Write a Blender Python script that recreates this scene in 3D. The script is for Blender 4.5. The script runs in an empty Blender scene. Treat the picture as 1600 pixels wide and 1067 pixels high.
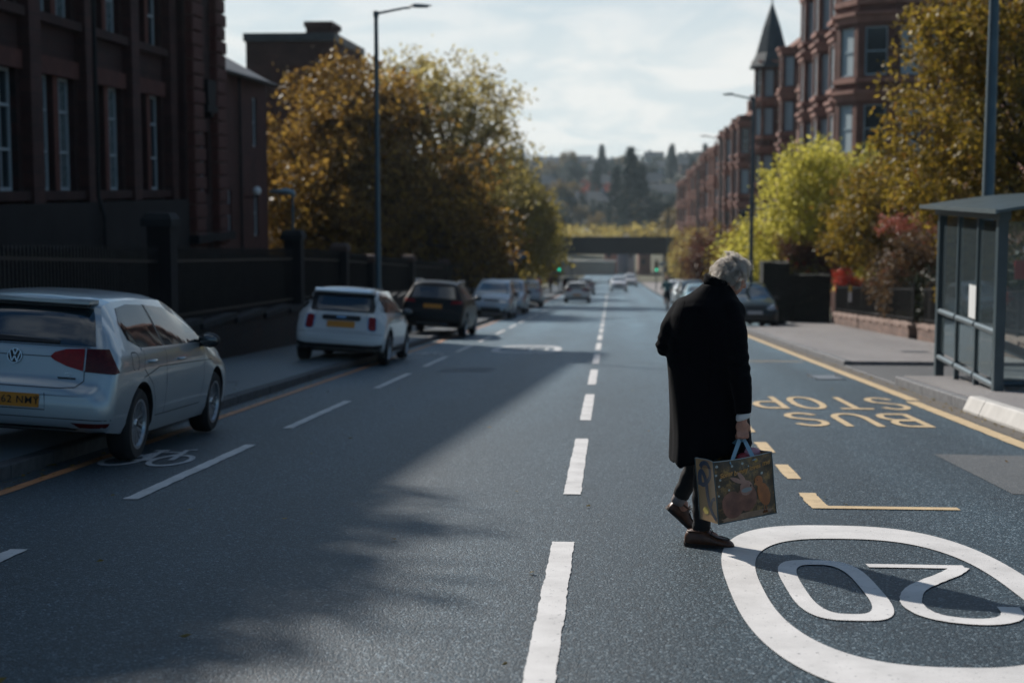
import bpy, bmesh, math, random
import numpy as np
from mathutils import Vector, Matrix, noise
from mathutils.bvhtree import BVHTree
from mathutils.geometry import delaunay_2d_cdt
R = math.radians
scene = bpy.context.scene
col = scene.collection
rnd = random.Random(7)
nrng = np.random.default_rng(7)

# ---------------------------------------------------------------- camera
G = 0.0639                                   # the street falls away from the camera
cam_d = bpy.data.cameras.new('camera')
cam = bpy.data.objects.new('camera', cam_d); col.objects.link(cam)
cam_d.sensor_width = 36.0; cam_d.lens = 53.17
cam_d.clip_start = 0.1; cam_d.clip_end = 9000
cam.location = (0, 0, 1.573)
cam.rotation_euler = (R(90 - 5.88), 0, R(3.71))
cam_d.dof.use_dof = True; cam_d.dof.focus_distance = 8.95; cam_d.dof.aperture_fstop = 1.9
scene.camera = cam

# ---------------------------------------------------------------- sky, sun, exposure
SUN_EL, SHX, SHY = 35.0, 0.60, -0.80           # shadow direction on the ground
scene.view_settings.view_transform = 'Standard'; scene.view_settings.look = 'None'
scene.view_settings.exposure = EXPO = 0.24; scene.view_settings.gamma = 1.0
scene.view_settings.use_curve_mapping = False
to_sun = Vector((-SHX*math.cos(R(SUN_EL)), -SHY*math.cos(R(SUN_EL)), math.sin(R(SUN_EL))))
sun_d = bpy.data.lights.new('sun', 'SUN'); sun = bpy.data.objects.new('sun', sun_d); col.objects.link(sun)
sun.rotation_euler = to_sun.to_track_quat('Z', 'Y').to_euler()
sun_d.energy = 5.0; sun_d.angle = R(0.8); sun_d.color = (1.0, 0.935, 0.86)
world = bpy.data.worlds.new('World'); scene.world = world; world.use_nodes = True
wn = world.node_tree.nodes; wl = world.node_tree.links; wn.clear()
def wnode(t, **k):
    n = wn.new(t)
    for a, b in k.items(): setattr(n, a, b)
    return n
sky = wnode('ShaderNodeTexSky', sky_type='NISHITA', sun_disc=False, sun_elevation=R(SUN_EL),
            sun_rotation=math.atan2(to_sun.x, to_sun.y), air_density=1.0, dust_density=0.6, ozone_density=1.2)
tc = wnode('ShaderNodeTexCoord'); sep = wnode('ShaderNodeSeparateXYZ'); wl.new(tc.outputs['Generated'], sep.inputs[0])
zz = wnode('ShaderNodeMath', operation='MAXIMUM'); wl.new(sep.outputs[2], zz.inputs[0]); zz.inputs[1].default_value = 0.0
za = wnode('ShaderNodeMath', operation='ADD'); wl.new(zz.outputs[0], za.inputs[0]); za.inputs[1].default_value = 0.22
dx = wnode('ShaderNodeMath', operation='DIVIDE'); wl.new(sep.outputs[0], dx.inputs[0]); wl.new(za.outputs[0], dx.inputs[1])
dy = wnode('ShaderNodeMath', operation='DIVIDE'); wl.new(sep.outputs[1], dy.inputs[0]); wl.new(za.outputs[0], dy.inputs[1])
cb = wnode('ShaderNodeCombineXYZ'); wl.new(dx.outputs[0], cb.inputs[0]); wl.new(dy.outputs[0], cb.inputs[1])
n1 = wnode('ShaderNodeTexNoise'); n1.inputs['Scale'].default_value = 2.1; n1.inputs['Detail'].default_value = 9; n1.inputs['Roughness'].default_value = 0.56; n1.inputs['Distortion'].default_value = 0.35
wl.new(cb.outputs[0], n1.inputs['Vector'])
r1 = wnode('ShaderNodeValToRGB'); r1.color_ramp.elements[0].position = 0.47; r1.color_ramp.elements[1].position = 0.68
wl.new(n1.outputs[0], r1.inputs[0])
# clouds thin out overhead and close up towards the horizon, as in the sky in view
hz = wnode('ShaderNodeMapRange'); wl.new(sep.outputs[2], hz.inputs[0])
hz.inputs[1].default_value = 0.08; hz.inputs[2].default_value = 0.32; hz.inputs[3].default_value = 0.93; hz.inputs[4].default_value = 0.0
ma = wnode('ShaderNodeMath', operation='MAXIMUM'); mm = wnode('ShaderNodeMath', operation='MULTIPLY'); mm.inputs[1].default_value = 0.88
wl.new(r1.outputs[0], mm.inputs[0]); wl.new(mm.outputs[0], ma.inputs[0]); wl.new(hz.outputs[0], ma.inputs[1])
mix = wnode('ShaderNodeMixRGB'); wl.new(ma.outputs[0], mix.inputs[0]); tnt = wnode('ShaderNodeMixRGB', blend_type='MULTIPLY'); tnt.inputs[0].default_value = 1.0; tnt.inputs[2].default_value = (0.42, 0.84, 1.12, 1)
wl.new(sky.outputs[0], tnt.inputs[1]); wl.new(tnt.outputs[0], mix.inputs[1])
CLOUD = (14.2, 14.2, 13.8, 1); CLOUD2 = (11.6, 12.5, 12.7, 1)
n2 = wnode('ShaderNodeTexNoise'); n2.inputs['Scale'].default_value = 3.4; n2.inputs['Detail'].default_value = 8; n2.inputs['Roughness'].default_value = 0.55; n2.inputs['Distortion'].default_value = 0.6
wl.new(cb.outputs[0], n2.inputs['Vector']); r2 = wnode('ShaderNodeValToRGB'); r2.color_ramp.elements[0].position = 0.42; r2.color_ramp.elements[0].color = CLOUD2; r2.color_ramp.elements[1].position = 0.58; r2.color_ramp.elements[1].color = CLOUD
wl.new(n2.outputs[0], r2.inputs[0]); # sky and clouds are brightest on the sun's side and dull away from it
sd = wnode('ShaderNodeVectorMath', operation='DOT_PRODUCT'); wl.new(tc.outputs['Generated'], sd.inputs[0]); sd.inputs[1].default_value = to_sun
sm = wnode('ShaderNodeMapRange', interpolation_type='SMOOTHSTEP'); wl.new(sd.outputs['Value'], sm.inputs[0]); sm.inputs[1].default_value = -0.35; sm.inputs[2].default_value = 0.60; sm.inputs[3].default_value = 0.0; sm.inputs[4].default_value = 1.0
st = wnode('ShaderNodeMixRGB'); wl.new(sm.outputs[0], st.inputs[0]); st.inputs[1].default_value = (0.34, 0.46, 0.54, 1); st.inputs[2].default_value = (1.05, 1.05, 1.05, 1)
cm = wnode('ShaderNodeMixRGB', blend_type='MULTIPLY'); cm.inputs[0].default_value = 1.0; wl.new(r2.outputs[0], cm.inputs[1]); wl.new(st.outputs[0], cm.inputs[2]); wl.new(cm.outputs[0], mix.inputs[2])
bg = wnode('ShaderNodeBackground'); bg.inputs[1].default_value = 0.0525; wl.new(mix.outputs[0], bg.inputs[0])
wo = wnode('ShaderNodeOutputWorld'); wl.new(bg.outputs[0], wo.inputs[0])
scene.cycles.use_denoising = True
scene.cycles.max_bounces = 6; scene.cycles.diffuse_bounces = 2; scene.cycles.glossy_bounces = 3
scene.cycles.transmission_bounces = 6; scene.cycles.transparent_max_bounces = 12
scene.cycles.caustics_reflective = False; scene.cycles.caustics_refractive = False

# ---------------------------------------------------------------- helpers
def zr(y):                                    # height of the street surface
    return -G*y + (4.5e-5*(min(y, 330)-35)**2 if y > 35 else 0)
ORG = {}
def thing(name, label, cat, loc=(0, 0, 0), group=None, local=False, rz=0):
    o = bpy.data.objects.new(name, None); col.objects.link(o)
    o.empty_display_size = 0.2
    o.location = loc; o.rotation_euler = (0, 0, rz)
    ORG[o.name] = Vector((0, 0, 0)) if local else Vector(loc)
    o['label'] = label; o['category'] = cat
    if group: o['group'] = group
    return o
def tag(o, label=None, cat=None, group=None, kind=None):
    for k, v in (('label', label), ('category', cat), ('group', group), ('kind', kind)):
        if v: o[k] = v
    return o
def link_mesh(name, me, parent=None, loc=(0, 0, 0), rot=(0, 0, 0), scale=(1, 1, 1)):
    o = bpy.data.objects.new(name, me); col.objects.link(o)
    o.location = loc; o.rotation_euler = rot; o.scale = scale
    if parent is not None:
        o.parent = parent
        ORG[o.name] = ORG.get(parent.name, Vector((0, 0, 0)))
    else: ORG[o.name] = Vector(loc)
    return o
class MB:
    def __init__(s): s.v = []; s.f = []; s.m = []; s.mi = 0
    def add(s, vs, fs):
        n = len(s.v); s.v.extend([tuple(v) for v in vs]); s.f.extend([tuple(i+n for i in f) for f in fs]); s.m.extend([s.mi]*len(fs)); return s
    def box(s, x0, x1, y0, y1, z0, z1, M=None):
        vs = [Vector((x, y, z)) for x in (x0, x1) for y in (y0, y1) for z in (z0, z1)]
        if M is not None: vs = [M @ v for v in vs]
        return s.add(vs, [(0, 1, 3, 2), (4, 6, 7, 5), (0, 4, 5, 1), (2, 3, 7, 6), (0, 2, 6, 4), (1, 5, 7, 3)])
    def quad(s, a, b, c, d): return s.add([a, b, c, d], [(0, 1, 2, 3)])
    def tube(s, pts, rad, n=8, caps=True):
        pts = [Vector(p) for p in pts]
        if not hasattr(rad, '__len__'): rad = [rad]*len(pts)
        vs = []; fs = []; up = None
        for i, p in enumerate(pts):
            d = (pts[min(i+1, len(pts)-1)]-pts[max(i-1, 0)]).normalized()
            if up is None:
                a = Vector((0, 0, 1)) if abs(d.z) < .9 else Vector((1, 0, 0)); u = d.cross(a).normalized()
            else: u = (up - d*up.dot(d)).normalized()
            up = u; w = d.cross(u)
            for k in range(n):
                t = 2*math.pi*k/n; vs.append(p+(u*math.cos(t)+w*math.sin(t))*rad[i])
        for i in range(len(pts)-1):
            for k in range(n):
                a = i*n+k; b = i*n+(k+1) % n; fs.append((a, b, b+n, a+n))
        if caps: fs.append(tuple(range(n-1, -1, -1))); fs.append(tuple(range((len(pts)-1)*n, len(pts)*n)))
        return s.add(vs, fs)
    def lathe(s, prof, n=24, M=None):                 # prof: (r, z)
        vs = []; fs = []
        for r, z in prof:
            for k in range(n):
                t = 2*math.pi*k/n; vs.append(Vector((r*math.cos(t), r*math.sin(t), z)))
        for i in range(len(prof)-1):
            for k in range(n):
                a = i*n+k; b = i*n+(k+1) % n; fs.append((a, b, b+n, a+n))
        if M is not None: vs = [M @ v for v in vs]
        return s.add(vs, fs)
    def ball(s, c, r, n=12, m=8, M=None):             # ellipsoid
        c = Vector(c); r = Vector(r) if hasattr(r, '__len__') else Vector((r, r, r)); vs = []; fs = []
        vs.append(Vector((0, 0, -r.z)))
        for i in range(1, m):
            a = -math.pi/2+math.pi*i/m
            for k in range(n):
                t = 2*math.pi*k/n; vs.append(Vector((r.x*math.cos(a)*math.cos(t), r.y*math.cos(a)*math.sin(t), r.z*math.sin(a))))
        vs.append(Vector((0, 0, r.z)))
        for k in range(n): fs.append((0, 1+(k+1) % n, 1+k))
        for i in range(m-2):
            for k in range(n):
                a = 1+i*n+k; b = 1+i*n+(k+1) % n; fs.append((a, b, b+n, a+n))
        L = len(vs)-1; b0 = 1+(m-2)*n
        for k in range(n): fs.append((L, b0+k, b0+(k+1) % n))
        if M is not None: vs = [M @ v for v in vs]
        return s.add([v+c for v in vs], fs)
    def mesh(s, name, mats, smooth=False, angle=None, off=None, fixn=False):
        me = bpy.data.meshes.new(name)
        vs = s.v if off is None else [(v[0]-off[0], v[1]-off[1], v[2]-off[2]) for v in s.v]
        me.from_pydata(vs, [], s.f)
        for m in (mats if isinstance(mats, (list, tuple)) else [mats]): me.materials.append(m)
        if max(s.m or [0]) > 0: me.polygons.foreach_set('material_index', s.m)
        if fixn:
            b = bmesh.new(); b.from_mesh(me); bmesh.ops.recalc_face_normals(b, faces=b.faces); b.to_mesh(me); b.free()
        if smooth or angle:
            me.polygons.foreach_set('use_smooth', [True]*len(me.polygons))
            if angle: me.set_sharp_from_angle(angle=R(angle))
        me.update(); return me
    def build(s, name, mats, parent=None, smooth=False, angle=None, fixn=False, loc=None):
        off = ORG.get(parent.name, Vector((0, 0, 0))) if parent is not None else (Vector(loc) if loc else Vector((0, 0, 0)))
        return link_mesh(name, s.mesh(name, mats, smooth, angle, off, fixn), parent, loc=(loc if (loc and parent is None) else (0, 0, 0)))
def copy_tree(o, parent=None):
    c = o.copy(); col.objects.link(c); c.parent = parent
    for ch in list(o.children): copy_tree(ch, c)
    return c
def structure(o): o['kind'] = 'structure'; return o

# ---------------------------------------------------------------- materials
MATS = {}
def mat(name, color=(.5, .5, .5), rough=.6, metal=0., spec=.5, var=None, bump=None, emit=None, coat=0., wear=None, trans=0., brick=None, coords='Object'):
    """var=(scale, amount[, colour2]) mottles the colour, bump=(scale, strength, distance), brick=(w, h, mortar colour)"""
    if name in MATS: return MATS[name]
    m = bpy.data.materials.new(name); m.use_nodes = True; nt = m.node_tree; N = nt.nodes; L = nt.links
    b = N['Principled BSDF']; b.inputs['Base Color'].default_value = (*color, 1); b.inputs['Roughness'].default_value = rough
    b.inputs['Metallic'].default_value = metal; b.inputs['Specular IOR Level'].default_value = spec
    b.inputs['Coat Weight'].default_value = coat; b.inputs['Coat Roughness'].default_value = .04
    if trans: b.inputs['Transmission Weight'].default_value = trans
    tcn = N.new('ShaderNodeTexCoord'); src = tcn.outputs[coords]; cur = None
    def mixc(fac, c1, c2, mode='MIX'):
        x = N.new('ShaderNodeMixRGB'); x.blend_type = mode
        for i, v in ((0, fac), (1, c1), (2, c2)):
            if hasattr(v, 'is_linked') or hasattr(v, 'links'): L.new(v, x.inputs[i])
            elif i == 0: x.inputs[0].default_value = v
            else: x.inputs[i].default_value = (*v, 1)
        return x.outputs[0]
    cur = color; hb = None
    if brick:
        bt = N.new('ShaderNodeTexBrick'); mp = N.new('ShaderNodeMapping'); L.new(src, mp.inputs[0])
        mp.inputs['Rotation'].default_value = brick[3] if len(brick) > 3 else (0, R(-90), R(-90))
        L.new(mp.outputs[0], bt.inputs[0]); bt.inputs['Scale'].default_value = 1.0
        bt.inputs['Brick Width'].default_value = brick[0]; bt.inputs['Row Height'].default_value = brick[1]; bt.inputs['Mortar Size'].default_value = .012
        bt.inputs['Mortar Smooth'].default_value = .3
        bt.inputs['Color1'].default_value = (*color, 1); bt.inputs['Color2'].default_value = (*[c*.72 for c in color], 1); bt.inputs['Mortar'].default_value = (*brick[2], 1)
        cur = bt.outputs[0]; hb = bt.outputs[1]
    if var:
        c2 = var[2] if len(var) > 2 else tuple(c*(1-var[1]) for c in color)
        nz = N.new('ShaderNodeTexNoise'); nz.inputs['Scale'].default_value = var[0]; nz.inputs['Detail'].default_value = 6; nz.inputs['Roughness'].default_value = .62
        L.new(src, nz.inputs['Vector'])
        rp = N.new('ShaderNodeValToRGB'); rp.color_ramp.elements[0].position = .36; rp.color_ramp.elements[1].position = .66
        L.new(nz.outputs[0], rp.inputs[0])
        if len(var) > 2: 
            ml = N.new('ShaderNodeMath'); ml.operation = 'MULTIPLY'; ml.inputs[1].default_value = var[1]; L.new(rp.outputs[0], ml.inputs[0])
            cur = mixc(ml.outputs[0], cur, c2)
        else:
            g = N.new('ShaderNodeMixRGB'); g.inputs[1].default_value = (1, 1, 1, 1); g.inputs[2].default_value = (1-var[1],)*3+(1,); L.new(rp.outputs[0], g.inputs[0])
            cur = mixc(1.0, cur, g.outputs[0], 'MULTIPLY')
        r2 = N.new('ShaderNodeMapRange'); r2.inputs[3].default_value = max(.02, rough-.07*min(1, rough*2)); r2.inputs[4].default_value = min(1, rough+.08)
        L.new(nz.outputs[0], r2.inputs[0]); L.new(r2.outputs[0], b.inputs['Roughness'])
    if wear:                                    # (scale, threshold, colour) worn-away flecks
        wz = N.new('ShaderNodeTexNoise'); wz.inputs['Scale'].default_value = wear[0]; wz.inputs['Detail'].default_value = 8; wz.inputs['Roughness'].default_value = .72
        L.new(src, wz.inputs['Vector']); wr = N.new('ShaderNodeValToRGB'); wr.color_ramp.elements[0].position = wear[1]; wr.color_ramp.elements[1].position = wear[1]+.05
        L.new(wz.outputs[0], wr.inputs[0]); cur = mixc(wr.outputs[0], cur, wear[2])
    if hasattr(cur, 'links'): L.new(cur, b.inputs['Base Color'])
    if bump:
        bz = N.new('ShaderNodeTexNoise'); bz.inputs['Scale'].default_value = bump[0]; bz.inputs['Detail'].default_value = 5; L.new(src, bz.inputs['Vector'])
        bp = N.new('ShaderNodeBump'); bp.inputs['Strength'].default_value = bump[1]; bp.inputs['Distance'].default_value = bump[2]
        L.new(bz.outputs[0], bp.inputs['Height']); L.new(bp.outputs[0], b.inputs['Normal'])
        if hb is not None:
            b2 = N.new('ShaderNodeBump'); b2.invert = True; b2.inputs['Strength'].default_value = .8; b2.inputs['Distance'].default_value = .012
            L.new(hb, b2.inputs['Height']); L.new(bp.outputs[0], b2.inputs['Normal']); L.new(b2.outputs[0], b.inputs['Normal'])
    if emit: b.inputs['Emission Color'].default_value = (*emit[0], 1); b.inputs['Emission Strength'].default_value = emit[1]
    MATS[name] = m; return m
def leafmat(name, cols, transl=.45, rough=.55):
    m = bpy.data.materials.new(name); m.use_nodes = True; nt = m.node_tree; N = nt.nodes; L = nt.links; N.clear()
    out = N.new('ShaderNodeOutputMaterial'); d = N.new('ShaderNodeBsdfPrincipled'); t = N.new('ShaderNodeBsdfTranslucent'); x = N.new('ShaderNodeMixShader')
    g = N.new('ShaderNodeNewGeometry'); rp = N.new('ShaderNodeValToRGB'); L.new(g.outputs['Random Per Island'], rp.inputs[0])
    e = rp.color_ramp.elements
    for i, c in enumerate(cols):
        p = i/(len(cols)-1)
        el = e[i] if i < 2 else e.new(p)
        el.position = p; el.color = (*c, 1)
    e = rp.color_ramp.elements
    for i, c in enumerate(cols): e[i].position = i/(len(cols)-1); e[i].color = (*c, 1)
    L.new(rp.outputs[0], d.inputs['Base Color']); d.inputs['Roughness'].default_value = rough; d.inputs['Specular IOR Level'].default_value = .35
    L.new(rp.outputs[0], t.inputs[0]); x.inputs[0].default_value = transl
    L.new(d.outputs[0], x.inputs[1]); L.new(t.outputs[0], x.inputs[2]); L.new(x.outputs[0], out.inputs[0]); return m
def asphalt(name, base, dark, speck, sc=1.0, rg=.62, sp=.5, sheen=.25, far=None):
    m = bpy.data.materials.new(name); m.use_nodes = True; nt = m.node_tree; N = nt.nodes; L = nt.links; b = N['Principled BSDF']
    tcn = N.new('ShaderNodeTexCoord'); s = tcn.outputs['Object']
    vo = N.new('ShaderNodeTexVoronoi'); vo.inputs['Scale'].default_value = 105*sc; L.new(s, vo.inputs['Vector'])
    nz = N.new('ShaderNodeTexNoise'); nz.inputs['Scale'].default_value = 85*sc; nz.inputs['Detail'].default_value = 4; L.new(s, nz.inputs['Vector'])
    big = N.new('ShaderNodeTexNoise'); big.inputs['Scale'].default_value = .55; big.inputs['Detail'].default_value = 7; big.inputs['Roughness'].default_value = .65
    mp = N.new('ShaderNodeMapping'); mp.inputs['Scale'].default_value = (1.6, .25, 1); L.new(s, mp.inputs[0]); L.new(mp.outputs[0], big.inputs['Vector'])
    sepc = N.new('ShaderNodeSeparateColor'); L.new(vo.outputs['Color'], sepc.inputs[0])
    r = N.new('ShaderNodeValToRGB'); e = r.color_ramp.elements; e[0].position = 0; e[0].color = (*dark, 1); e[1].position = 1; e[1].color = (*speck, 1)
    k = e.new(.55); k.color = (*base, 1); k = e.new(.86); k.color = (*[c*1.35 for c in base], 1)
    L.new(sepc.outputs[0], r.inputs[0])
    mr = N.new('ShaderNodeMapRange'); mr.inputs[1].default_value = .3; mr.inputs[2].default_value = .72; mr.inputs[3].default_value = .74; mr.inputs[4].default_value = 1.22; L.new(big.outputs[0], mr.inputs[0])
    mu = N.new('ShaderNodeMixRGB'); mu.blend_type = 'MULTIPLY'; mu.inputs[0].default_value = 1; L.new(r.outputs[0], mu.inputs[1]); L.new(mr.outputs[0], mu.inputs[2])
    cfin = mu.outputs[0]
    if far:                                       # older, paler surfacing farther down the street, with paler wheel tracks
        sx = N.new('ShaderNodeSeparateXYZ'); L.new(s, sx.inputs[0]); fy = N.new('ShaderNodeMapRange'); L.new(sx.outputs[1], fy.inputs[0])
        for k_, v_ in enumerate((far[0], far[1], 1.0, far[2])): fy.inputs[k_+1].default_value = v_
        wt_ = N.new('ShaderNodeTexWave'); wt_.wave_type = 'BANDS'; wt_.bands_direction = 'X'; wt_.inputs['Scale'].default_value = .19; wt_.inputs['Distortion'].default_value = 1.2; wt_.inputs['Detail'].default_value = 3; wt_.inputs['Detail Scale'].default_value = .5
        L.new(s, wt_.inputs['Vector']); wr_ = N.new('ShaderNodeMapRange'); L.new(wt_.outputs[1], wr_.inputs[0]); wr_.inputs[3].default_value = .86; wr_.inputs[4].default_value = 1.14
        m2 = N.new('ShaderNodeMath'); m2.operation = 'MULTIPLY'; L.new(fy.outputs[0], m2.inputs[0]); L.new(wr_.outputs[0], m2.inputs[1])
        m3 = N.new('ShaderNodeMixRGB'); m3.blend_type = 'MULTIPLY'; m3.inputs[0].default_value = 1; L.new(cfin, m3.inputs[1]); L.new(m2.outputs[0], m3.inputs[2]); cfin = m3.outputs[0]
        # oil spots
        oz = N.new('ShaderNodeTexNoise'); oz.inputs['Scale'].default_value = 3.2; oz.inputs['Detail'].default_value = 3; L.new(s, oz.inputs['Vector']); orp = N.new('ShaderNodeValToRGB'); orp.color_ramp.elements[0].position = .66; orp.color_ramp.elements[0].color = (1, 1, 1, 1); orp.color_ramp.elements[1].position = .74; orp.color_ramp.elements[1].color = (.62, .62, .64, 1)
        L.new(oz.outputs[0], orp.inputs[0]); m4 = N.new('ShaderNodeMixRGB'); m4.blend_type = 'MULTIPLY'; m4.inputs[0].default_value = 1; L.new(cfin, m4.inputs[1]); L.new(orp.outputs[0], m4.inputs[2]); cfin = m4.outputs[0]
    L.new(cfin, b.inputs['Base Color'])
    b.inputs['Roughness'].default_value = rg; b.inputs['Specular IOR Level'].default_value = sp
    b.inputs['Sheen Weight'].default_value = sheen; b.inputs['Sheen Roughness'].default_value = .35; b.inputs['Sheen Tint'].default_value = (.85, .93, 1, 1)
    ad = N.new('ShaderNodeMath'); ad.operation = 'ADD'; L.new(vo.outputs['Distance'], ad.inputs[0]); L.new(nz.outputs[0], ad.inputs[1])
    bp = N.new('ShaderNodeBump'); bp.invert = True; bp.inputs['Strength'].default_value = .7; bp.inputs['Distance'].default_value = .0045/sc; L.new(ad.outputs[0], bp.inputs['Height']); L.new(bp.outputs[0], b.inputs['Normal'])
    return m
def glassmat(name, color=(.55, .7, .72), alpha=.16, rough=.03):
    m = bpy.data.materials.new(name); m.use_nodes = True; nt = m.node_tree; N = nt.nodes; L = nt.links; N.clear()
    out = N.new('ShaderNodeOutputMaterial'); tr = N.new('ShaderNodeBsdfTransparent'); tr.inputs[0].default_value = (.84, .92, .93, 1)
    g = N.new('ShaderNodeBsdfGlossy'); g.inputs['Roughness'].default_value = rough; g.inputs[0].default_value = (.95, 1, 1, 1)
    d = N.new('ShaderNodeBsdfDiffuse'); d.inputs[0].default_value = (*color, 1); fr = N.new('ShaderNodeFresnel'); fr.inputs[0].default_value = 1.5
    x1 = N.new('ShaderNodeMixShader'); x1.inputs[0].default_value = alpha; L.new(tr.outputs[0], x1.inputs[1]); L.new(d.outputs[0], x1.inputs[2])
    x2 = N.new('ShaderNodeMixShader'); L.new(fr.outputs[0], x2.inputs[0]); L.new(x1.outputs[0], x2.inputs[1]); L.new(g.outputs[0], x2.inputs[2]); L.new(x2.outputs[0], out.inputs[0])
    return m
# ================================================================ THE SETTING
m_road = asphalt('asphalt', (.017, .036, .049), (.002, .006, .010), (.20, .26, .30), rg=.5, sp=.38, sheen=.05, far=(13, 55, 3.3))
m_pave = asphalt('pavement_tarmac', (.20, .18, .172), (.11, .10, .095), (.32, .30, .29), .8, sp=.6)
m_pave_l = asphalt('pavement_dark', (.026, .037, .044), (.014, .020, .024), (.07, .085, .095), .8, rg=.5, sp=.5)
m_soil = mat('soil_grass', (.055, .058, .026), .95, var=(.3, .5, (.075, .06, .035)), bump=(8, .6, .05))
m_white = mat('white_paint', (.63, .62, .61), .55, var=(2.5, .26), wear=(34, .61, (.10, .11, .12)), bump=(140, .35, .003))
m_whitew = mat('white_paint_worn', (.55, .56, .57), .6, var=(4, .22), wear=(30, .575, (.09, .10, .11)), bump=(140, .35, .003))
m_yel = mat('yellow_paint', (.56, .42, .24), .6, var=(6, .22), wear=(26, .62, (.12, .11, .10)), bump=(140, .35, .003))
m_yelo = mat('orange_yellow_paint', (.50, .22, .09), .6, var=(6, .25), wear=(26, .61, (.10, .09, .09)), bump=(140, .35, .003))
m_kerb = mat('granite_kerb', (.155, .16, .17), .75, var=(9, .4), bump=(60, .4, .004))
m_kerbn = mat('concrete_kerb', (.47, .46, .44), .7, var=(3, .18), bump=(90, .2, .002))
ORD = 'first second third fourth fifth sixth seventh eighth ninth tenth eleventh twelfth thirteenth fourteenth fifteenth sixteenth seventeenth eighteenth nineteenth twentieth'.split()+['twenty '+q for q in 'first second third fourth fifth sixth seventh eighth ninth'.split()]+['thirtieth']+['thirty '+q for q in 'first second third fourth fifth sixth seventh eighth ninth'.split()]
# ---- terrain: one sheet to the horizon
def sstep(t): t = max(0, min(1, t)); return t*t*(3-2*t)
def terr(x, y):
    z = zr(min(y, 330)) if y > -60 else zr(-60)
    if abs(x) > 8.0: z += .30*sstep((abs(x)-8.0)/3)*(1 if y < 215 else 0)
    if y > 300:
        z += 23*sstep((y-300)/620) + 3.5*sstep((y-300)/400)*math.sin(x*.006+.8) + 4*sstep((y-330)/500)*max(-1, min(1, x/200))
        z += 1.6*noise.noise(Vector((x*.01, y*.01, 3)))*sstep((y-320)/100)
    if y > 980: z -= (y-980)*.01
    corr = 1-sstep((abs(x)-9)/2)
    return z - .06*corr - (.0)
xs = sorted(set([-700, -600, -420, -300, -220, -160, -120, -90, -60, -45, -35, -28, -22, -18, -15, -13, -11, -9, -8.0, -6, -4, -2, 0, 2, 4, 6, 8.0, 9, 11, 13, 15, 18, 22, 28, 35, 45, 60, 90, 120, 160, 220, 300, 420, 600, 700]))
ys = [-60] + [i*5.0 for i in range(-8, 68)] + [345, 360, 380, 400, 430, 460, 500, 540, 580, 620, 680, 740, 800, 860, 920, 980, 1060, 1150]
mb = MB(); mb.add([(x, y, terr(x, y)) for y in ys for x in xs], [(j*len(xs)+i, j*len(xs)+i+1, (j+1)*len(xs)+i+1, (j+1)*len(xs)+i) for j in range(len(ys)-1) for i in range(len(xs)-1)])
structure(mb.build('ground', m_soil, smooth=True))
def yl(y0, y1, step=2.5):
    a = [y0]; k = math.floor(y0/step)+1
    while k*step < y1-1e-6: a.append(k*step); k += 1
    a.append(y1); return a
def ribbon(mb, x0, x1, y0, y1, dz, step=2.5):
    Y = yl(y0, y1, step); fx0 = x0 if callable(x0) else (lambda y: x0); fx1 = x1 if callable(x1) else (lambda y: x1)
    vs = []
    for y in Y: vs += [(fx0(y), y, zr(y)+dz), (fx1(y), y, zr(y)+dz)]
    mb.add(vs, [(2*i, 2*i+1, 2*i+3, 2*i+2) for i in range(len(Y)-1)]); return mb
KL, KR = -4.74, 4.44
def kr(y):                                    # right kerb, opening into a side street and parking bay
    return KR if y < 50 else KR + 2.1*(sstep((y-50)/5)-sstep((y-122)/6))
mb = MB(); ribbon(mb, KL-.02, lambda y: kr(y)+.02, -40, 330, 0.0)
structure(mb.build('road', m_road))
# side street
mb = MB(); n = 12
mb.add([(x, y, zr(y)+.012+.02*max(0, x-7)) for y in (57, 60, 64, 68, 72) for x in (6.45, 8, 12, 20, 45)], [(j*5+i, j*5+i+1, (j+1)*5+i+1, (j+1)*5+i) for j in range(4) for i in range(4)])
structure(mb.build('side_road', asphalt('side_asphalt', (.15, .14, .13), (.09, .085, .08), (.22, .21, .2))))
# pavements: slabs with real kerb height
def slab(x0, x1, y0, y1, h, m, name, bot=-.3):
    mb = MB(); Y = yl(y0, y1); f0 = x0 if callable(x0) else (lambda y: x0); f1 = x1 if callable(x1) else (lambda y: x1); vs = []
    for y in Y: vs += [(f0(y), y, zr(y)+bot), (f0(y), y, zr(y)+h), (f1(y), y, zr(y)+h), (f1(y), y, zr(y)+bot)]
    fs = []
    for i in range(len(Y)-1):
        a = 4*i; b = a+4; fs += [(a, a+1, b+1, b), (a+1, a+2, b+2, b+1), (a+2, a+3, b+3, b+2)]
    e = 4*(len(Y)-1); fs += [(0, 3, 2, 1), (e, e+1, e+2, e+3)]
    mb.add(vs, fs); return structure(mb.build(name, m, fixn=True))
KW = .14
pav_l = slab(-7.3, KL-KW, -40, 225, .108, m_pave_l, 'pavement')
pav_r1 = slab(KR+KW, 8.05, -40, 23.7, .148, m_pave, 'pavement')
drop = slab(KR+.01, 8.05, 23.7, 28.8, .035, asphalt('crossover', (.07, .066, .062), (.04, .04, .04), (.12, .11, .11)), 'vehicle_crossover')
pav_r2 = slab(lambda y: kr(y)+KW, 8.05, 28.8, 57, .108, m_pave, 'pavement')
pav_r3 = slab(lambda y: kr(y)+KW, 9.0, 72, 225, .108, m_pave, 'pavement')
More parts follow.
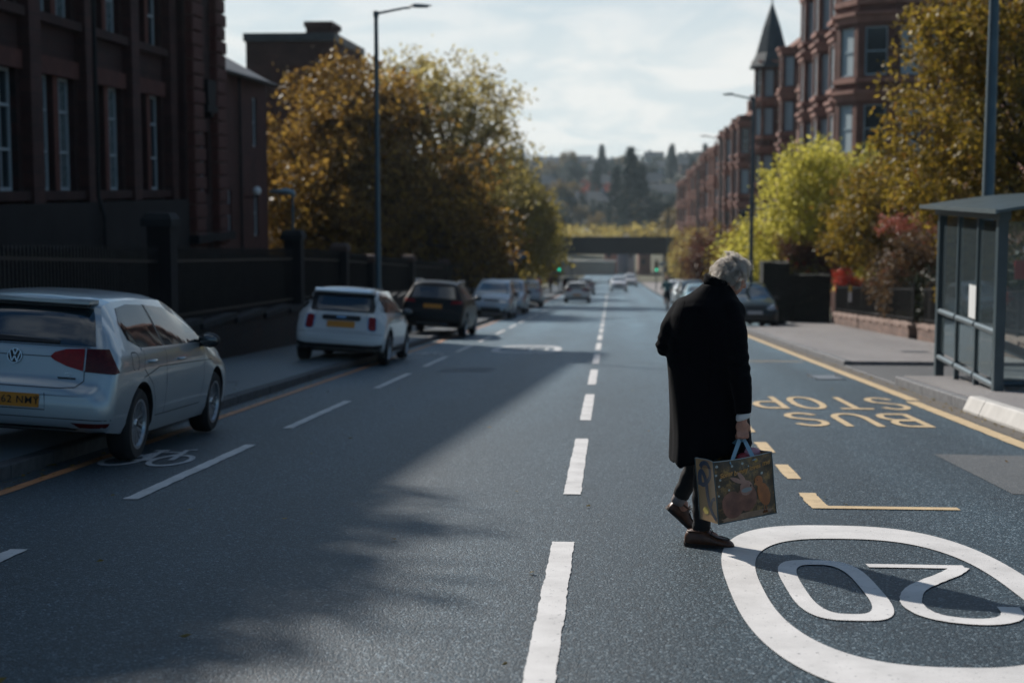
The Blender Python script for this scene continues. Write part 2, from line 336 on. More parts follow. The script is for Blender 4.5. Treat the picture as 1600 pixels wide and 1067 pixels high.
# kerbstones, one by one (they belong to the pavement they edge)
def kerbs(parent, xf, w, y0, y1, h, L, m, sgn, bev=.012, slope=0.0, jit=.003):
    base = None; y = y0; n = 0
    while y < y1-.02:
        l = min(L, y1-y); key = round(l, 3)
        if base is None or base[0] != key:
            q = MB(); a, b, c = .006, l-.006, bev
            xi, xo = 0.0, w
            prof = [(slope*0, -.25), (0, h*.12 if slope else h-c), (slope+c, h), (xo, h), (xo, -.25)]
            if slope: prof = [(0, -.25), (0, .03), (slope, h-.015), (slope+.02, h), (xo, h), (xo, -.25)]
            k = len(prof)
            q.add([(sgn*p, a, z) for p, z in prof]+[(sgn*p, b, z) for p, z in prof], [(i, (i+1) % k, k+(i+1) % k, k+i) for i in range(k)]+[tuple(range(k)), tuple(range(2*k-1, k-1, -1))])
            base = (key, q.mesh('kerbstone', m, fixn=True))
        xx = xf(y) if callable(xf) else xf
        dxx = ((xf(y+l)-xf(y))/l) if callable(xf) else 0
        o = link_mesh('kerbstone', base[1], parent, loc=(xx+rnd.uniform(-jit, jit), y, zr(y)+rnd.uniform(-jit, jit)), rot=(math.atan2(zr(y+l)-zr(y), l), 0, -math.atan(dxx)))
        y += l; n += 1
kerbs(pav_l, KL, KW+.004, 7, 110, .115, .915, mat('shaded_kerb', (.065, .072, .08), .75, var=(9, .4), bump=(60, .4, .004)), -1)  # left granite kerb, shade under the parked cars mixed into its colour
kerbs(pav_r1, KR-.06, KW+.064, 13.1, 18.9, .19, 1.0, m_kerbn, 1, slope=.07)
kerbs(pav_r1, KR-.06, KW+.064, -2, 13.1, .19, 1.0, m_kerbn, 1, slope=.07)
kerbs(pav_r1, KR, KW+.004, 18.9, 23.7, .135, .915, m_kerb, 1)
kerbs(drop, KR, .15, 23.7, 28.8, .03, .85, m_kerb, 1)
kerbs(pav_r2, kr, KW+.006, 28.8, 57, .115, .915, m_kerb, 1)
kerbs(pav_r3, kr, KW+.006, 72, 120, .115, .915, m_kerb, 1)
mb = MB(); ribbon(mb, lambda y: kr(y)+.0, lambda y: kr(y)+KW, 120, 225, .114); ribbon(mb, KL-KW, KL, 110, 225, .114)
structure(mb.build('kerb', m_kerb))
# gutters (tan grit along the kerb)
m_grit = mat('gutter_grit', (.105, .092, .078), .9, var=(12, .45, (.05, .05, .05)), bump=(120, .6, .004))
mb = MB(); ribbon(mb, KR-.30, KR-.015, 14, 57, .004); structure(mb.build('gutter', m_grit))
# ---- painted markings (each one sheet a few mm proud)
def marking(name, polys, m, label, group=None, cat='road marking', dz=.006):
    mb = MB()
    for k, poly in enumerate(polys):
        mb.add([(x, y, zr(y)+dz+k*.0006) for x, y in poly], [tuple(range(len(poly)))] if len(poly) < 5 else [(i, i+1, len(poly)-2-i, len(poly)-1-i) for i in range(len(poly)//2-1)])
    c = (sum(p[0] for p in polys[0])/len(polys[0]), sum(p[1] for p in polys[0])/len(polys[0])); loc = (c[0], c[1], zr(c[1]))
    o = mb.build(name, m, loc=loc); tag(o, label, cat, group); return o
def strip(xc, w, y0, y1, jag=.006, step=.05, seed=0):
    r = random.Random(seed*31+5); n = max(2, int((y1-y0)/step)); n = min(n, 400)
    J = lambda y, s_: jag*(1.6*noise.noise(Vector((y*3.1, s_, seed)))+1.5*noise.noise(Vector((y*11, s_, seed+5)))+.9*noise.noise(Vector((y*37, s_, seed+9))))
    e1 = [(xc-w/2+J(y0+(y1-y0)*i/n, 0.3), y0+(y1-y0)*i/n+r.uniform(-.3, .3)*(y1-y0)/n*(0 < i < n)) for i in range(n+1)]
    e2 = [(xc+w/2+J(y0+(y1-y0)*i/n, 7.7), y0+(y1-y0)*i/n+r.uniform(-.3, .3)*(y1-y0)/n*(0 < i < n)) for i in range(n+1)]
    return e1+e2[::-1]
def stroke(pts, w, wy=None, closed=False, jag=.003, seed=1):
    """ribbon along a polyline, pen w wide across x and wy across y"""
    wy = wy or w; r = random.Random(seed); n = len(pts); A = []; B = []
    for i, p in enumerate(pts):
        a = pts[(i-1) % n] if (closed or i > 0) else p; b = pts[(i+1) % n] if (closed or i < n-1) else p
        dx_, dy_ = b[0]-a[0], b[1]-a[1]; l = math.hypot(dx_, dy_) or 1; nx, ny = -dy_/l, dx_/l
        A.append((p[0]+nx*w/2+r.uniform(-jag, jag), p[1]+ny*wy/2)); B.append((p[0]-nx*w/2+r.uniform(-jag, jag), p[1]-ny*wy/2))
    if closed: A.append(A[0]); B.append(B[0])
    return A+B[::-1]
def arcpts(cx, cy, rx, ry, a0, a1, n=16): return [(cx+rx*math.cos(R(a0+(a1-a0)*i/n)), cy+ry*math.sin(R(a0+(a1-a0)*i/n))) for i in range(n+1)]
def cr(P, n=6):
    out = []
    for i in range(len(P)-1):
        p0, p1, p2, p3 = P[max(0, i-1)], P[i], P[i+1], P[min(len(P)-1, i+2)]
        for k in range(n):
            t = k/n; out.append(tuple(.5*((2*p1[j])+(-p0[j]+p2[j])*t+(2*p0[j]-5*p1[j]+4*p2[j]-p3[j])*t*t+(-p0[j]+3*p1[j]-3*p2[j]+p3[j])*t**3) for j in range(2)))
    out.append(P[-1]); return out
def sup(cx, cy, a, b, e, n=96):
    out = []
    for i in range(n):
        t = 2*math.pi*i/n; c, s = math.cos(t), math.sin(t)
        out.append((cx+a*math.copysign(abs(c)**(2/e), c), cy+b*math.copysign(abs(s)**(2/e), s)))
    return out
def ring(o, i):
    return [x for x in (o+[o[0]])]+[x for x in (i+[i[0]])][::-1]
k = 0; y = 4.98
while y < 150:
    marking('centre_line_dash', [strip(-.27, .13, y, y+4, jag=.0038, step=.02, seed=k)], m_white,
            'white dash of the centre line, '+(['nearest the camera at the bottom edge of the picture', 'second from the camera, level with the bag', 'third from the camera, above the bag level', 'fourth from the camera, beside the coat', 'fifth from the camera, level with the white car'][k] if k < 5 else ORD[k]+' from the camera, far down the street'),
            'white centre line dashes'); y += 6.06; k += 1
starts = [(4.8, 8.45), (10.5, 14.15), (15.8, 19.55), (21.95, 25.6), (27.75, 31.6)]; y = 33.7
while y < 90: starts.append((y, y+3.8)); y += 5.9
lab = ['short white cycle lane dash cut by the left edge of the picture', 'white cycle lane dash beside the silver hatchback and bicycle symbol', 'white cycle lane dash just beyond the silver hatchback', 'white cycle lane dash between silver hatchback and white car', 'white cycle lane dash beside the white parked car']
for i, (a, b) in enumerate(starts):
    marking('cycle_lane_dash', [strip(-3.43, .11, a, b, seed=50+i)], m_white, lab[i] if i < 5 else 'white cycle lane dash past the white parked car, '+ORD[i]+' from the camera', 'white cycle lane dashes')
o = marking('yellow_line', [strip(-4.47, .105, -5, 160, step=.5, seed=90)], m_yelo, 'long orange yellow line along the left kerb under the parked cars')
marking('yellow_line', [strip(4.10, .17, 20.5, 50, step=.2, seed=91)], m_yel, 'broad yellow line along the right kerb beyond the bus stop lettering')
marking('yellow_line', [strip(4.03, .17, -2, 20.3, step=.2, seed=92)], m_yel, 'broad yellow line along the right kerb below the pale new kerbstones')
marking('yellow_corner_mark', [strip(1.48, .13, 10.6, 11.28, seed=93), [(1.42, 10.50), (2.44, 10.50), (2.44, 10.62), (1.42, 10.62)]], m_yel, 'yellow L shaped corner mark of the bus bay near the big roundel')
for i, (a, b) in enumerate([(12.1, 13.05), (13.98, 14.9), (15.9, 16.8), (17.8, 18.7), (19.7, 20.6), (21.6, 22.5), (23.5, 24.4), (25.4, 26.3), (27.3, 28.2), (29.2, 30.1), (33, 33.9), (37, 37.9)]):
    marking('yellow_bay_dash', [strip(1.49, .12, a, b, seed=100+i)], m_yel, 'yellow bus bay dash '+['right of the carrier bag below its top edge', 'beside the handles of the carrier bag', 'just right of the coat hem'][i] if i < 3 else 'yellow bus bay dash behind the person, '+ORD[i]+' from the camera', 'yellow bus bay dashes')
marking('yellow_bay_dash', [[(1.49, 30.5), (3.9, 30.5), (3.9, 30.65), (1.49, 30.65)]], m_yel, 'faint yellow line across the far end of the bus bay')
# letters; drawn in letter space (0..1 , 0..1) upright, then mapped
def letter(ch):
    if ch == 'B': return [[(.1, 0), (.1, 1)], [(.1, .95), (.55, .95)]+arcpts(.55, .74, .28, .21, 90, -90, 12)+[(.1, .53)], [(.2, .5)]+[(.55, .5)]+arcpts(.58, .27, .32, .23, 90, -90, 12)+[(.1, .04)]]
    if ch == 'U': return [[(.1, 1), (.1, .4)]+arcpts(.5, .36, .4, .31, 180, 360, 16)+[(.9, .4), (.9, 1)]]
    if ch == 'S': return [arcpts(.5, .735, .38, .225, 20, 200, 16)+[(.2, .58), (.5, .5), (.8, .42)]+arcpts(.5, .265, .38, .225, 20, -160, 16)]
    if ch == 'T': return [[(.0, .95), (1, .95)], [(.5, .9), (.5, 0)]]
    if ch == 'O': return ['c', sup(.5, .5, .42, .46, 2.4, 40)]
    if ch == 'P': return [[(.1, 0), (.1, 1)], [(.1, .95), (.55, .95)]+arcpts(.58, .7, .32, .25, 90, -90, 12)+[(.1, .45)]]
def word(txt, x0, x1, y0, y1, flip, pen):
    polys = []; n = len(txt); cw = (x1-x0)/(n*1.0+(n-1)*.28)
    for i, ch in enumerate(txt):
        st = letter(ch); closed = False
        if st[0] == 'c': closed = True; st = st[1:]
        for s_ in st:
            P = []
            for (u, v) in s_:
                X = (i*1.28+u)*cw; 
                if flip: P.append((x1-X, y1-v*(y1-y0)))
                else: P.append((x0+X, y0+v*(y1-y0)))
            polys.append(stroke(P, pen, pen*2.1 if not closed else pen*2.1, closed, .004, i))
    return polys
marking('bus_lettering', word('BUS', 2.06, 3.58, 16.65, 18.35, True, .085), m_yel, 'yellow word BUS painted upside down on the road')
marking('stop_lettering', word('STOP', 1.86, 3.84, 18.95, 20.95, True, .085), m_yel, 'yellow word STOP painted upside down, mostly beside the coat')
def roundel(cx, cy, flip, m, label):
    s = -1 if flip else 1
    t = lambda P: [(cx+s*(x-1.43), cy+s*(y-7.66)) if not flip else (cx+(x-1.43), cy+(y-7.66)) for x, y in P]
    # drawn upside down as seen (for traffic coming towards us); turned by 180 degrees for our own lane
    f = (lambda P: [(cx+(x-1.43), cy+(y-7.66)) for x, y in P]) if flip else (lambda P: [(cx-(x-1.43), cy-(y-7.66)) for x, y in P])
    o = marking('speed_roundel', [ring(f(sup(1.43, 7.66, .81, 2.09, 2.8)), f(sup(1.43, 7.68, .635, 1.56, 2.7)))], m, label)
    c = o.location
    zero = ring(f(sup(1.155, 7.73, .24, .77, 3.4, 64)), f(sup(1.155, 7.73, .145, .63, 3.2, 64)))
    two = [stroke(f([(1.44, 8.36), (1.97, 8.36)]), .11, .10), stroke(cr(f([(1.945, 8.35), (1.86, 8.17), (1.70, 7.93), (1.58, 7.72), (1.50, 7.45), (1.49, 7.25), (1.535, 7.09), (1.62, 7.01), (1.74, 6.98), (1.85, 7.03), (1.92, 7.15), (1.94, 7.32)]), 5), .105, .13)]
    for nm, P in (('digit_zero', [zero]), ('digit_two', two)):
        mb = MB()
        for k, poly in enumerate(P): mb.add([(x, y, zr(y)+.006+k*.0006) for x, y in poly], [(i, i+1, len(poly)-2-i, len(poly)-1-i) for i in range(len(poly)//2-1)])
        mb.build(nm, m, o)
roundel(1.43, 7.66, True, m_white, 'large white 20 speed limit roundel painted upside down in the foreground')
roundel(-1.93, 35.3, False, m_whitew, 'small far white 20 roundel in the left lane past the white car')
def bike(cx, cy, label):
    w = .62; h = 1.05
    T = lambda P: [(cx+u*w, cy+v*h) for u, v in P]
    polys = [stroke(T(arcpts(-.34, -.12, .26, .36, 0, 360, 24)[:-1]), .05, .10, True), stroke(T(arcpts(.34, -.12, .26, .36, 0, 360, 24)[:-1]), .05, .10, True)]
    for a in ([(-.34, -.12), (-.12, .45), (.26, .45)], [(-.18, .3), (.0, -.14), (.30, .40)], [(.34, -.12), (.22, .62), (.36, .66)], [(-.34, -.12), (.0, -.14)], [(-.24, .56), (-.02, .56)], [(.0, -.14), (-.12, .56)]):
        polys.append(stroke(T(a), .05, .10))
    marking('bicycle_symbol', polys, m_whitew, label)
bike(-4.03, 12.95, 'worn white bicycle symbol on the road behind the silver hatchback wheel')
bike(-4.0, 32.6, 'small white bicycle symbol beside the front of the white parked car')
# one dark and one tan patch on the road
for (x0, x1, y0, y1, nm) in ((-3.0, -2.1, 26.2, 27.6, 'dark rectangular patch in the left lane beside the white car'), (3.0, 4.9-.9, 11.4, 14.0, 'tan worn tarmac patch near the yellow line at the right edge')):
    mb = MB(); pts = [(x0+(x1-x0)*t+rnd.uniform(-.05, .05), y0+rnd.uniform(-.05, .05)) for t in (0, .25, .5, .75, 1)]
    pts2 = [(x0+(x1-x0)*t+rnd.uniform(-.05, .05), y1+rnd.uniform(-.05, .05)) for t in (0, .25, .5, .75, 1)]
    mb.add([(x, y, zr(y)+.003) for x, y in pts+pts2], [(i, i+1, i+6, i+5) for i in range(4)])
    dark = 'dark' in nm
    structure(mb.build('road_patch', asphalt('patch', (.03, .034, .038), (.015, .016, .018), (.07, .07, .08)) if dark else asphalt('patch2', (.05, .052, .05), (.02, .022, .022), (.2, .19, .18))))
# gully grate
g = thing('gully_grate', 'grey slotted drain grate beside the right yellow line', 'drain', (3.62, 25.4, zr(25.4)))
m_iron = mat('cast_iron', (.12, .135, .15), .5, .6, var=(20, .4))
mb = MB(); 
for (a, b, c, d) in ((-.25, .25, -.55, -.49), (-.25, .25, .49, .55), (-.25, -.21, -.49, .49), (.21, .25, -.49, .49)): mb.box(3.62+a, 3.62+b, 25.4+c, 25.4+d, zr(25.4+(c+d)/2)-.03, zr(25.4+(c+d)/2)+.012)
mb.build('frame', m_iron, g)
q = MB(); q.box(-.20, .20, -.025, .025, -.03, .01); bar = q.mesh('slat', mat('grate_bar', (.22, .25, .28), .5, .3))
for i in range(8): link_mesh('slat', bar, g, loc=(0, -.42+.12*i, zr(25.4-.42+.12*i)-zr(25.4)+.004))
# ================================================================ BUILDINGS
m_soot = mat('sooty_sandstone', (.050, .016, .013), .9, var=(1.3, .45), bump=(30, .4, .01), brick=(.62, .30, (.022, .014, .013)))
m_sootd = mat('blackened_stone', (.0075, .0065, .0078), .9, var=(1.1, .4), bump=(24, .5, .01))
m_sootr = mat('red_mullion', (.12, .032, .020), .85, var=(3, .3), bump=(40, .3, .005))
m_block = mat('rusticated_block', (.115, .038, .029), .9, var=(2.2, .4), bump=(18, .7, .012))
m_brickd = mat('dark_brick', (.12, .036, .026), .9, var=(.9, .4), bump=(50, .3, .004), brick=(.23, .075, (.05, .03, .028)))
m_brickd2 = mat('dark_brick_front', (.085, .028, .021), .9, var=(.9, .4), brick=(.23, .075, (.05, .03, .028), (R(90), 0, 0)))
m_slate = mat('slate', (.05, .055, .062), .6, var=(2, .4), bump=(6, .6, .02))
m_frame = mat('white_window_frame', (.42, .47, .50), .5, var=(8, .15))
m_framed = mat('grey_window_frame', (.28, .36, .40), .5)
m_pane = mat('window_pane', (.030, .045, .052), .06, spec=.6, var=(.8, .5))
m_paneb = mat('pane_with_blind', (.13, .17, .18), .25, spec=.6, var=(1.5, .3))
m_blind = mat('net_curtain', (.36, .44, .47), .8, var=(14, .25))
m_dark = mat('dark_void', (.006, .006, .008), .9)
m_blackm = mat('black_painted_iron', (.006, .0065, .008), .55, spec=.3)
m_copper = mat('cornice_stone', (.13, .055, .045), .85, var=(2, .35), bump=(20, .4, .01))
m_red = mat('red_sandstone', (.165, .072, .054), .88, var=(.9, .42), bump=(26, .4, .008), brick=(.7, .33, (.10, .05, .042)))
m_red2 = mat('red_sandstone_shaded', (.12, .052, .041), .88, var=(.9, .42), bump=(26, .4, .008), brick=(.7, .33, (.09, .045, .038), (R(90), 0, 0)))  # same stone with shade mixed in, for the end wall turned from the sun
m_redt = mat('dressed_sandstone', (.28, .135, .10), .85, var=(1.6, .3), bump=(20, .3, .006))
WM = {}
def window_meshes(w, h, rows, cols, fm, pm, fw=.07):
    key = (w, h, tuple(rows), cols, fm.name, pm.name)
    if key in WM: return WM[key]
    f = MB(); cells = []
    f.box(-w/2, -w/2+fw, -.04, .05, 0, h); f.box(w/2-fw, w/2, -.04, .05, 0, h); f.box(-w/2+fw, w/2-fw, -.05, .05, 0, fw*1.2); f.box(-w/2+fw, w/2-fw, -.04, .05, h-fw, h)
    z = [0]+list(rows)+[1]
    for i in range(len(z)-1):
        a = max(z[i]*h, fw*1.2); b = min(z[i+1]*h, h-fw)
        if i: f.box(-w/2+fw, w/2-fw, -.035-.01*i, .04, a-fw*.45, a+fw*.45); a += fw*.45
        if i < len(z)-2: b -= fw*.45
        W = (w-2*fw)/cols
        for k in range(cols):
            x0 = -w/2+fw+W*k; x1 = x0+W
            if k: f.box(x0-.013, x0+.013, -.03, .03, a, b); x0 += .013
            if k < cols-1: x1 -= .013
            cells.append((x0, x1, a, b))
    fme = f.mesh('window', fm); pl = []
    for (x0, x1, a, b) in cells:
        q = MB(); q.box(x0, x1, .0, .012, a, b); pl.append(q.mesh('pane', pm))
    WM[key] = (fme, pl); return WM[key]
ROT = {'+X': R(90), '-X': R(-90), '-Y': 0.0}
def window(root, x, y, z, face, w, h, rows=(.5,), cols=1, fm=None, pm=None, panes=True):
    fme, pl = window_meshes(w, h, rows, cols, fm or m_frame, pm or m_pane)
    o = root.location; off = ORG[root.name]; rz = ROT[face] if isinstance(face, str) else face
    wo_ = link_mesh('window', fme, root, loc=(x-off.x, y-off.y, z-off.z), rot=(0, 0, rz))
    for p in pl: link_mesh('pane', p, wo_)
    return wo_
def facade(mb, face, plane, u0, u1, z0, z1, holes, rec=.22):
    """wall sheet with real openings and reveals; holes = (u0,u1,z0,z1)"""
    U = sorted(set([u0, u1]+[h[0] for h in holes]+[h[1] for h in holes])); Z = sorted(set([z0, z1]+[h[2] for h in holes]+[h[3] for h in holes]))
    def P(u, z, d): return {'+X': (plane-d, u, z), '-X': (plane+d, u, z), '-Y': (u, plane+d, z)}[face]
    for i in range(len(U)-1):
        for j in range(len(Z)-1):
            a, b, c, d = U[i], U[i+1], Z[j], Z[j+1]; mu, mz = (a+b)/2, (c+d)/2
            if a < u0-1e-6 or b > u1+1e-6: continue
            if any(h[0] < mu < h[1] and h[2] < mz < h[3] for h in holes): continue
            mb.quad(P(a, c, 0), P(b, c, 0), P(b, d, 0), P(a, d, 0))
    for (a, b, c, d) in holes:
        for (p, q) in (((a, c), (b, c)), ((b, c), (b, d)), ((b, d), (a, d)), ((a, d), (a, c))):
            mb.quad(P(*p, 0), P(*q, 0), P(*q, rec), P(*p, rec))
        mb.quad(P(a, c, rec+.06), P(b, c, rec+.06), P(b, d, rec+.06), P(a, d, rec+.06))
# ---------------- left: big dark institutional block
g0 = zr(30)
sch = thing('stone_building', 'tall sooty dark red sandstone school block with paired tall sash windows on the left', 'building', (-13, 30, g0-2))
HE = 11.75; XF = -13.4
pil = [45.4-3.7*i for i in range(12)]
holes = []; wins = []
for i in range(len(pil)-1):
    a = pil[i+1]+.38
    for (z0, z1, rows) in ((1.45, 4.2, (.34, .70)), (5.6, 8.35, (.34, .70)), (9.6, 11.2, (.5,))):
        for (c0) in (.22, 1.66):
            holes.append((a+c0, a+c0+1.08, z0, z1)); wins.append((a+c0+.54, z0, z1-z0, rows))
    holes.append((a+.9, a+1.9, -1.1, .1)); wins.append((a+1.4, -1.1, 1.2, (.5,)))
mb = MB(); facade(mb, '+X', XF, 4.5, 45.7, g0-2, HE, holes, .26)
mb.box(XF-12, XF-.40, 4.5, 50.1, g0-2, HE)
mb.box(XF-.4, XF, 4.44, 4.5, g0-2, HE)
mb.build('wall', m_soot, sch)
for (y, z, h, rows) in wins: window(sch, XF-.2, y, z, '+X', 1.08, h, rows, 2, m_frame, m_paneb if z > 1 and (int(y*3) % 3) else m_pane)
q = MB(); q.box(-.02, .26, -.35, .35, 0, 11.0); pilm = q.mesh('pilaster', mat('pilaster_stone', (.078, .030, .025), .9, var=(1.6, .4), bump=(30, .4, .008), brick=(.8, .36, (.03, .02, .018))))
for p in pil: link_mesh('pilaster', pilm, sch, loc=(XF+13, p-30, 1.15-(g0-2)))
q = MB(); q.box(-.05, .16, -.15, .15, 0, 2.75); mulm = q.mesh('mullion', m_sootr)
q = MB(); q.box(-.02, .2, -1.45, 1.45, -.22, 0); sillm = q.mesh('window_sill', m_soot)
q = MB(); q.box(-.02, .10, -1.45, 1.45, 0, .42); linm = q.mesh('lintel', m_sootr if 0 else m_block)
for i in range(len(pil)-1):
    a = pil[i+1]+.38
    for z0 in (1.45, 5.6):
        link_mesh('mullion', mulm, sch, loc=(XF+13-.15, a+1.48-30, z0-(g0-2)))
        link_mesh('window_sill', sillm, sch, loc=(XF+13, a+1.47-30, z0-(g0-2)))
        link_mesh('lintel', linm, sch, loc=(XF+13, a+1.47-30, z0+2.75-(g0-2)))
mb = MB(); mb.box(XF+.01, XF+.55, 4.4, 45.7, g0-2, 1.15) ; mb.build('plinth', m_sootd, sch)
mb = MB(); mb.box(XF-.3, XF+.75, 4.2, 45.7, HE, HE+.35); mb.box(XF-.35, XF+.55, 4.3, 45.7, HE-.3, HE); mb.build('cornice', m_sootd, sch)
mb = MB()
for (y0, y1, hh) in ((23.6, 26.2, 1.5), (33.5, 35.2, .9)):
    mb.add([(XF-.1, y0, HE+.35), (XF-.1, y1, HE+.35), (XF-.1, (y0+y1)/2, HE+.35+hh), (XF-3, y0, HE+.35), (XF-3, y1, HE+.35), (XF-3, (y0+y1)/2, HE+.35+hh)], [(0, 1, 2), (3, 5, 4), (0, 2, 5, 3), (1, 4, 5, 2)])
mb.build('gable', m_soot, sch)
mb = MB(); mb.add([(XF-.2, 4.5, HE+.36), (XF-.2, 50, HE+.36), (XF-6, 50, HE+1.6), (XF-6, 4.5, HE+1.6), (XF-12, 50, HE+.36), (XF-12, 4.5, HE+.36)], [(0, 1, 2, 3), (3, 2, 4, 5)]); mb.build('roof', m_slate, sch)
# end pavilion with rusticated blocks
XP = -12.75
mb = MB(); facade(mb, '+X', XP-.18, 45.75, 50.1, g0-2, HE, [(47.35, 48.35, 1.3, 3.3)], .3); mb.box(XF-.4, XP-.6, 45.75, 50.1, g0-2, HE)
mb.box(XP-.6, XP-.18, 45.70, 45.75, g0-2, HE); mb.box(XP-.6, XP-.18, 50.1, 50.15, g0-2, HE)
mb.build('pavilion_wall', m_soot, sch)
window(sch, XP-.42, 47.85, 1.3, '+X', 1.0, 2.0, (.62,), 1)
q = MB(); c = .03
def bevblock(mb, x0, x1, y0, y1, z0, z1, c):
    vs = [(x0, y0, z0), (x0, y1, z0), (x0, y1, z1), (x0, y0, z1), (x1-c, y0, z0), (x1-c, y1, z0), (x1-c, y1, z1), (x1-c, y0, z1), (x1, y0+c, z0+c), (x1, y1-c, z0+c), (x1, y1-c, z1-c), (x1, y0+c, z1-c)]
    mb.add(vs, [(0, 4, 5, 1), (1, 5, 6, 2), (2, 6, 7, 3), (3, 7, 4, 0), (4, 8, 9, 5), (5, 9, 10, 6), (6, 10, 11, 7), (7, 11, 8, 4), (8, 11, 10, 9)])
bevblock(q, -.19, .06, -.66, .66, .02, .42, .035); blkm = q.mesh('stone_block', m_block)
q = MB(); bevblock(q, -.19, .06, -.56, .56, .02, .42, .035); blks = q.mesh('stone_block', m_block)
z = -3.4; i = 0
while z < HE-.5:
    for yc in (46.5, 49.3):
        link_mesh('stone_block', blkm if (i % 2) else blks, sch, loc=(XP+13, yc-30+(.05 if i % 2 else 0), z-(g0-2)))
    z += .44; i += 1
mb = MB(); mb.box(XP-.15, XP+.12, 47.3, 48.5, 3.9, 4.1); 
mb.add([(XP+.10, 47.4, 4.9), (XP+.10, 48.4, 4.9), (XP+.10, 48.35, 4.2), (XP+.10, 47.9, 3.7), (XP+.10, 47.45, 4.2), (XP-.2, 47.4, 4.9), (XP-.2, 48.4, 4.9), (XP-.2, 48.35, 4.2), (XP-.2, 47.9, 3.7), (XP-.2, 47.45, 4.2)], [(0, 1, 2, 3, 4), (0, 5, 6, 1), (1, 6, 7, 2), (2, 7, 8, 3), (3, 8, 9, 4), (4, 9, 5, 0)])
mb.build('carved_shield', m_sootd, sch)
mb = MB(); mb.box(XP-.5, XP+.35, 45.5, 50.3, HE, HE+.5); mb.build('pavilion_cornice', m_sootd, sch); mb = MB(); mb.box(XP-.18, XP+.2, 45.65, 50.2, -.2, .05); mb.build('pavilion_band', m_sootd, sch)
mb = MB(); mb.tube([(XF+.52, 37.55, HE-.3), (XF+.52, 37.55, 1.3), (XF+.66, 37.55, .8), (XF+.66, 37.55, g0)], .06, 8); mb.box(XF+.42, XF+.62, 37.42, 37.68, 6.3, 6.6); mb.build('downpipe', m_blackm, sch)
# lower wing beyond
low = thing('low_wing', 'lower red brick wing with slate roof and gutter beyond the dark school block', 'building', (-13.2, 54, zr(54)))
mb = MB(); facade(mb, '+X', -13.2, 50.15, 57.9, zr(54)-1, 5.55, [(55.6, 56.3, 3.0, 4.8), (55.6, 56.3, -.3, 1.4), (51.6, 52.3, -.3, 1.4)], .15); mb.box(-20, -13.45, 50.2, 57.9, zr(54)-1, 5.5); mb.build('wall', m_brickd, low)
for zz_, yy in ((3.0, 55.95), (-.3, 55.95), (-.3, 51.95)): window(low, -13.32, yy, zz_, '+X', .7, 1.8 if zz_ > 0 else 1.7, (.5,), 1)
mb = MB(); mb.add([(-12.9, 50.0, 5.45), (-12.9, 58, 5.45), (-17, 58, 7.7), (-17, 50.0, 7.7), (-21, 58, 5.45), (-21, 50, 5.45), (-12.9, 50, 5.3), (-12.9, 58, 5.3)], [(0, 1, 2, 3), (3, 2, 4, 5), (6, 7, 1, 0), (0, 3, 5)]); mb.build('roof', m_slate, low)
mb = MB(); mb.tube([(-12.85, 50.2, 5.38), (-12.85, 58, 5.38)], .08, 8); mb.tube([(-13.1, 53.3, 5.35), (-13.1, 53.3, -3)], .05, 8); mb.build('gutter', m_blackm, low)
mb = MB()
for z in np.arange(-2.6, 5.2, .44): bevblock(mb, -13.25, -13.12, 50.3, 50.9+.2*(int(z*3) % 2), z, z+.42, .02)
mb.build('quoin_course', m_block, low)
blk = thing('brick_block', 'flat topped dark red brick block with a chimney behind the big brown tree', 'building', (-18, 90, zr(90)))
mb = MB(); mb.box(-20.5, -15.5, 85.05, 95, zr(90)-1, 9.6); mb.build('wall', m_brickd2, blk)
mb = MB(); mb.box(-20.6, -15.4, 84.85, 95.2, 9.6, 10.05); mb.build('parapet', m_slate, blk)
mb = MB(); mb.box(-17.1, -15.75, 85.2, 88, 10.05, 10.4); mb.box(-17.2, -15.6, 85.1, 88.1, 10.4, 10.7); mb.build('chimney', m_brickd2, blk)
# boundary wall, piers, railings on the left
XW = -7.3
def walltop(y): return -1.62+.0*(y) if 0 else -0.93-.021*(y-26)
wl_ = thing('boundary_wall', 'low dark stone boundary wall along the left pavement under black railings', 'wall', (XW, 30, zr(30)))
mb = MB(); st = 2.5; y = -6
while y < 100:
    zt = zr(y+st/2)+.62+.02*min(20, max(0, y-18)) 
    mb.box(XW-.35, XW, y, y+st, zr(y+st)-.4, zt); y += st
mb.build('masonry', mat('wall_stone', (.017, .016, .0175), .9, var=(1.5, .5, (.045, .020, .014)), bump=(14, .7, .015), brick=(.6, .28, (.014, .013, .013))), wl_)
y = -6; k = 0
mb0 = {}
while y < 100:
    zt = zr(y+st/2)+.62+.02*min(20, max(0, y-18))
    q = MB(); q.box(-.42, .06, .008, st-.008, 0, .10); key = 'cope'
    if key not in mb0: mb0[key] = q.mesh('coping_stone', m_sootd if 0 else mat('coping', (.022, .024, .027), .85, var=(2, .5), bump=(20, .5, .01)))
    link_mesh('coping_stone', mb0[key], wl_, loc=(0, y-30, zt-zr(30))); y += st
piers = [7.0, 24.9, 35.5, 41.7, 46.5, 56, 68, 80]
pw = {24.9: 'dark stone gate pier with rounded cap in front of the school block', 35.5: 'dark pier carrying the small floodlight beside the brown tree', 41.7: 'pier with reddish cap left of the street lamp', 46.5: 'wider pier behind the street lamp pole'}
def wt(y): return zr(y)+.62+.02*min(20, max(0, y-18))
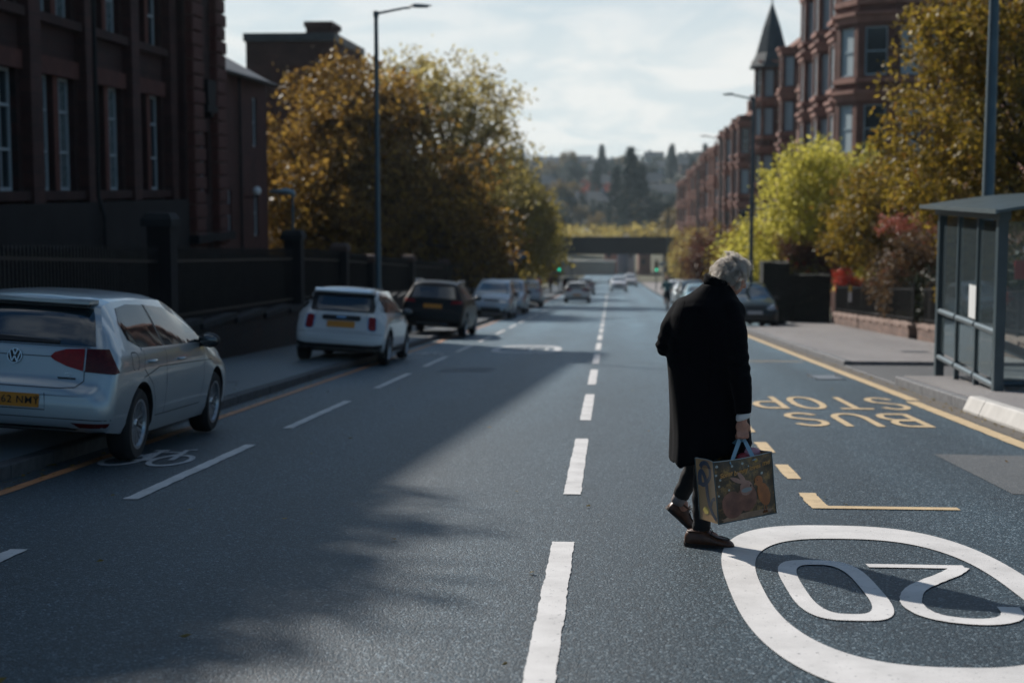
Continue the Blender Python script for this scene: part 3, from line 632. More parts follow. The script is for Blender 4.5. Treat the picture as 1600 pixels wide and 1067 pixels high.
for p in piers:
    t = thing('gate_pier', pw.get(p, 'dark square stone pier in the left boundary wall, nearest the camera') if p < 50 else ( 'dark stone pier '+{56: 'past the wide one behind the lamp', 68: 'beside the silver people carrier', 80: 'farthest along the left wall'}[int(p)]), 'pier', (XW-.2, p, zr(p)), group='stone piers of the left boundary wall')
    top = {24.9: 1.02, 35.5: .42, 41.7: -.12, 46.5: -.66}.get(p, zr(p)+2.45)
    mb = MB(); mb.box(XW-.38, XW+.02, p-.20, p+.20, zr(p)-.1, top-.12); mb.build('shaft', m_sootd, t)
    mb = MB(); w_, = (.26,)
    mb.add([(XW-.2+sx*w_, p+sy*w_, top-.12) for sx, sy in ((-1, -1), (1, -1), (1, 1), (-1, 1))]+[(XW-.2+sx*w_, p+sy*w_, top) for sx, sy in ((-1, -1), (1, -1), (1, 1), (-1, 1))]+[(XW-.2+sx*.2, p+sy*.2, top+.1) for sx, sy in ((-1, -1), (1, -1), (1, 1), (-1, 1))],
           [(0, 1, 5, 4), (1, 2, 6, 5), (2, 3, 7, 6), (3, 0, 4, 7), (4, 5, 9, 8), (5, 6, 10, 9), (6, 7, 11, 10), (7, 4, 8, 11), (8, 9, 10, 11), (3, 2, 1, 0)])
    mb.build('cap', mat('pier_cap', (.10, .062, .05), .85, var=(3, .4), bump=(20, .4, .01)) if p > 36 else mat('pier_cap_dark', (.014, .016, .018), .85, var=(3, .4), bump=(20, .4, .01)), t)
for i in range(len(piers)-1):
    a, b = piers[i]+.3, piers[i+1]-.3
    t = thing('railing_fence', 'black iron railings on the left wall, '+['nearest section behind the silver hatchback', 'section behind the front of the silver hatchback', 'section left of the white parked car', 'section behind the white parked car', 'section behind the black parked car', 'section beyond the black parked car', 'farthest section under the trees'][i], 'railing', (XW-.18, (a+b)/2, zr((a+b)/2)), group='black railings on the left wall')
    mb = MB(); n = int((b-a)/.13); 
    for k in range(n+1):
        yy = a+(b-a)*k/n; zb = wt(yy)+.06; mb.box(XW-.19, XW-.17, yy-.01, yy+.01, zb, zb+1.25)
        mb.add([(XW-.18+sx*.018, yy+sy*.018, zb+1.25) for sx, sy in ((-1, -1), (1, -1), (1, 1), (-1, 1))]+[(XW-.18, yy, zb+1.36)], [(0, 1, 4), (1, 2, 4), (2, 3, 4), (3, 0, 4)])
    mb.build('bars', m_blackm, t)['kind'] = 'stuff'
    mb = MB()
    for dz in (.18, 1.12): mb.add([(XW-.2, a, wt(a)+dz), (XW-.16, a, wt(a)+dz), (XW-.16, a, wt(a)+dz+.05), (XW-.2, a, wt(a)+dz+.05), (XW-.2, b, wt(b)+dz), (XW-.16, b, wt(b)+dz), (XW-.16, b, wt(b)+dz+.05), (XW-.2, b, wt(b)+dz+.05)], [(0, 3, 2, 1), (0, 1, 5, 4), (1, 2, 6, 5), (2, 3, 7, 6), (3, 0, 4, 7), (4, 5, 6, 7)])
    mb.build('rail', m_blackm, t)
# boarded dark fence behind the railings (solid dark band under the building)
hd = thing('dark_hedge', 'solid very dark clipped hedge behind the left railings below the school windows', 'hedge', (-9.2, 40, zr(40)))
def bumpybox(mb, x0, x1, y0, y1, f0, f1, step=.5, amp=.08, seed=0):
    nx, ny = max(2, int((x1-x0)/step)), max(2, int((y1-y0)/step)); nz = 5
    def nv(x, y, z): n_ = noise.noise_vector(Vector((x*1.3+seed, y*1.3, z*1.3))); return (x+n_.x*amp, y+n_.y*amp, z+n_.z*amp)
    def sheet(P, a, b):
        vs = [nv(*P(i/a, j/b)) for j in range(b+1) for i in range(a+1)]
        mb.add(vs, [(j*(a+1)+i, j*(a+1)+i+1, (j+1)*(a+1)+i+1, (j+1)*(a+1)+i) for j in range(b) for i in range(a)])
    Y = lambda t: y0+(y1-y0)*t; X = lambda t: x0+(x1-x0)*t
    sheet(lambda u, v: (x0, Y(1-u), f0(Y(1-u))+(f1(Y(1-u))-f0(Y(1-u)))*v), ny, nz); sheet(lambda u, v: (x1, Y(u), f0(Y(u))+(f1(Y(u))-f0(Y(u)))*v), ny, nz)
    sheet(lambda u, v: (X(u), y0, f0(y0)+(f1(y0)-f0(y0))*v), nx, nz); sheet(lambda u, v: (X(1-u), y1, f0(y1)+(f1(y1)-f0(y1))*v), nx, nz)
    sheet(lambda u, v: (X(u), Y(v), f1(Y(v))), nx, ny)
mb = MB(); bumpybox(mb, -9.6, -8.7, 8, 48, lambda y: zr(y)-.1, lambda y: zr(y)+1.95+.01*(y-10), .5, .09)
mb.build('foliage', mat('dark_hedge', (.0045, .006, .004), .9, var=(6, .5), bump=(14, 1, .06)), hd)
# ---------------- right: red sandstone tenement, corner bow, bays, turret
ten = thing('tenement', 'red sandstone tenement with bow windows at the corner of the side street on the right', 'building', (12.2, 78, zr(75)))
E1 = 13.6; SILL = [-.45, 3.05, 6.5, 9.95]
def lathe_bay(mb, cx, cy, r, a0, a1, n, z0, z1, skip=None, squash=1.0):
    pts = [(cx+r*math.cos(R(a0+(a1-a0)*i/n)), cy+squash*r*math.sin(R(a0+(a1-a0)*i/n))) for i in range(n+1)]
    return pts
def bay(root, pts, z0, z1, sills, wh, wfrac, mstone, mtrim, wdepth=.12, windows=None, fm=None):
    """faceted bay: each facet a wall with an opening, string courses proud of it"""
    wall = MB(); trims = []
    for i in range(len(pts)-1):
        a = Vector((*pts[i], 0)); b = Vector((*pts[i+1], 0)); L = (b-a).length; d = (b-a)/L; nrm = Vector((d.y, -d.x, 0))
        P = lambda u, z, dep: a+d*u-nrm*dep+Vector((0, 0, z))
        holes = []
        if windows is None or i in windows:
            for s in sills: holes.append((L*(1-wfrac)/2, L*(1+wfrac)/2, s, s+wh))
        U = sorted(set([0, L]+[h[0] for h in holes]+[h[1] for h in holes])); Z = sorted(set([z0, z1]+[h[2] for h in holes]+[h[3] for h in holes]))
        for p in range(len(U)-1):
            for q_ in range(len(Z)-1):
                mu, mz = (U[p]+U[p+1])/2, (Z[q_]+Z[q_+1])/2
                if any(h[0] < mu < h[1] and h[2] < mz < h[3] for h in holes): continue
                wall.quad(P(U[p], Z[q_], 0), P(U[p+1], Z[q_], 0), P(U[p+1], Z[q_+1], 0), P(U[p], Z[q_+1], 0))
        for (u0, u1, s0, s1) in holes:
            for (p, q_) in (((u0, s0), (u1, s0)), ((u1, s0), (u1, s1)), ((u1, s1), (u0, s1)), ((u0, s1), (u0, s0))):
                wall.quad(P(*p, 0), P(*q_, 0), P(*q_, wdepth+.1), P(*p, wdepth+.1))
            c_ = P((u0+u1)/2, s0, wdepth)
            window(root, c_.x, c_.y, s0, math.atan2(d.y, d.x), round(u1-u0, 3), s1-s0, (.5,), 1, fm or m_framed, m_blind if (i+int(s0)) % 3 else m_pane)
    for s in sills:
        for (zz1, zz2, o_) in ((s-.32, s-.10, .14), (s+wh+.18, s+wh+.50, .10), (s+wh+.50, s+wh+.66, .24)):
            trim = MB(); trims.append(trim)
            n_ = len(pts); out = []
            for i in range(n_):
                a = Vector((*pts[max(0, i-1)], 0)); b = Vector((*pts[min(n_-1, i+1)], 0)); d = (b-a).normalized(); nr = Vector((d.y, -d.x, 0)); out.append(Vector((*pts[i], 0))+nr*o_)
            for i in range(n_-1):
                a, b, c_, e_ = Vector((*pts[i], 0)), Vector((*pts[i+1], 0)), out[i+1], out[i]
                z_ = lambda v, k: Vector((v.x, v.y, k))
                trim.quad(z_(e_, zz1), z_(c_, zz1), z_(c_, zz2), z_(e_, zz2)); trim.quad(z_(a, zz2), z_(e_, zz2), z_(c_, zz2), z_(b, zz2)); trim.quad(z_(a, zz1), z_(b, zz1), z_(c_, zz1), z_(e_, zz1))
            for e_ in (0, n_-1):
                a, o2 = Vector((*pts[e_], 0)), out[e_]; trim.quad((a.x, a.y, zz1), (o2.x, o2.y, zz1), (o2.x, o2.y, zz2), (a.x, a.y, zz2))
    w_ = wall.build('bay', mstone, root); [tr_.build('string_course', mtrim, w_) for tr_ in trims]
    cap = MB(); cap.add([(*p, z1) for p in pts], [tuple(range(len(pts)))]); cap.build('bay_roof', m_slate, w_)
    return w_
# main body: road face at x=12.2, near face at y=71
holes = []
for yc in (76.6, 80.6, 87.4, 91.4):
    for s in SILL: holes.append((yc-.45, yc+.45, s, s+2.1))
mb = MB(); facade(mb, '-X', 12.2, 71, 95, zr(75)-2, E1, holes, .25)
hs2 = [(xc-.55, xc+.55, s, s+2.1) for xc in (16.4, 18.8, 21.5) for s in SILL]
mb.box(12.6, 24, 71.4, 95, zr(75)-2, E1)
mb.build('wall', m_red, ten)
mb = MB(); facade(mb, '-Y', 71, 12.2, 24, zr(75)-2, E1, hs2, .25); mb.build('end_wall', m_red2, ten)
for yc in (76.6, 80.6, 87.4, 91.4):
    for s in SILL: window(ten, 12.38, yc, s, '-X', .9, 2.1, (.5,), 1, m_framed)
for xc in (16.4, 18.8, 21.5):
    for s in SILL: window(ten, xc, 71.18, s, '-Y', 1.1, 2.1, (.5,), 1, m_framed)
# corner bow
bay(ten, [(12.3, 74.2), (10.65, 73.4), (10.35, 71.6), (11.05, 69.85), (12.55, 69.15), (14.2, 69.55), (15.0, 71.0)][0:7], zr(75)-2, E1, SILL, 2.15, .62, m_red, m_redt, windows=(0, 2, 3, 4, 5))
for yc, ww in ((78.6, 1), (84.9, 1), (90.8, 1)):
    bay(ten, [(12.2, yc+1.7), (11.15, yc+1.0), (11.15, yc-1.0), (12.2, yc-1.7)], zr(75)-2, E1-.5, SILL, 2.1, .62, m_red, m_redt)
mb = MB()
for s in SILL:
    for (za, zb, o_) in ((s-.30, s-.12, .10), (s+2.62, s+2.78, .18)): mb.box(12.2-o_, 12.2, 74.3, 95, za, zb)
mb.box(11.8, 24.2, 70.7, 95.1, E1, E1+.35); mb.box(12.0, 12.2, 71, 95, E1-.6, E1); mb.build('cornice', m_redt, ten)
mb = MB(); mb.add([(11.9, 70.8, E1+.36), (24, 70.8, E1+.36), (18, 74, E1+3.6), (11.9, 95, E1+.36), (24, 95, E1+.36), (18, 92, E1+3.6)], [(0, 1, 2), (0, 2, 5, 3), (1, 4, 5, 2), (3, 5, 4)]); mb.build('roof', m_slate, ten)
mb = MB(); mb.box(15, 16.2, 80, 83, E1+1, E1+4.4); mb.build('chimney', m_redt, ten)
# second block with the turret
tt = thing('turret_block', 'red sandstone block with a slate witch hat turret farther along on the right', 'building', (12.2, 105, zr(105)))
E2 = 10.6; S2 = [-1.6, 1.85, 5.2, 8.15]
holes = [(yc-.45, yc+.45, s, s+1.9) for yc in (98.5, 101, 106, 108.2) for s in S2]
mb = MB(); facade(mb, '-X', 12.2, 95.1, 112, zr(105)-2, E2, holes, .25); mb.box(12.6, 22, 95.2, 112, zr(105)-2, E2); mb.build('wall', m_red, tt)
for yc in (98.5, 101, 106, 108.2):
    for s in S2: window(tt, 12.38, yc, s, '-X', .9, 1.9, (.5,), 1, m_framed)
bay(tt, [(12.2, 104.9), (11.3, 104.3), (11.3, 102.7), (12.2, 102.1)], zr(105)-2, E2-.4, S2, 1.9, .6, m_red, m_redt)
pts = [(11.45+1.22*math.cos(R(a)), 111+1.22*math.sin(R(a))) for a in (100, 145, 190, 235, 280, 325)]
bay(tt, pts, zr(105)-2, 9.95, S2[:-1]+[7.9], 1.85, .62, m_red, m_redt, fm=m_framed)
mb = MB(); mb.lathe([(1.62, 9.9), (1.62, 10.05), (1.15, 11.0), (.62, 12.9), (.06, 14.5), (.03, 15.1), (0.001, 15.15)], 8, Matrix.Translation((11.45, 111, 0)) @ Matrix.Rotation(R(22.5), 4, 'Z')); mb.build('turret_roof', mat('turret_slate', (.045, .06, .065), .6, var=(3, .3), bump=(10, .5, .02)), tt)
mb = MB(); mb.box(11.85, 22, 95.0, 112.2, E2, E2+.3)
for s in S2: mb.box(12.08, 12.2, 95.2, 110, s+2.45, s+2.65)
mb.build('cornice', m_redt, tt)
mb = MB(); mb.add([(11.9, 95, E2+.3), (11.9, 112, E2+.3), (16.5, 112, E2+3), (16.5, 95, E2+3), (22, 112, E2+.3), (22, 95, E2+.3)], [(0, 1, 2, 3), (3, 2, 4, 5), (1, 4, 2)]); mb.build('roof', m_slate, tt)
mb = MB(); mb.box(13.2, 14.4, 95.3, 98, E2, E2+4.5); mb.build('chimney', m_redt, tt)
# descending row beyond
k = 0; y = 124
tones = [m_red, mat('brown_sandstone', (.19, .10, .078), .88, var=(.8, .4)), mat('pink_sandstone', (.30, .15, .11), .88, var=(.8, .4))]
while y < 246:
    L = 15.5; t = thing('tenement', ['first', 'second', 'third', 'fourth', 'fifth', 'sixth', 'seventh', 'eighth'][k]+' red sandstone terrace block stepping downhill past the turret, counted from the turret', 'building', (11.4, y+L/2, zr(y+8)), group='terrace blocks stepping down the right side')
    e = zr(y+8)+15.3+(.4 if k % 2 else 0); ss = [e-3.0-3.35*i for i in range(4)]
    hl = [(yc-.5, yc+.5, s, s+1.95) for yc in (y+1.6, y+8.0, y+14) for s in ss]
    mb = MB(); facade(mb, '-X', 11.6, y, y+L-.1, zr(y+8)-2, e, hl, .2); mb.box(11.9, 20, y, y+L-.1, zr(y+8)-2, e); mb.build('wall', tones[k % 3], t)
    for yc in (y+1.6, y+8.0, y+14):
        for s in ss: window(t, 11.75, yc, s, '-X', 1.0, 1.95, (.5,), 1, m_framed)
    for yc in (y+4.7, y+11.2): bay(t, [(11.6, yc+1.6), (10.6, yc+.95), (10.6, yc-.95), (11.6, yc-1.6)], zr(y+8)-2, e+.1, ss, 1.95, .6, tones[k % 3], m_redt)
    mb = MB(); mb.box(11.3, 20.1, y-.05, y+L-.05, e, e+.3); mb.build('cornice', m_redt, t)
    mb = MB(); mb.add([(11.4, y, e+.31), (11.4, y+L, e+.31), (15.8, y+L, e+2.6), (15.8, y, e+2.6), (20, y+L, e+.31), (20, y, e+.31)], [(0, 1, 2, 3), (3, 2, 4, 5), (0, 3, 5), (1, 4, 2)]); mb.build('roof', m_slate, t)
    mb = MB(); mb.box(12.4, 13.6, y+.1, y+1.3, e+.3, e+2.4); mb.box(12.6, 12.9, y+.4, y+.7, e+2.4, e+2.9); mb.build('chimney', m_redt, t)
    y += L; k += 1
# near right: brick house glimpsed beyond the bus shelter
hs = thing('brick_house', 'orange red brick house wall glimpsed past the bus shelter at the right edge', 'house', (14, 45, zr(45)))
mb = MB(); facade(mb, '-Y', 40, 11.6, 22, zr(45)-1, 1.2, [(13.2, 14.4, -2.2, -.9)], .15); mb.box(11.6, 22, 40.3, 50, zr(45)-1, 1.2)
mb.build('wall', mat('orange_brick', (.33, .115, .07), .85, var=(1.2, .25), bump=(60, .3, .003), brick=(.23, .075, (.30, .22, .18), (R(90), 0, 0))), hs)
window(hs, 13.8, 40.1, -2.2, '-Y', 1.2, 1.3, (.5,), 2)
mb = MB(); mb.add([(11.2, 39.7, 1.1), (22.4, 39.7, 1.1), (22.4, 45, 4.2), (11.2, 45, 4.2), (11.2, 50.4, 1.1), (22.4, 50.4, 1.1)], [(0, 1, 2, 3), (3, 2, 5, 4)]); mb.build('roof', m_slate, hs)
mb = MB(); mb.add([(11.25, 40, 1.2), (11.25, 45, 4.1), (11.25, 50, 1.2)], [(0, 1, 2)]); mb.build('gable', MATS['orange_brick'], hs)
# right: low garden wall with railing
XR = 8.1
gw = thing('garden_wall', 'low pinkish stone garden wall along the right pavement', 'wall', (XR+.15, 45, zr(45)))
m_gw = mat('garden_wall_stone', (.22, .14, .11), .85, var=(2.5, .4), bump=(20, .6, .01), brick=(.5, .2, (.10, .07, .06)))
cp = {}
def wseg(y0, y1):
    mb = MB(); y = y0; 
    while y < y1-.1:
        e = min(y+1.2, y1); z = zr((y+e)/2)+.11; mb.box(XR, XR+.28, y, e, z-.3, z+.30)
        key = round(e-y, 2)
        if key not in cp: q = MB(); q.box(-.03, .31, .006, key-.006, .30, .40); cp[key] = q.mesh('coping_stone', mat('garden_coping', (.30, .21, .17), .85, var=(3, .35), bump=(24, .5, .008)))
        link_mesh('coping_stone', cp[key], gw, loc=(-.15, y-45, z-zr(45))); y = e
    mb.build('masonry', m_gw, gw)
wseg(28, 40.3); wseg(41.5, 56)
# railings above the garden wall
for (a, b, nm) in ((28.2, 40.2, 'behind the bus shelter'), (41.6, 55.9, 'in front of the brown bushes')):
    t = thing('railing_fence', 'thin dark iron railing on the low garden wall '+nm, 'railing', (XR+.14, (a+b)/2, zr((a+b)/2)), group='railings on the right garden wall')
    mb = MB(); n = int((b-a)/.13)
    for k_ in range(n+1):
        yy = a+(b-a)*k_/n; z = zr(yy)+.5; mb.box(XR+.13, XR+.15, yy-.008, yy+.008, z, z+1.0)
    mb.build('bars', m_blackm, t)['kind'] = 'stuff'
    mb = MB()
    for dz in (.62, 1.42): mb.add([(XR+.12, a, zr(a)+dz), (XR+.16, a, zr(a)+dz), (XR+.16, a, zr(a)+dz+.03), (XR+.12, a, zr(a)+dz+.03), (XR+.12, b, zr(b)+dz), (XR+.16, b, zr(b)+dz), (XR+.16, b, zr(b)+dz+.03), (XR+.12, b, zr(b)+dz+.03)], [(0, 3, 2, 1), (0, 1, 5, 4), (1, 2, 6, 5), (2, 3, 7, 6), (3, 0, 4, 7), (4, 5, 6, 7)])
    mb.build('rail', m_blackm, t)
    for yy in np.arange(a, b+.1, 2.8):
        mb = MB(); mb.box(XR+.11, XR+.17, yy-.03, yy+.03, zr(yy)+.3, zr(yy)+1.6); mb.build('post', m_blackm, t)
# ---------------- railway bridge
br = thing('railway_bridge', 'dark steel girder railway bridge across the street in the distance', 'bridge', (0, 230, zr(230)))
m_gird = mat('girder_steel', (.007, .011, .014), .6, var=(.5, .4))
mb = MB(); mb.box(-34, 26, 229.0, 229.3, -8.6, -6.25); mb.box(-34, 26, 236.0, 236.3, -8.6, -6.25); mb.box(-34, 26, 228.8, 229.4, -6.28, -6.1); mb.box(-34, 26, 228.8, 229.4, -8.75, -8.55); mb.build('girder', m_gird, br)
mb = MB()
for x in np.arange(-33, 26, 1.5): mb.box(x-.06, x+.06, 228.85, 229.02, -8.55, -6.3)
mb.build('stiffener', m_gird, br)['kind'] = 'stuff'
mb = MB(); mb.box(-34, 26, 229.3, 236.0, -8.2, -7.9); mb.build('deck', m_gird, br)
mb = MB(); mb.box(-9.5, -8.0, 228.8, 236.3, -15, -8.6); mb.box(8.2, 12, 228.8, 236.3, -15, -8.6); mb.build('abutment', mat('abutment', (.10, .085, .08), .9, var=(.5, .5)), br)
for sx, x0, x1 in ((-1, -60, -9.4), (1, 12, 60)):
    mb = MB(); P = lambda x, z, y: (x, y, z)
    mb.add([(x0, 222, -14), (x1, 226, -14), (x1, 229, -7.2), (x0, 229, -7.0), (x0, 238, -7.0), (x1, 238, -7.2), (x1, 243, -15), (x0, 246, -15)], [(0, 1, 2, 3), (3, 2, 5, 4), (4, 5, 6, 7), (0, 3, 4, 7), (1, 6, 5, 2)])
    structure(mb.build('embankment', m_soil, fixn=True))
# beyond the bridge
def simple(name, label, cat, parts, loc, group=None):
    t = thing(name, label, cat, loc, group)
    for nm, m, boxes in parts:
        mb = MB()
        for b in boxes: mb.box(*b)
        mb.build(nm, m, t)
    return t
m_tan = mat('sunlit_tan_wall', (.60, .48, .37), .9, var=(.3, .25)); m_pink = mat('pink_brick_wall', (.36, .19, .15), .9, var=(.3, .3)); m_wh = mat('white_render', (.62, .62, .58), .8, var=(.3, .2)); m_blu = mat('shaded_white_render', (.16, .24, .31), .6, var=(.3, .2))
simple('retaining_wall', 'pale tan sunlit retaining wall under the railway bridge', 'wall', [('masonry', m_tan, [(-12, 1.0, 300, 301, -17, -13.4)]), ('coping', m_wh, [(-12.1, 1.1, 299.9, 301.1, -13.4, -13.2)])], (-5, 300, -17))
simple('brick_pier', 'pink brick building end seen left of the white gable under the bridge', 'building', [('wall', m_pink, [(-1.2, 1.5, 308, 316, -17, -10.4)]), ('window', m_pane, [(-.6, .1, 307.9, 308.05, -13, -11.6)])], (0, 310, -17))
t = simple('white_building', 'small white gabled building with blue shade coloured into its side seen under the bridge', 'building', [('wall', m_blu, [(1.6, 3.6, 318, 330, -17, -10.3)]), ('bright_wall', m_wh, [(3.6, 5.2, 318.5, 330, -17, -9.8)]), ('window', m_pane, [(4.0, 4.6, 318.4, 318.55, -13.5, -12)])], (3, 318, -17))  # blue grey wall is the white building's shade put into colour
mb = MB(); mb.add([(1.4, 317.8, -10.3), (5.4, 317.8, -9.8), (3.6, 317.8, -9.0), (1.4, 330, -10.3), (5.4, 330, -9.8), (3.6, 330, -9.0)], [(0, 1, 2), (0, 2, 5, 3), (1, 4, 5, 2)]); mb.build('roof', m_slate, t)
simple('brick_pier', 'pink brick wall right of the white gable under the bridge', 'building', [('wall', m_pink, [(5.6, 8.0, 300, 312, -17, -11.6)]), ('window', m_pane, [(6.3, 6.9, 299.9, 300.05, -14, -12.8)])], (6.5, 305, -17))
# ---------------- hillside houses
m_roofd = mat('far_slate', (.045, .06, .072), .7, var=(.2, .3)); m_grey = mat('grey_render', (.13, .145, .155), .85, var=(.2, .3)); m_whf = mat('far_white_wall', (.36, .39, .41), .8)
hrnd = random.Random(3); kinds = [(m_grey, 'grey'), (m_whf, 'white'), (mat('far_pink', (.17, .105, .09), .9), 'pinkish'), (mat('brown_wall', (.13, .085, .07), .85), 'brown')]
def far_house(x, y, L, D, h, rh, mk, nm):
    z = terr(x, y)-.5; t = thing('hillside_house', nm, 'house', (x, y, z), group='houses on the far hillside')
    mb = MB(); mb.box(x-L/2, x+L/2, y-D/2, y+D/2, z-2, z+h); mb.build('wall', mk, t)
    mb = MB(); a = .6; mb.add([(x-L/2-a, y-D/2-a, z+h), (x+L/2+a, y-D/2-a, z+h), (x+L/2+a, y, z+h+rh), (x-L/2-a, y, z+h+rh), (x+L/2+a, y+D/2+a, z+h), (x-L/2-a, y+D/2+a, z+h)], [(0, 1, 2, 3), (3, 2, 4, 5), (0, 3, 5), (1, 4, 2), (0, 5, 4, 1)]); r = mb.build('roof', m_roofd, t)
    mb = MB(); mb.box(x-L/4-.6, x-L/4+.6, y-.5, y+.5, z+h+rh*.5, z+h+rh+1.2); mb.build('chimney', mk, r)
    n = int(L/3.2)
    q = MB(); q.box(-.6, .6, -.05, .06, 0, 1.5); wm = WM.setdefault('farwin', q.mesh('window', m_pane))
    for i in range(n):
        for s in range(int(h/2.9)): link_mesh('window', wm, t, loc=(-L/2+(i+.5)*L/n, -D/2, 1.4+2.9*s))
names = {}; KNS = 'grey white pinkish brown'.split()
rows = [(520, 5, 1), (620, 7, 0), (740, 8, 1), (860, 12, 0), (930, 15, 1)]
for (yy, n, odd) in rows:
    for i in range(n):
        fx = (i+.5+.25*odd)/n; x = (-.055+fx*.15)*yy*1.0+hrnd.uniform(-4, 4); y = yy+hrnd.uniform(-18, 18)
        if hrnd.random() < .22: continue
        mk, kn = hrnd.choice(kinds); far_house(x, y, hrnd.uniform(9, 19), 9, hrnd.choice([5.8, 5.8, 8.7]), hrnd.uniform(2.5, 4), mk, kn+' slate roofed house, '+ORD[i]+' from the left in the '+{420: 'lowest', 520: 'second lowest', 620: 'third lowest', 740: 'middle upper', 860: 'second highest', 930: 'topmost'}[yy]+' hillside row')
# ================================================================ VEGETATION
m_bark = mat('bark', (.055, .045, .038), .95, var=(5, .4), bump=(25, 1, .02))
L_brown = leafmat('leaves_brown_gold', [(.06, .034, .010), (.22, .125, .026), (.10, .055, .014), (.38, .24, .05), (.28, .16, .033)], .55)
L_yel = leafmat('leaves_yellow_green', [(.34, .32, .05), (.55, .50, .09), (.42, .37, .055), (.64, .58, .15)], .62); L_yg = leafmat('leaves_dull_yellow', [(.19, .155, .03), (.34, .27, .05), (.15, .115, .025), (.42, .34, .08)], .55)
L_gold = leafmat('leaves_gold', [(.29, .22, .07), (.50, .42, .14), (.25, .18, .05), (.58, .51, .20)], .6)
L_olive = leafmat('leaves_olive_gold', [(.09, .065, .012), (.26, .18, .022), (.16, .12, .015), (.40, .28, .04), (.20, .10, .02)], .48)
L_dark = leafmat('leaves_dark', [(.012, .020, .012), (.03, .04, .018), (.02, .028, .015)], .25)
L_con = leafmat('needles_blue_green', [(.012, .028, .026), (.028, .050, .045), (.018, .036, .032)], .2)
L_wine = leafmat('leaves_wine', [(.10, .03, .03), (.16, .06, .035), (.08, .035, .03), (.22, .12, .05)], .4)
L_bush = leafmat('leaves_brown_bush', [(.05, .032, .018), (.13, .075, .035), (.07, .045, .022), (.20, .12, .05)], .38)
L_red = leafmat('blossom_red', [(.55, .05, .03), (.70, .12, .07), (.40, .05, .02)], .3)
L_pink = leafmat('blossom_pink', [(.55, .22, .17), (.35, .10, .06), (.20, .10, .05)], .3)
L_far = leafmat('leaves_far_tan', [(.13, .09, .035), (.20, .14, .05), (.09, .07, .03)], .4)
L_fard = leafmat('leaves_far_dark', [(.025, .04, .035), (.05, .065, .05), (.03, .045, .04)], .3)
def leaves(cent, rad, per, size, seed, flat=.85, name='foliage'):
    """rhombus leaves in gaussian clumps; cent (n,3), rad (n,)"""
    g = np.random.default_rng(seed); n = len(cent); N = n*per
    c = np.repeat(cent, per, 0)+g.normal(0, 1, (N, 3))*np.repeat(rad, per)[:, None]*np.array([1, 1, flat])*.55
    a = g.normal(0, 1, (N, 3)); a /= np.linalg.norm(a, axis=1)[:, None]; b = np.cross(a, g.normal(0, 1, (N, 3))); b /= np.linalg.norm(b, axis=1)[:, None]
    s = (size*g.uniform(.6, 1.35, N))[:, None]
    V = np.empty((N, 4, 3)); V[:, 0] = c+a*s; V[:, 1] = c+b*s*.55; V[:, 2] = c-a*s; V[:, 3] = c-b*s*.55
    me = bpy.data.meshes.new(name); me.vertices.add(N*4); me.vertices.foreach_set('co', V.reshape(-1))
    me.loops.add(N*4); me.loops.foreach_set('vertex_index', np.arange(N*4, dtype=np.int32)); me.polygons.add(N)
    me.polygons.foreach_set('loop_start', np.arange(0, N*4, 4, dtype=np.int32))
    me.update(calc_edges=True); me.validate(); return me
def crown_pts(lobes, n, seed, shell=.55, power=1.0):
    """lobes: (cx,cy,cz,rx,ry,rz); clump centres biased to the outside of each lobe"""
    g = np.random.default_rng(seed); L = np.array(lobes, float); vol = np.prod(L[:, 3:], 1)**.67; k = g.choice(len(L), n, p=vol/vol.sum())
    d = g.normal(0, 1, (n, 3)); d /= np.linalg.norm(d, axis=1)[:, None]; r = shell+(1-shell)*g.random(n)**.6; r = np.where(g.random(n) < .16, g.random(n)*shell, r)
    r *= 1+.14*g.normal(0, 1, n)
    return L[k, :3]+d*L[k, 3:]*r[:, None]
def branches(mb, base, fork, tips, r0, seed, n=9):
    g = random.Random(seed)
    mb.tube([base, tuple((Vector(base)+Vector(fork))/2+Vector((g.uniform(-.1, .1), g.uniform(-.1, .1), 0))), fork], [r0*1.35, r0*1.0, r0*.8], 9)
def tree(name, label, base, lobes, nclump, per, clump_r, size, lm, r0=.22, fork=None, seed=1, group=None, limbs=14, cat='tree', shell=.55):
    t = thing(name, label, cat, base, group); bx_, by_, bz_ = base
    top = max(l[2]+l[5] for l in lobes); cz = sum(l[2] for l in lobes)/len(lobes); cx_ = sum(l[0] for l in lobes)/len(lobes); cy_ = sum(l[1] for l in lobes)/len(lobes)
    if fork is None: fork = (bx_+(cx_-bx_)*.3, by_+(cy_-by_)*.3, bz_+(cz-bz_)*.45)
    mb = MB(); branches(mb, base, fork, None, r0, seed); mb.build('trunk', m_bark, t, smooth=True)
    P = crown_pts(lobes, nclump, seed, shell); g = random.Random(seed)
    mb = MB(); F = Vector(fork)
    idx = g.sample(range(nclump), min(limbs, nclump))
    for i in idx:
        T = Vector(P[i]); m1 = F.lerp(T, .35)+Vector((g.uniform(-.3, .3), g.uniform(-.3, .3), g.uniform(.0, .5))); m2 = F.lerp(T, .7)+Vector((g.uniform(-.3, .3), g.uniform(-.3, .3), g.uniform(.0, .5)))
        mb.tube([F-Vector((0, 0, r0*.5)), m1, m2, T], [r0*.5, r0*.32, r0*.18, r0*.05], 5)
        for _ in range(2):
            j = m2.lerp(T, g.random()); mb.tube([j, j+Vector((g.uniform(-1, 1), g.uniform(-1, 1), g.uniform(-.2, 1)))*clump_r*1.5], [r0*.1, r0*.03], 4)
    b = mb.build('limbs', m_bark, t, smooth=True)
    rad = np.full(nclump, clump_r)*np.random.default_rng(seed+1).uniform(.6, 1.3, nclump)
    off = np.array(base)
    me = leaves(P-off, rad, per, size, seed+2, name='crown'); me.materials.append(lm)
    link_mesh('crown', me, t)
    return t
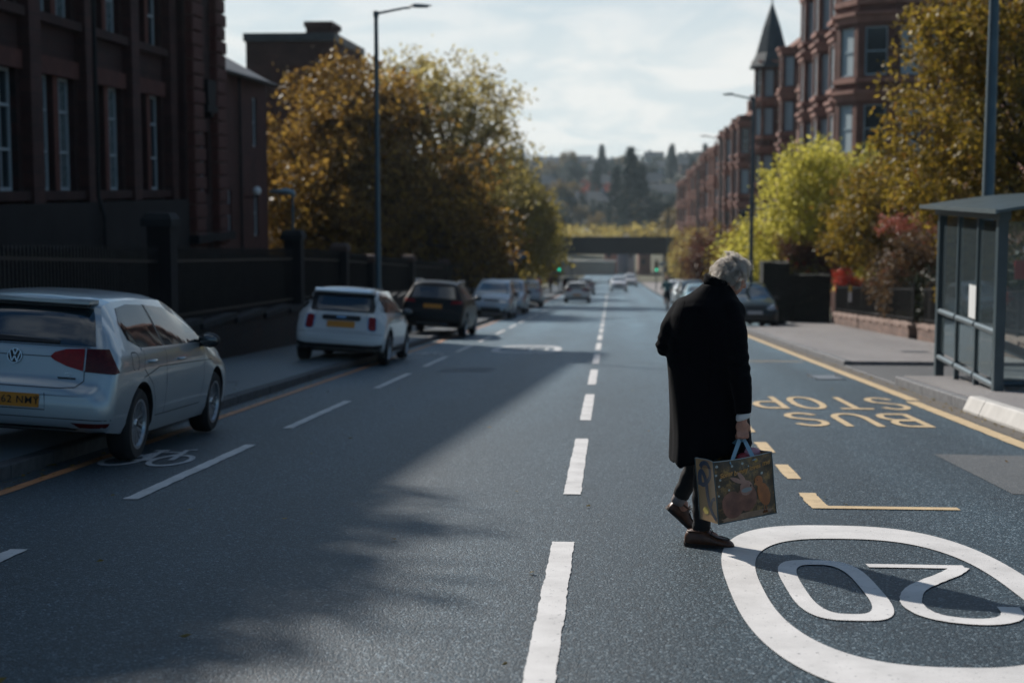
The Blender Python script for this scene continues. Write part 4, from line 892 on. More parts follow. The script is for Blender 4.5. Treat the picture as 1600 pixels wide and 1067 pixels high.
def shrub(name, label, base, lobes, nclump, per, clump_r, size, lm, seed=1, group=None, cat='bush', extra=None):
    t = thing(name, label, cat, base, group); mb = MB(); g = random.Random(seed)
    P = crown_pts(lobes, nclump, seed, .6)
    for i in range(7):
        T = Vector(P[i % len(P)]); B = Vector(base)+Vector((g.uniform(-.15, .15), g.uniform(-.15, .15), 0)); mb.tube([B, B.lerp(T, .5)+Vector((0, 0, .15)), T], [.035, .02, .008], 5)
    mb.build('stems', m_bark, t)
    me = leaves(P-np.array(base), np.full(nclump, clump_r), per, size, seed+2); me.materials.append(lm); link_mesh('foliage', me, t)
    if extra:
        lm2, n2, s2 = extra; P2 = crown_pts(lobes, n2, seed+9, .92); me = leaves(P2-np.array(base), np.full(n2, clump_r*.35), 8, s2, seed+5, name='blossom'); me.materials.append(lm2); link_mesh('blossom', me, t)
    return t
# left side --------------------------------------------------------
tree('brown_tree', 'huge bronze brown leaved tree behind the left street lamp', (-12.5, 73, zr(73)),
     [(-13.7, 72, 1.0, 4.4, 4.2, 4.0), (-15.3, 71, -.6, 2.4, 3, 2.8), (-11.6, 73, 3.9, 3.2, 4.0, 3.2), (-13.0, 74, 4.9, 3.6, 3.6, 3.0), (-9.0, 71.5, .2, 3.4, 4, 3.2), (-14.6, 73, -.8, 2.7, 3.3, 2.6), (-7.2, 73, -.2, 2.0, 3.4, 2.1), (-12.0, 69.5, .6, 3.0, 2.8, 3.0), (-11, 74, .8, 4, 4, 4), (-6.9, 74, -1.7, 2.2, 3, 1.5)],
     820, 60, .78, .15, L_brown, .38, (-12.0, 73, -1.8), 11, limbs=34, shell=.5)
tree('gold_tree', 'tall airy gold leaved tree rising behind the brown tree', (-10.8, 98, zr(98)),
     [(-9.8, 97, 6.4, 3.4, 4, 3.6), (-7.4, 98, 4.4, 2.9, 4, 3.8), (-11.8, 98, 7.2, 3.0, 4, 3.2), (-6.9, 97, 1.9, 2.4, 3, 2.6), (-13.8, 99, 8.0, 2.4, 3, 2.2), (-10, 98, 3, 4, 4, 4)],
     330, 40, .85, .15, L_gold, .34, (-10.2, 98, 1.5), 12, limbs=46, shell=.45)
tree('yellow_green_tree', 'yellow green tree leaning over the left pavement past the gold tree', (-9.8, 122, zr(122)),
     [(-7.6, 121, -.6, 3.1, 4, 3.6), (-6.3, 122, -3.1, 2.4, 4, 2.5), (-9, 121, 1.0, 3, 4, 3), (-6.6, 120, -1.6, 2.4, 3, 2.4)], 300, 48, .8, .17, L_yg, .3, (-9.3, 122, -3.5), 13, limbs=20)
tree('olive_tree', 'dull gold leafy tree low over the parked silver cars', (-8.6, 92, zr(92)),
     [(-7.3, 91, -2.2, 2.6, 3.4, 2.2), (-9.2, 92, -1.5, 2.6, 3.5, 2.6), (-6.4, 90, -3.0, 1.6, 2.5, 1.3)], 240, 50, .65, .14, L_olive, .22, (-8.4, 92, -3.6), 14, limbs=16)
tree('yellow_green_tree', 'farther yellow green tree at the left edge of the bridge', (-9.5, 150, zr(150)),
     [(-8.5, 150, -2.4, 3.2, 4, 3.6), (-7.2, 151, -5.2, 2.3, 4, 2.4), (-10.4, 150, .3, 3, 3, 2.6)], 240, 40, .95, .21, L_yg, .3, (-9.2, 150, -5), 15, limbs=14)
tree('gold_tree', 'small gold tree beside the far end of the left pavement', (-9.8, 182, zr(182)),
     [(-8.6, 182, -5.2, 3.0, 4, 3.4), (-9.6, 183, -3, 2.4, 3, 2.4)], 180, 36, 1.0, .24, L_gold, .25, (-9.3, 182, -7.5), 16, limbs=10)
tree('dark_tree', 'dark green undergrowth tree between brown tree and parked cars', (-10.5, 84, zr(84)),
     [(-10.5, 83, -2.9, 3.4, 3.5, 2.6), (-13.5, 80, -2.6, 3.2, 3, 2.6)], 220, 50, .7, .14, L_dark, .2, (-10.5, 84, -4.2), 17, limbs=10)
tree('dark_tree', 'dark tree filling the gap below the gold tree', (-11, 108, zr(108)), [(-10.4, 107, -3.2, 3.4, 3.5, 3.4), (-13.5, 106, -2, 3.6, 3.5, 4)], 200, 46, .8, .17, L_dark, .2, (-11, 108, -4.6), 18, limbs=8)
tree('yard_tree', 'thin leaved tree in the school yard left of the camera view', (-11.6, 20.5, zr(20)),
     [(-12.0, 20.8, 8.8, 1.9, 2.4, 2.4), (-12.1, 22.6, 10.0, 1.4, 1.9, 1.4), (-12.0, 18.5, 9.6, 1.5, 2.0, 1.6), (-12.1, 16.0, 8.9, 1.6, 2.2, 2.0)], 420, 60, .5, .11, L_olive, .2, (-11.6, 20.5, 5.5), 19, limbs=60, shell=.4)
# right side -------------------------------------------------------
tree('olive_gold_tree', 'large olive gold tree over the bus shelter at the right edge', (9.6, 34.5, zr(34)),
     [(8.4, 34.5, 3.6, 2.3, 2.6, 2.3), (9.6, 35, 5.4, 2.7, 2.6, 2.3), (7.3, 34, 2.3, 1.5, 2, 1.4), (9.8, 34, 1.9, 2.8, 2.4, 2.0), (8.1, 34.5, 1.35, 1.9, 2.2, 1.35), (7.6, 34.4, 4.9, 1.3, 1.6, 1.1), (11.4, 35, 4, 2.5, 2.5, 3)],
     880, 52, .34, .068, L_olive, .2, (9.5, 34.5, .6), 21, limbs=50, shell=.5)
tree('yellow_green_tree', 'bright yellow green feathery tree right of the walking person', (8.3, 62.5, zr(62)),
     [(8.0, 62, .7, 2.1, 2.4, 2.3), (6.9, 62.5, -1.2, 2.2, 2.4, 1.9), (9.3, 62, 1.3, 1.8, 2, 1.9), (9.6, 62.5, -.6, 2, 2.3, 2.2), (5.9, 61.5, -2.2, 1.6, 2, 1.1), (7.8, 61, 2.0, 1.2, 1.4, 1.2)],
     560, 56, .46, .085, L_yel, .16, (8.2, 62.3, -2.2), 22, limbs=50, shell=.4)
tree('gold_tree', 'brownish gold tree between the bright tree and the shelter tree', (10.2, 56, zr(56)),
     [(9.2, 56, .3, 1.7, 2.0, 1.7), (10.6, 56, .8, 1.8, 2, 1.9), (9.9, 55, 1.5, 1.1, 1.3, .9)], 320, 50, .42, .08, L_olive, .14, (10.1, 56, -1.6), 23, limbs=26)
shrub('brown_bush', 'large rounded brown bush behind the garden railing', (9.9, 46.2, zr(46)+.3), [(8.6, 46, -1.1, .9, 1.2, .95), (9.4, 45.5, -.75, 1.2, 1.3, 1.15), (9.3, 45, -1.7, 1.3, 1.2, .8), (10.5, 46, -.9, 1.2, 1.2, 1.2)], 420, 52, .24, .05, L_bush, 31)
shrub('wine_bush', 'dark wine coloured bush above the clipped hedge', (8.0, 61, zr(61)+.1), [(7.6, 61, -1.05, 1.0, 1, .65), (8.6, 61, -1.3, 1.1, 1.1, .85)], 200, 50, .24, .05, L_wine, 32, extra=(L_red, 30, .05))
shrub('red_azalea', 'bright red azalea bush behind the garden railing', (8.75, 55.9, zr(56)+.2), [(8.55, 55.9, -1.90, .42, .5, .42), (9.0, 55.7, -2.2, .4, .5, .4)], 80, 40, .17, .045, L_red, 33)
shrub('pink_shrub', 'pale pink and green shrub left of the brown bush', (9.3, 51.5, zr(50)+.2), [(9.5, 51, -1.95, .7, .7, .6), (10.1, 51.5, -1.3, .8, .8, .6)], 120, 44, .2, .045, L_pink, 34)
shrub('gold_bush', 'small golden bush beside the bus shelter corner post', (8.9, 36.5, zr(36)+.3), [(8.15, 36.5, -.95, .38, .4, .4), (8.5, 36.6, -1.25, .5, .5, .45)], 90, 46, .14, .038, L_olive, 35)
shrub('pink_shrub', 'coral flowering shrub under the olive gold tree', (9.6, 48, zr(48)+.2), [(9.1, 47.5, .30, .7, .7, .4), (10.0, 47.6, .0, .8, .8, .6)], 70, 40, .2, .05, L_pink, 36)
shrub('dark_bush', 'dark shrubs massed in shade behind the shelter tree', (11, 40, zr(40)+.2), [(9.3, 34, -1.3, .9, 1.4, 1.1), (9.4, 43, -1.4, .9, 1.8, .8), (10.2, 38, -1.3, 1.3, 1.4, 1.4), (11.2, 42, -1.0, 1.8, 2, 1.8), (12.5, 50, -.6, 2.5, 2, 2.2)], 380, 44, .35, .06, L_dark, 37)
shrub('red_azalea', 'second red flowering shrub glimpsed through the shelter glass', (8.9, 38.5, zr(38)+.3), [(8.7, 38.3, -1.2, .45, .7, .35)], 70, 40, .15, .04, L_red, 39)
shrub('red_flower_tub', 'red and yellow flowers seen through the bus shelter glass', (8.9, 29.5, zr(29)+.3), [(8.6, 29.5, -.55, .35, .35, .25), (7.95, 32, -.75, .3, .3, .22)], 46, 34, .12, .035, L_red, 38, cat='flowers')
# clipped dark hedge by the side street
hd2 = thing('clipped_hedge', 'black looking clipped hedge with a taller left end by the side street', 'hedge', (8.4, 60.5, zr(60)))
mb = MB(); bumpybox(mb, 5.75, 6.75, 57.4, 58.8, lambda y: -3.72, lambda y: -1.32, .25, .05, 4); bumpybox(mb, 6.7, 8.3, 57.6, 58.8, lambda y: -3.72, lambda y: -1.80, .25, .05, 5)
mb.build('foliage', MATS['dark_hedge'], hd2)
g_ = np.random.default_rng(5); P = np.concatenate([np.stack([g_.uniform(5.7, 6.8, 130), g_.uniform(57.35, 58.8, 130), g_.uniform(-3.6, -1.25, 130)], 1), np.stack([g_.uniform(6.7, 8.3, 150), g_.uniform(57.5, 58.8, 150), g_.uniform(-3.6, -1.75, 150)], 1)])
me = leaves(P-np.array([8.4, 60.5, zr(60)]), np.full(280, .10), 26, .028, 6, name='leaf_skin'); me.materials.append(L_dark); link_mesh('leaf_skin', me, hd2)
# trees down the right side
for i, (x, y, s, lm, lb) in enumerate([(7.6, 86, .9, L_olive, 'gold brown street tree on the right past the bright tree'), (7.2, 112, 1.0, L_wine, 'wine coloured tree behind the far right lamp posts'), (7.2, 135, 1.0, L_gold, 'orange gold tree on the right before the bridge'), (8.6, 160, 1.15, L_wine, 'reddish tree near the right end of the bridge'), (9.8, 190, 1.3, L_olive, 'olive tree hugging the right bridge abutment')]):
    z = zr(y); tree('street_tree', lb, (x, y, z), [(x, y, z+3.6*s, 1.7*s, 2*s, 1.8*s), (x+1, y, z+4.4*s, 1.5*s, 1.8*s, 1.5*s), (x-.8, y, z+2.7*s, 1.3*s, 1.6*s, 1.2*s), (x+.6, y-1, z+2*s, 1.6*s, 1.5*s, 1.3*s)], 190, 44, .5*s, .10*s, lm, .13, None, 40+i, limbs=14)
# band of growth on top of the bridge and the embankments
g_ = np.random.default_rng(8); n = 420; P = np.stack([g_.uniform(-30, 26, n), g_.uniform(230, 246, n), -6.9+np.abs(g_.normal(0, .9, n))], 1)
o = thing('embankment_scrub', 'strip of yellow green scrub along the top of the railway embankment', 'scrub', (0, 235, -6)); me = leaves(P-np.array([0, 235, -6]), np.full(n, .8), 30, .24, 9); me.materials.append(L_gold); c = link_mesh('foliage', me, o); c['kind'] = 'stuff'; o['kind'] = 'stuff'
# far hillside trees: a few shared crowns
def far_crown(seed, lm, h, w, conifer=False, nm='crown'):
    if conifer:
        g = np.random.default_rng(seed); n = 260; t_ = g.random(n)**.8; a = g.uniform(0, 6.283, n); r = (1-t_)*w*(.5+.5*g.random(n))+.1
        P = np.stack([r*np.cos(a), r*np.sin(a), h*(.08+.92*t_)-r*.15], 1); me = leaves(P, np.full(n, h*.035), 26, h*.014, seed, .5, nm)
    else:
        P = crown_pts([(0, 0, h*.62, w, w, h*.36), (w*.45, 0, h*.45, w*.6, w*.7, h*.28), (-w*.5, 0, h*.5, w*.6, w*.6, h*.3)], 110, seed, .5); me = leaves(P, np.full(110, h*.09), 26, h*.034, seed, 1, nm)
    me.materials.append(lm); return me
fm_ = [(far_crown(61, L_fard, 9, 3.6), 'dark', 0), (far_crown(62, L_far, 9, 4.0), 'tan', 0), (far_crown(63, L_gold, 8, 3.6), 'gold', 0), (far_crown(64, L_con, 15, 3.6, True), 'conifer', 1), (far_crown(65, L_far, 11, 3.0), 'tan', 0), (far_crown(66, L_fard, 12, 3.4), 'dark', 0)]
mb = MB(); mb.tube([(0, 0, -1.5), (0, 0, 6)], [.4, .15], 6); ftr = mb.mesh('trunk', m_bark)
FT = []
def far_tree(kind, x, y, s, label=None, group='trees on the far hillside'):
    me, nm, con = fm_[kind]; t = thing('conifer_tree' if con else 'hillside_tree', label or '', 'tree', (x, y, terr(x, y)-.3), group); t.scale = (s, s, s)
    link_mesh('crown', me, t, rot=(0, 0, hrnd.uniform(0, 6))); link_mesh('trunk', ftr, t)
    FT.append((t, kind, x, y)) if label is None else None
    t['label'] = label or {0: 'dark broadleaf tree among the houses of the far hillside', 1: 'tan brown tree among the houses of the far hillside', 2: 'golden tree among the houses of the far hillside', 3: 'dark narrow conifer among the houses of the far hillside', 4: 'slim tan tree among the houses of the far hillside', 5: 'tall dark tree among the houses of the far hillside'}[kind]
    return t
far_tree(3, 5.6, 430, 1.75, 'tallest dark blue green conifer above the railway bridge', None)
far_tree(3, 1.6, 436, 1.4, 'second dark conifer left of the tallest one above the bridge', None)
far_tree(3, 9.0, 445, 1.45, 'dark conifer right of the tallest one above the bridge', None)
for i in range(240):
    y = hrnd.choice([262, 285, 310, 350, 400, 450, 500, 560, 640, 720, 800, 880, 950])+hrnd.uniform(-14, 14); fx = hrnd.random(); x = (-.075+fx*.19)*y
    if y < 400: x = math.copysign(13+abs(x)*.7, x)
    k = hrnd.choice([0, 1, 1, 2, 4, 5, 1, 4, 0]) if y < 500 else hrnd.choice([0, 0, 1, 5, 0, 3, 4] if y < 800 else [0, 0, 1, 0, 2])
    far_tree(k, x, y, hrnd.uniform(.75, 1.25)*(1+.15*(y > 600)))
fr = far_crown(67, L_wine, 8, 4.5); fm_.append((fr, 'red', 0))
t = thing('red_tree', 'red leaved tree on the hillside left of the conifers', 'tree', (-6, 560, terr(-6, 560))); t.scale = (1.3,)*3; link_mesh('crown', far_crown(68, leafmat('far_red', [(.30, .05, .03), (.20, .06, .04)], .4), 8, 5.5), t); link_mesh('trunk', ftr, t)
t = thing('orange_tree', 'orange leaved tree beside the red one on the hillside', 'tree', (3, 552, terr(3, 552))); link_mesh('crown', far_crown(69, leafmat('far_orange', [(.40, .20, .05), (.30, .14, .05)], .4), 8, 4.0), t); link_mesh('trunk', ftr, t)
for i in range(24):
    x = math.copysign(11+i*1.1, -1 if i % 2 else 1); y = 252+hrnd.uniform(0, 24); t = far_tree(hrnd.choice([1, 2, 4, 1]), x, y, hrnd.uniform(.55, .8), 'small tan tree on the railway embankment behind the bridge', 'trees on the railway embankment'); t.location.z = -10.5

FT.sort(key=lambda q: q[2]/q[3]); cnt = {}
for t, kind, x, y in FT:
    band = 'lower' if y < 420 else 'middle' if y < 620 else 'upper' if y < 850 else 'crest'; c = cnt.get((kind, band), 0); cnt[(kind, band)] = c+1
    t['label'] = {0: 'dark broadleaf tree', 1: 'tan brown tree', 2: 'golden tree', 3: 'dark narrow conifer', 4: 'slim tan tree', 5: 'tall dark tree'}[kind]+', '+ORD[min(c, 38)]+' of its kind from the left on the '+band+' hillside'
for i, t in enumerate(sorted([o for o in col.objects if o.get('group') == 'trees on the railway embankment'], key=lambda o: o.location.x)): t['label'] = 'small tree on the railway embankment, '+ORD[i]+' from the left'
# ================================================================ VEHICLES
def carpaint(name, c, metal=.0, rough=.28, flake=0):
    return mat(name, c, rough, metal, .5, coat=1.0 if not metal else .8, var=(.9, .10))
m_silver = carpaint('silver_paint', (.38, .44, .475), .6, .34); m_wpaint = carpaint('white_car_paint', (.66, .66, .65)); m_bpaint = mat('black_car_paint', (.004, .005, .006), .4, 0, .2, coat=.12)
m_sil2 = carpaint('pale_silver_paint', (.42, .46, .48), .5, .35); m_teal = mat('dark_teal_paint', (.006, .020, .024), .35, 0, .4, coat=.3); m_lblue = carpaint('pale_blue_paint', (.20, .36, .40))
m_cglass = mat('car_glass', (.012, .020, .023), .02, 0, 1.0, coat=1.0)
m_sglass = mat('side_glass', (.008, .014, .017), .03, 0, .42)
m_trim = mat('black_plastic', (.012, .012, .013), .5, bump=(200, .2, .001)); m_gap = mat('panel_gap', (.008, .009, .010), .8)
m_tyre = mat('tyre_rubber', (.014, .014, .015), .8, bump=(80, .3, .002)); m_rim = mat('alloy', (.42, .44, .46), .3, .85); m_disc = mat('brake_disc', (.10, .10, .11), .45, .7)
m_lred = mat('tail_lens', (.30, .006, .008), .22, 0, .3, var=(30, .35)); m_lreddk = mat('tail_lens_dark', (.09, .004, .005), .2, 0, .3, var=(40, .5))
m_lclear = mat('head_lens', (.40, .43, .45), .08, .5, .8, coat=1); m_plate = mat('orange_yellow_plate', (.62, .24, .02), .45, var=(9, .12)); m_platew = mat('white_plate', (.45, .45, .44), .5)
m_black = mat('plate_black', (.008, .008, .008), .5); m_chrome = mat('chrome', (.60, .63, .65), .14, 1.0)
def smoothtab(tab, n):
    """monotone-ish interpolation of (key, v1, v2 ...) rows"""
    T = np.array(tab, float); x = T[:, 0]; out = []
    for c in range(1, T.shape[1]):
        y = T[:, c]; h = np.diff(x); d = np.diff(y)/h; m = np.zeros(len(x)); m[0] = d[0]; m[-1] = d[-1]
        for i in range(1, len(x)-1):
            m[i] = 0 if d[i-1]*d[i] <= 0 else (h[i-1]+h[i])*3/((2*h[i]+h[i-1])/d[i-1]+(h[i]+2*h[i-1])/d[i])
        xs_ = np.array(n); k = np.clip(np.searchsorted(x, xs_, 'right')-1, 0, len(x)-2); t = (xs_-x[k])/h[k]
        out.append((2*t**3-3*t**2+1)*y[k]+(t**3-2*t**2+t)*h[k]*m[k]+(-2*t**3+3*t**2)*y[k+1]+(t**3-t**2)*h[k]*m[k+1])
    return np.array(out).T
def body_mesh(tab, belt, axles, tr, track, sub=3, crease=.0, roofc=.035):
    """tab rows: y, ztop, zbottom, halfwidth, top halfwidth"""
    keys = []
    for i in range(len(tab)-1):
        for k in range(sub): keys.append(tab[i][0]+(tab[i+1][0]-tab[i][0])*k/sub)
    keys.append(tab[-1][0]); V = smoothtab(tab, keys); rings = []
    for y, (zt, zb, w, wt_) in zip(keys, V):
        bl = min(belt+.02*(y-1), zb+(zt-zb)*.80); lowf = min(1, max(0, (zt-bl-.05)/.3)); H = bl-zb
        P = [(0, zb), (w*.80, zb), (w*.93, zb+.015), (w*.972, zb+H*.14), (w*.992, zb+H*.34), (w, zb+H*.56), (w*.993, zb+H*.76), (w*.975, bl-H*.06), (w*.948, bl)]
        ws = w*.94; dz = zt-bl
        for t in (.25, .5, .75): P.append((ws+(wt_+.035-ws)*(t**1.12), bl+dz*(.82*t+.04*t)))
        P += [(wt_+.012, bl+dz*.93), (wt_-.05, zt-.012), (wt_*.75, zt+roofc*.40), (wt_*.5, zt+roofc*.75), (wt_*.25, zt+roofc*.95), (0, zt+roofc)]
        rings.append(P)
    n = len(rings[0]); vs = []; N = 2*n-2
    for y, P in zip(keys, rings):
        full = [(x, z) for x, z in P]+[(-x, z) for x, z in P[-2:0:-1]]
        vs += [(x, y, z) for x, z in full]
    fs = []
    for i in range(len(rings)-1):
        for k in range(N):
            a = i*N+k; b = i*N+(k+1) % N; fs.append((a, a+N, b+N, b))
    for i, flip in ((0, False), (len(rings)-1, True)):       # caps: strips between the two sides
        o = i*N
        for k in range(n-1):
            a, b = o+k, o+k+1; c_, d_ = o+(N-k-1) % N, o+(N-k) % N
            if k == 0: f = (a, b, o+N-1)
            elif k == n-2: f = (a, b, o+N-k)
            else: f = (a, b, o+N-k-1, o+N-k)
            fs.append(f if not flip else f[::-1])
    mb = MB(); mb.add(vs, fs); me = mb.mesh('body', [MATS['black_plastic']], fixn=True)
    o = bpy.data.objects.new('tmp', me); col.objects.link(o); cut = []
    for ya in axles:
        for s in (-1, 1):
            c = MB(); c.lathe([(0.0001, -.19), (tr+.055, -.19), (tr+.055, .30), (.0001, .30)], 36, Matrix.Translation((s*(track), ya, tr)) @ Matrix.Rotation(R(90)*s, 4, 'Y'))
            cm = c.mesh('cut', [MATS['black_plastic']], fixn=True); bmm = bmesh.new(); bmm.from_mesh(cm); bmesh.ops.remove_doubles(bmm, verts=bmm.verts, dist=.001); bmesh.ops.recalc_face_normals(bmm, faces=bmm.faces); bmm.to_mesh(cm); bmm.free()
            oc = bpy.data.objects.new('cut', cm); col.objects.link(oc); cut.append(oc)
            md = o.modifiers.new('b', 'BOOLEAN'); md.operation = 'DIFFERENCE'; md.object = oc; md.solver = 'EXACT'
    def evalit():
        dg = bpy.context.evaluated_depsgraph_get(); dg.update(); return bpy.data.meshes.new_from_object(o.evaluated_get(dg))
    res = evalit(); lo = min(p[1] for p in [v.co for v in res.vertices]); 
    def ok(r): return len(r.vertices) > len(vs)*.7 and min(v.co.y for v in r.vertices) < .05 and max(v.co.z for v in r.vertices) > 1.2
    tries = 0
    while not ok(res) and tries < 8:
        tries += 1
        for i, c in enumerate(cut): c.location = (0, .0037*tries*(1 if i % 2 else -1), .0023*tries); c.rotation_euler = (0, 0, .004*tries)
        res = evalit()
    if not ok(res): print('BOOLEAN FAILED', len(res.vertices), len(vs))
    for c in cut+[o]: bpy.data.objects.remove(c)
    return res
def decal(bvh, D, poly, off=.004, step=.05, name='panel', m=None, parent=None, rim=True, up=(0, 0, 1)):
    """outline drawn in a plane across D, dropped on the body surface along D"""
    D = Vector(D).normalized(); U = Vector(up); X = D.cross(U).normalized(); Z = X.cross(D)
    P = [Vector(p) for p in poly]
    # resample outline
    O = []
    for i in range(len(P)):
        a, b = P[i], P[(i+1) % len(P)]; n = max(1, int((b-a).length/step)); O += [a.lerp(b, k/n) for k in range(n)]
    x0, x1 = min(p.x for p in O), max(p.x for p in O); z0, z1 = min(p.y for p in O), max(p.y for p in O)
    def inside(q):
        c = False; j = len(O)-1
        for i in range(len(O)):
            if (O[i].y > q[1]) != (O[j].y > q[1]) and q[0] < (O[j].x-O[i].x)*(q[1]-O[i].y)/(O[j].y-O[i].y)+O[i].x: c = not c
            j = i
        return c
    pts = list(O); xx = x0+step*.5
    while xx < x1:
        zz_ = z0+step*.5
        while zz_ < z1:
            if inside((xx, zz_)) and min((Vector((xx, zz_))-o_).length for o_ in O) > step*.42: pts.append(Vector((xx, zz_)))
            zz_ += step
        xx += step
    n = len(O); vv, _, ff, *_r = delaunay_2d_cdt(pts, [(i, (i+1) % n) for i in range(n)], [], 1, 1e-5)
    vs = []; prev = None
    for v in vv:
        org = X*v.x+Z*v.y-D*6; hit = bvh.ray_cast(org, D)
        if hit[0] is None: vs.append(None)
        else: vs.append(hit[0]-D*off)
    if any(v is None for v in vs):
        good = [(vv[i], vs[i]) for i in range(len(vs)) if vs[i] is not None]
        if not good: return None
        for i in range(len(vs)):
            if vs[i] is None:
                q = min(good, key=lambda g: (g[0]-vv[i]).length)[1]; vs[i] = X*vv[i].x+Z*vv[i].y+D*(q.dot(D))
    fs = [tuple(f) for f in ff]; mb = MB(); N = len(vs)
    mb.add(vs+[v+D*(off+.003) for v in vs], fs+[tuple(i+N for i in f[::-1]) for f in fs])
    edges = {}
    for f in fs:
        for i in range(len(f)): e = (f[i], f[(i+1) % len(f)]); edges[e] = 1
    for (a, b) in list(edges):
        if (b, a) not in edges: mb.add([vs[a], vs[b], vs[b]+D*(off+.003), vs[a]+D*(off+.003)], [(0, 3, 2, 1)])
    me = mb.mesh(name, m, fixn=True); bb = bmesh.new(); bb.from_mesh(me); bmesh.ops.remove_doubles(bb, verts=bb.verts, dist=.0003); bmesh.ops.recalc_face_normals(bb, faces=bb.faces); bb.to_mesh(me); bb.free()
    me.polygons.foreach_set('use_smooth', [True]*len(me.polygons)); me.set_sharp_from_angle(angle=R(40))
    return link_mesh(name, me, parent)
def lines(bvh, D, path, w=.007, off=.002, name='panel_gap', m=None, parent=None, closed=False):
    P = stroke(path, w, w, closed, 0)
    h = len(P)//2; mb = MB(); D = Vector(D).normalized(); X = D.cross(Vector((0, 0, 1))).normalized(); Z = X.cross(D); vs = []
    A = P[:h]; B = P[h:][::-1]; AA = []; BB = []
    for i in range(h-1):
        n = max(1, int((Vector(A[i+1])-Vector(A[i])).length/.03))
        for k in range(n): AA.append(Vector(A[i]).lerp(Vector(A[i+1]), k/n)); BB.append(Vector(B[i]).lerp(Vector(B[i+1]), k/n))
    AA.append(Vector(A[-1])); BB.append(Vector(B[-1])); last = None
    for a, b in zip(AA, BB):
        r = []
        for q in (a, b):
            hit = bvh.ray_cast(X*q.x+Z*q.y-D*6, D); r.append(hit[0]-D*off if hit[0] is not None else None)
        if None in r: continue
        vs += r
    if len(vs) < 4: return None
    mb.add(vs, [(2*i, 2*i+1, 2*i+3, 2*i+2) for i in range(len(vs)//2-1)]); return mb
def make_wheel(parent, x, y, r, side, spokes=10, w=.205, rimm=None, twist=0):
    o = bpy.data.objects.new('wheel', None); col.objects.link(o); o.parent = parent; o.location = (x, y, r); o.rotation_euler = (0, R(90)*side, 0); ORG[o.name] = Vector((0, 0, 0)); o.empty_display_size = .1
    rr = r*.655
    key = (round(r, 3), spokes, w, (rimm or m_rim).name)
    if key not in WHEELS:
        t = MB(); t.lathe([(rr-.005, -w/2+.01), (rr+.02, -w/2), (r-.03, -w/2+.002), (r-.008, -w/2+.03), (r, -w/2+.06), (r, w/2-.06), (r-.008, w/2-.03), (r-.03, w/2-.002), (rr+.02, w/2), (rr-.005, w/2-.01), (rr-.02, 0), (rr-.005, -w/2+.01)], 40); tm = t.mesh('tyre', m_tyre, smooth=True, angle=50)
        t = MB(); t.lathe([(rr+.012, w/2-.004), (rr-.012, w/2-.006), (rr-.022, w/2-.03), (rr-.03, -.06)], 40)
        for k in range(spokes):
            a0 = 2*math.pi*k/spokes; M_ = Matrix.Rotation(a0, 4, 'Z'); zf = w/2-.018
            for dd in (-1, 1):
                t.add([M_ @ Vector(p) for p in [(.035, dd*.004, zf-.02), (.035, dd*.022, zf-.02), (rr-.012, dd*.030+dd*.012, zf-.008), (rr-.012, dd*.018, zf-.008), (.035, dd*.004, zf-.05), (.035, dd*.022, zf-.05), (rr-.012, dd*.042, zf-.045), (rr-.012, dd*.018, zf-.045)]], [(0, 1, 2, 3), (0, 4, 5, 1), (1, 5, 6, 2), (2, 6, 7, 3), (3, 7, 4, 0)])
        t.lathe([(.0001, w/2-.022), (.03, w/2-.022), (.045, w/2-.035), (.06, w/2-.06)], 20); rm = t.mesh('rim', rimm or m_rim, fixn=False)
        t = MB(); t.lathe([(.0001, w/2-.075), (.14, w/2-.075), (.15, w/2-.09), (rr-.03, w/2-.10), (rr-.03, -w/2)], 28); dm = t.mesh('brake_disc', m_disc)
        t = MB(); t.lathe([(.0001, w/2-.016), (.026, w/2-.018), (.028, w/2-.024)], 16); cm_ = t.mesh('hub_cap', m_trim)
        WHEELS[key] = (tm, rm, dm, cm_)
    for nm, me in zip(('tyre', 'rim', 'brake_disc', 'hub_cap'), WHEELS[key]): link_mesh(nm, me, o)
    return o
WHEELS = {}
def text_mesh(s, size, m, ext=.002, name='lettering', shear=0, spacing=1.0, bold=0.0):
    c = bpy.data.curves.new('t', 'FONT'); c.body = s; c.size = size; c.extrude = ext; c.align_x = 'CENTER'; c.align_y = 'CENTER'; c.shear = shear; c.space_character = spacing; c.offset = bold
    o = bpy.data.objects.new('t', c); col.objects.link(o); dg = bpy.context.evaluated_depsgraph_get(); dg.update()
    me = bpy.data.meshes.new_from_object(o.evaluated_get(dg)); bpy.data.objects.remove(o); bpy.data.curves.remove(c); me.name = name; me.materials.clear(); me.materials.append(m); return me
def rpoly(x0, x1, z0, z1, r, n=4):
    out = []
    for cx, cz, a in ((x1-r, z0+r, -90), (x1-r, z1-r, 0), (x0+r, z1-r, 90), (x0+r, z0+r, 180)):
        for i in range(n+1): out.append((cx+r*math.cos(R(a+90*i/n)), cz+r*math.sin(R(a+90*i/n))))
    return out
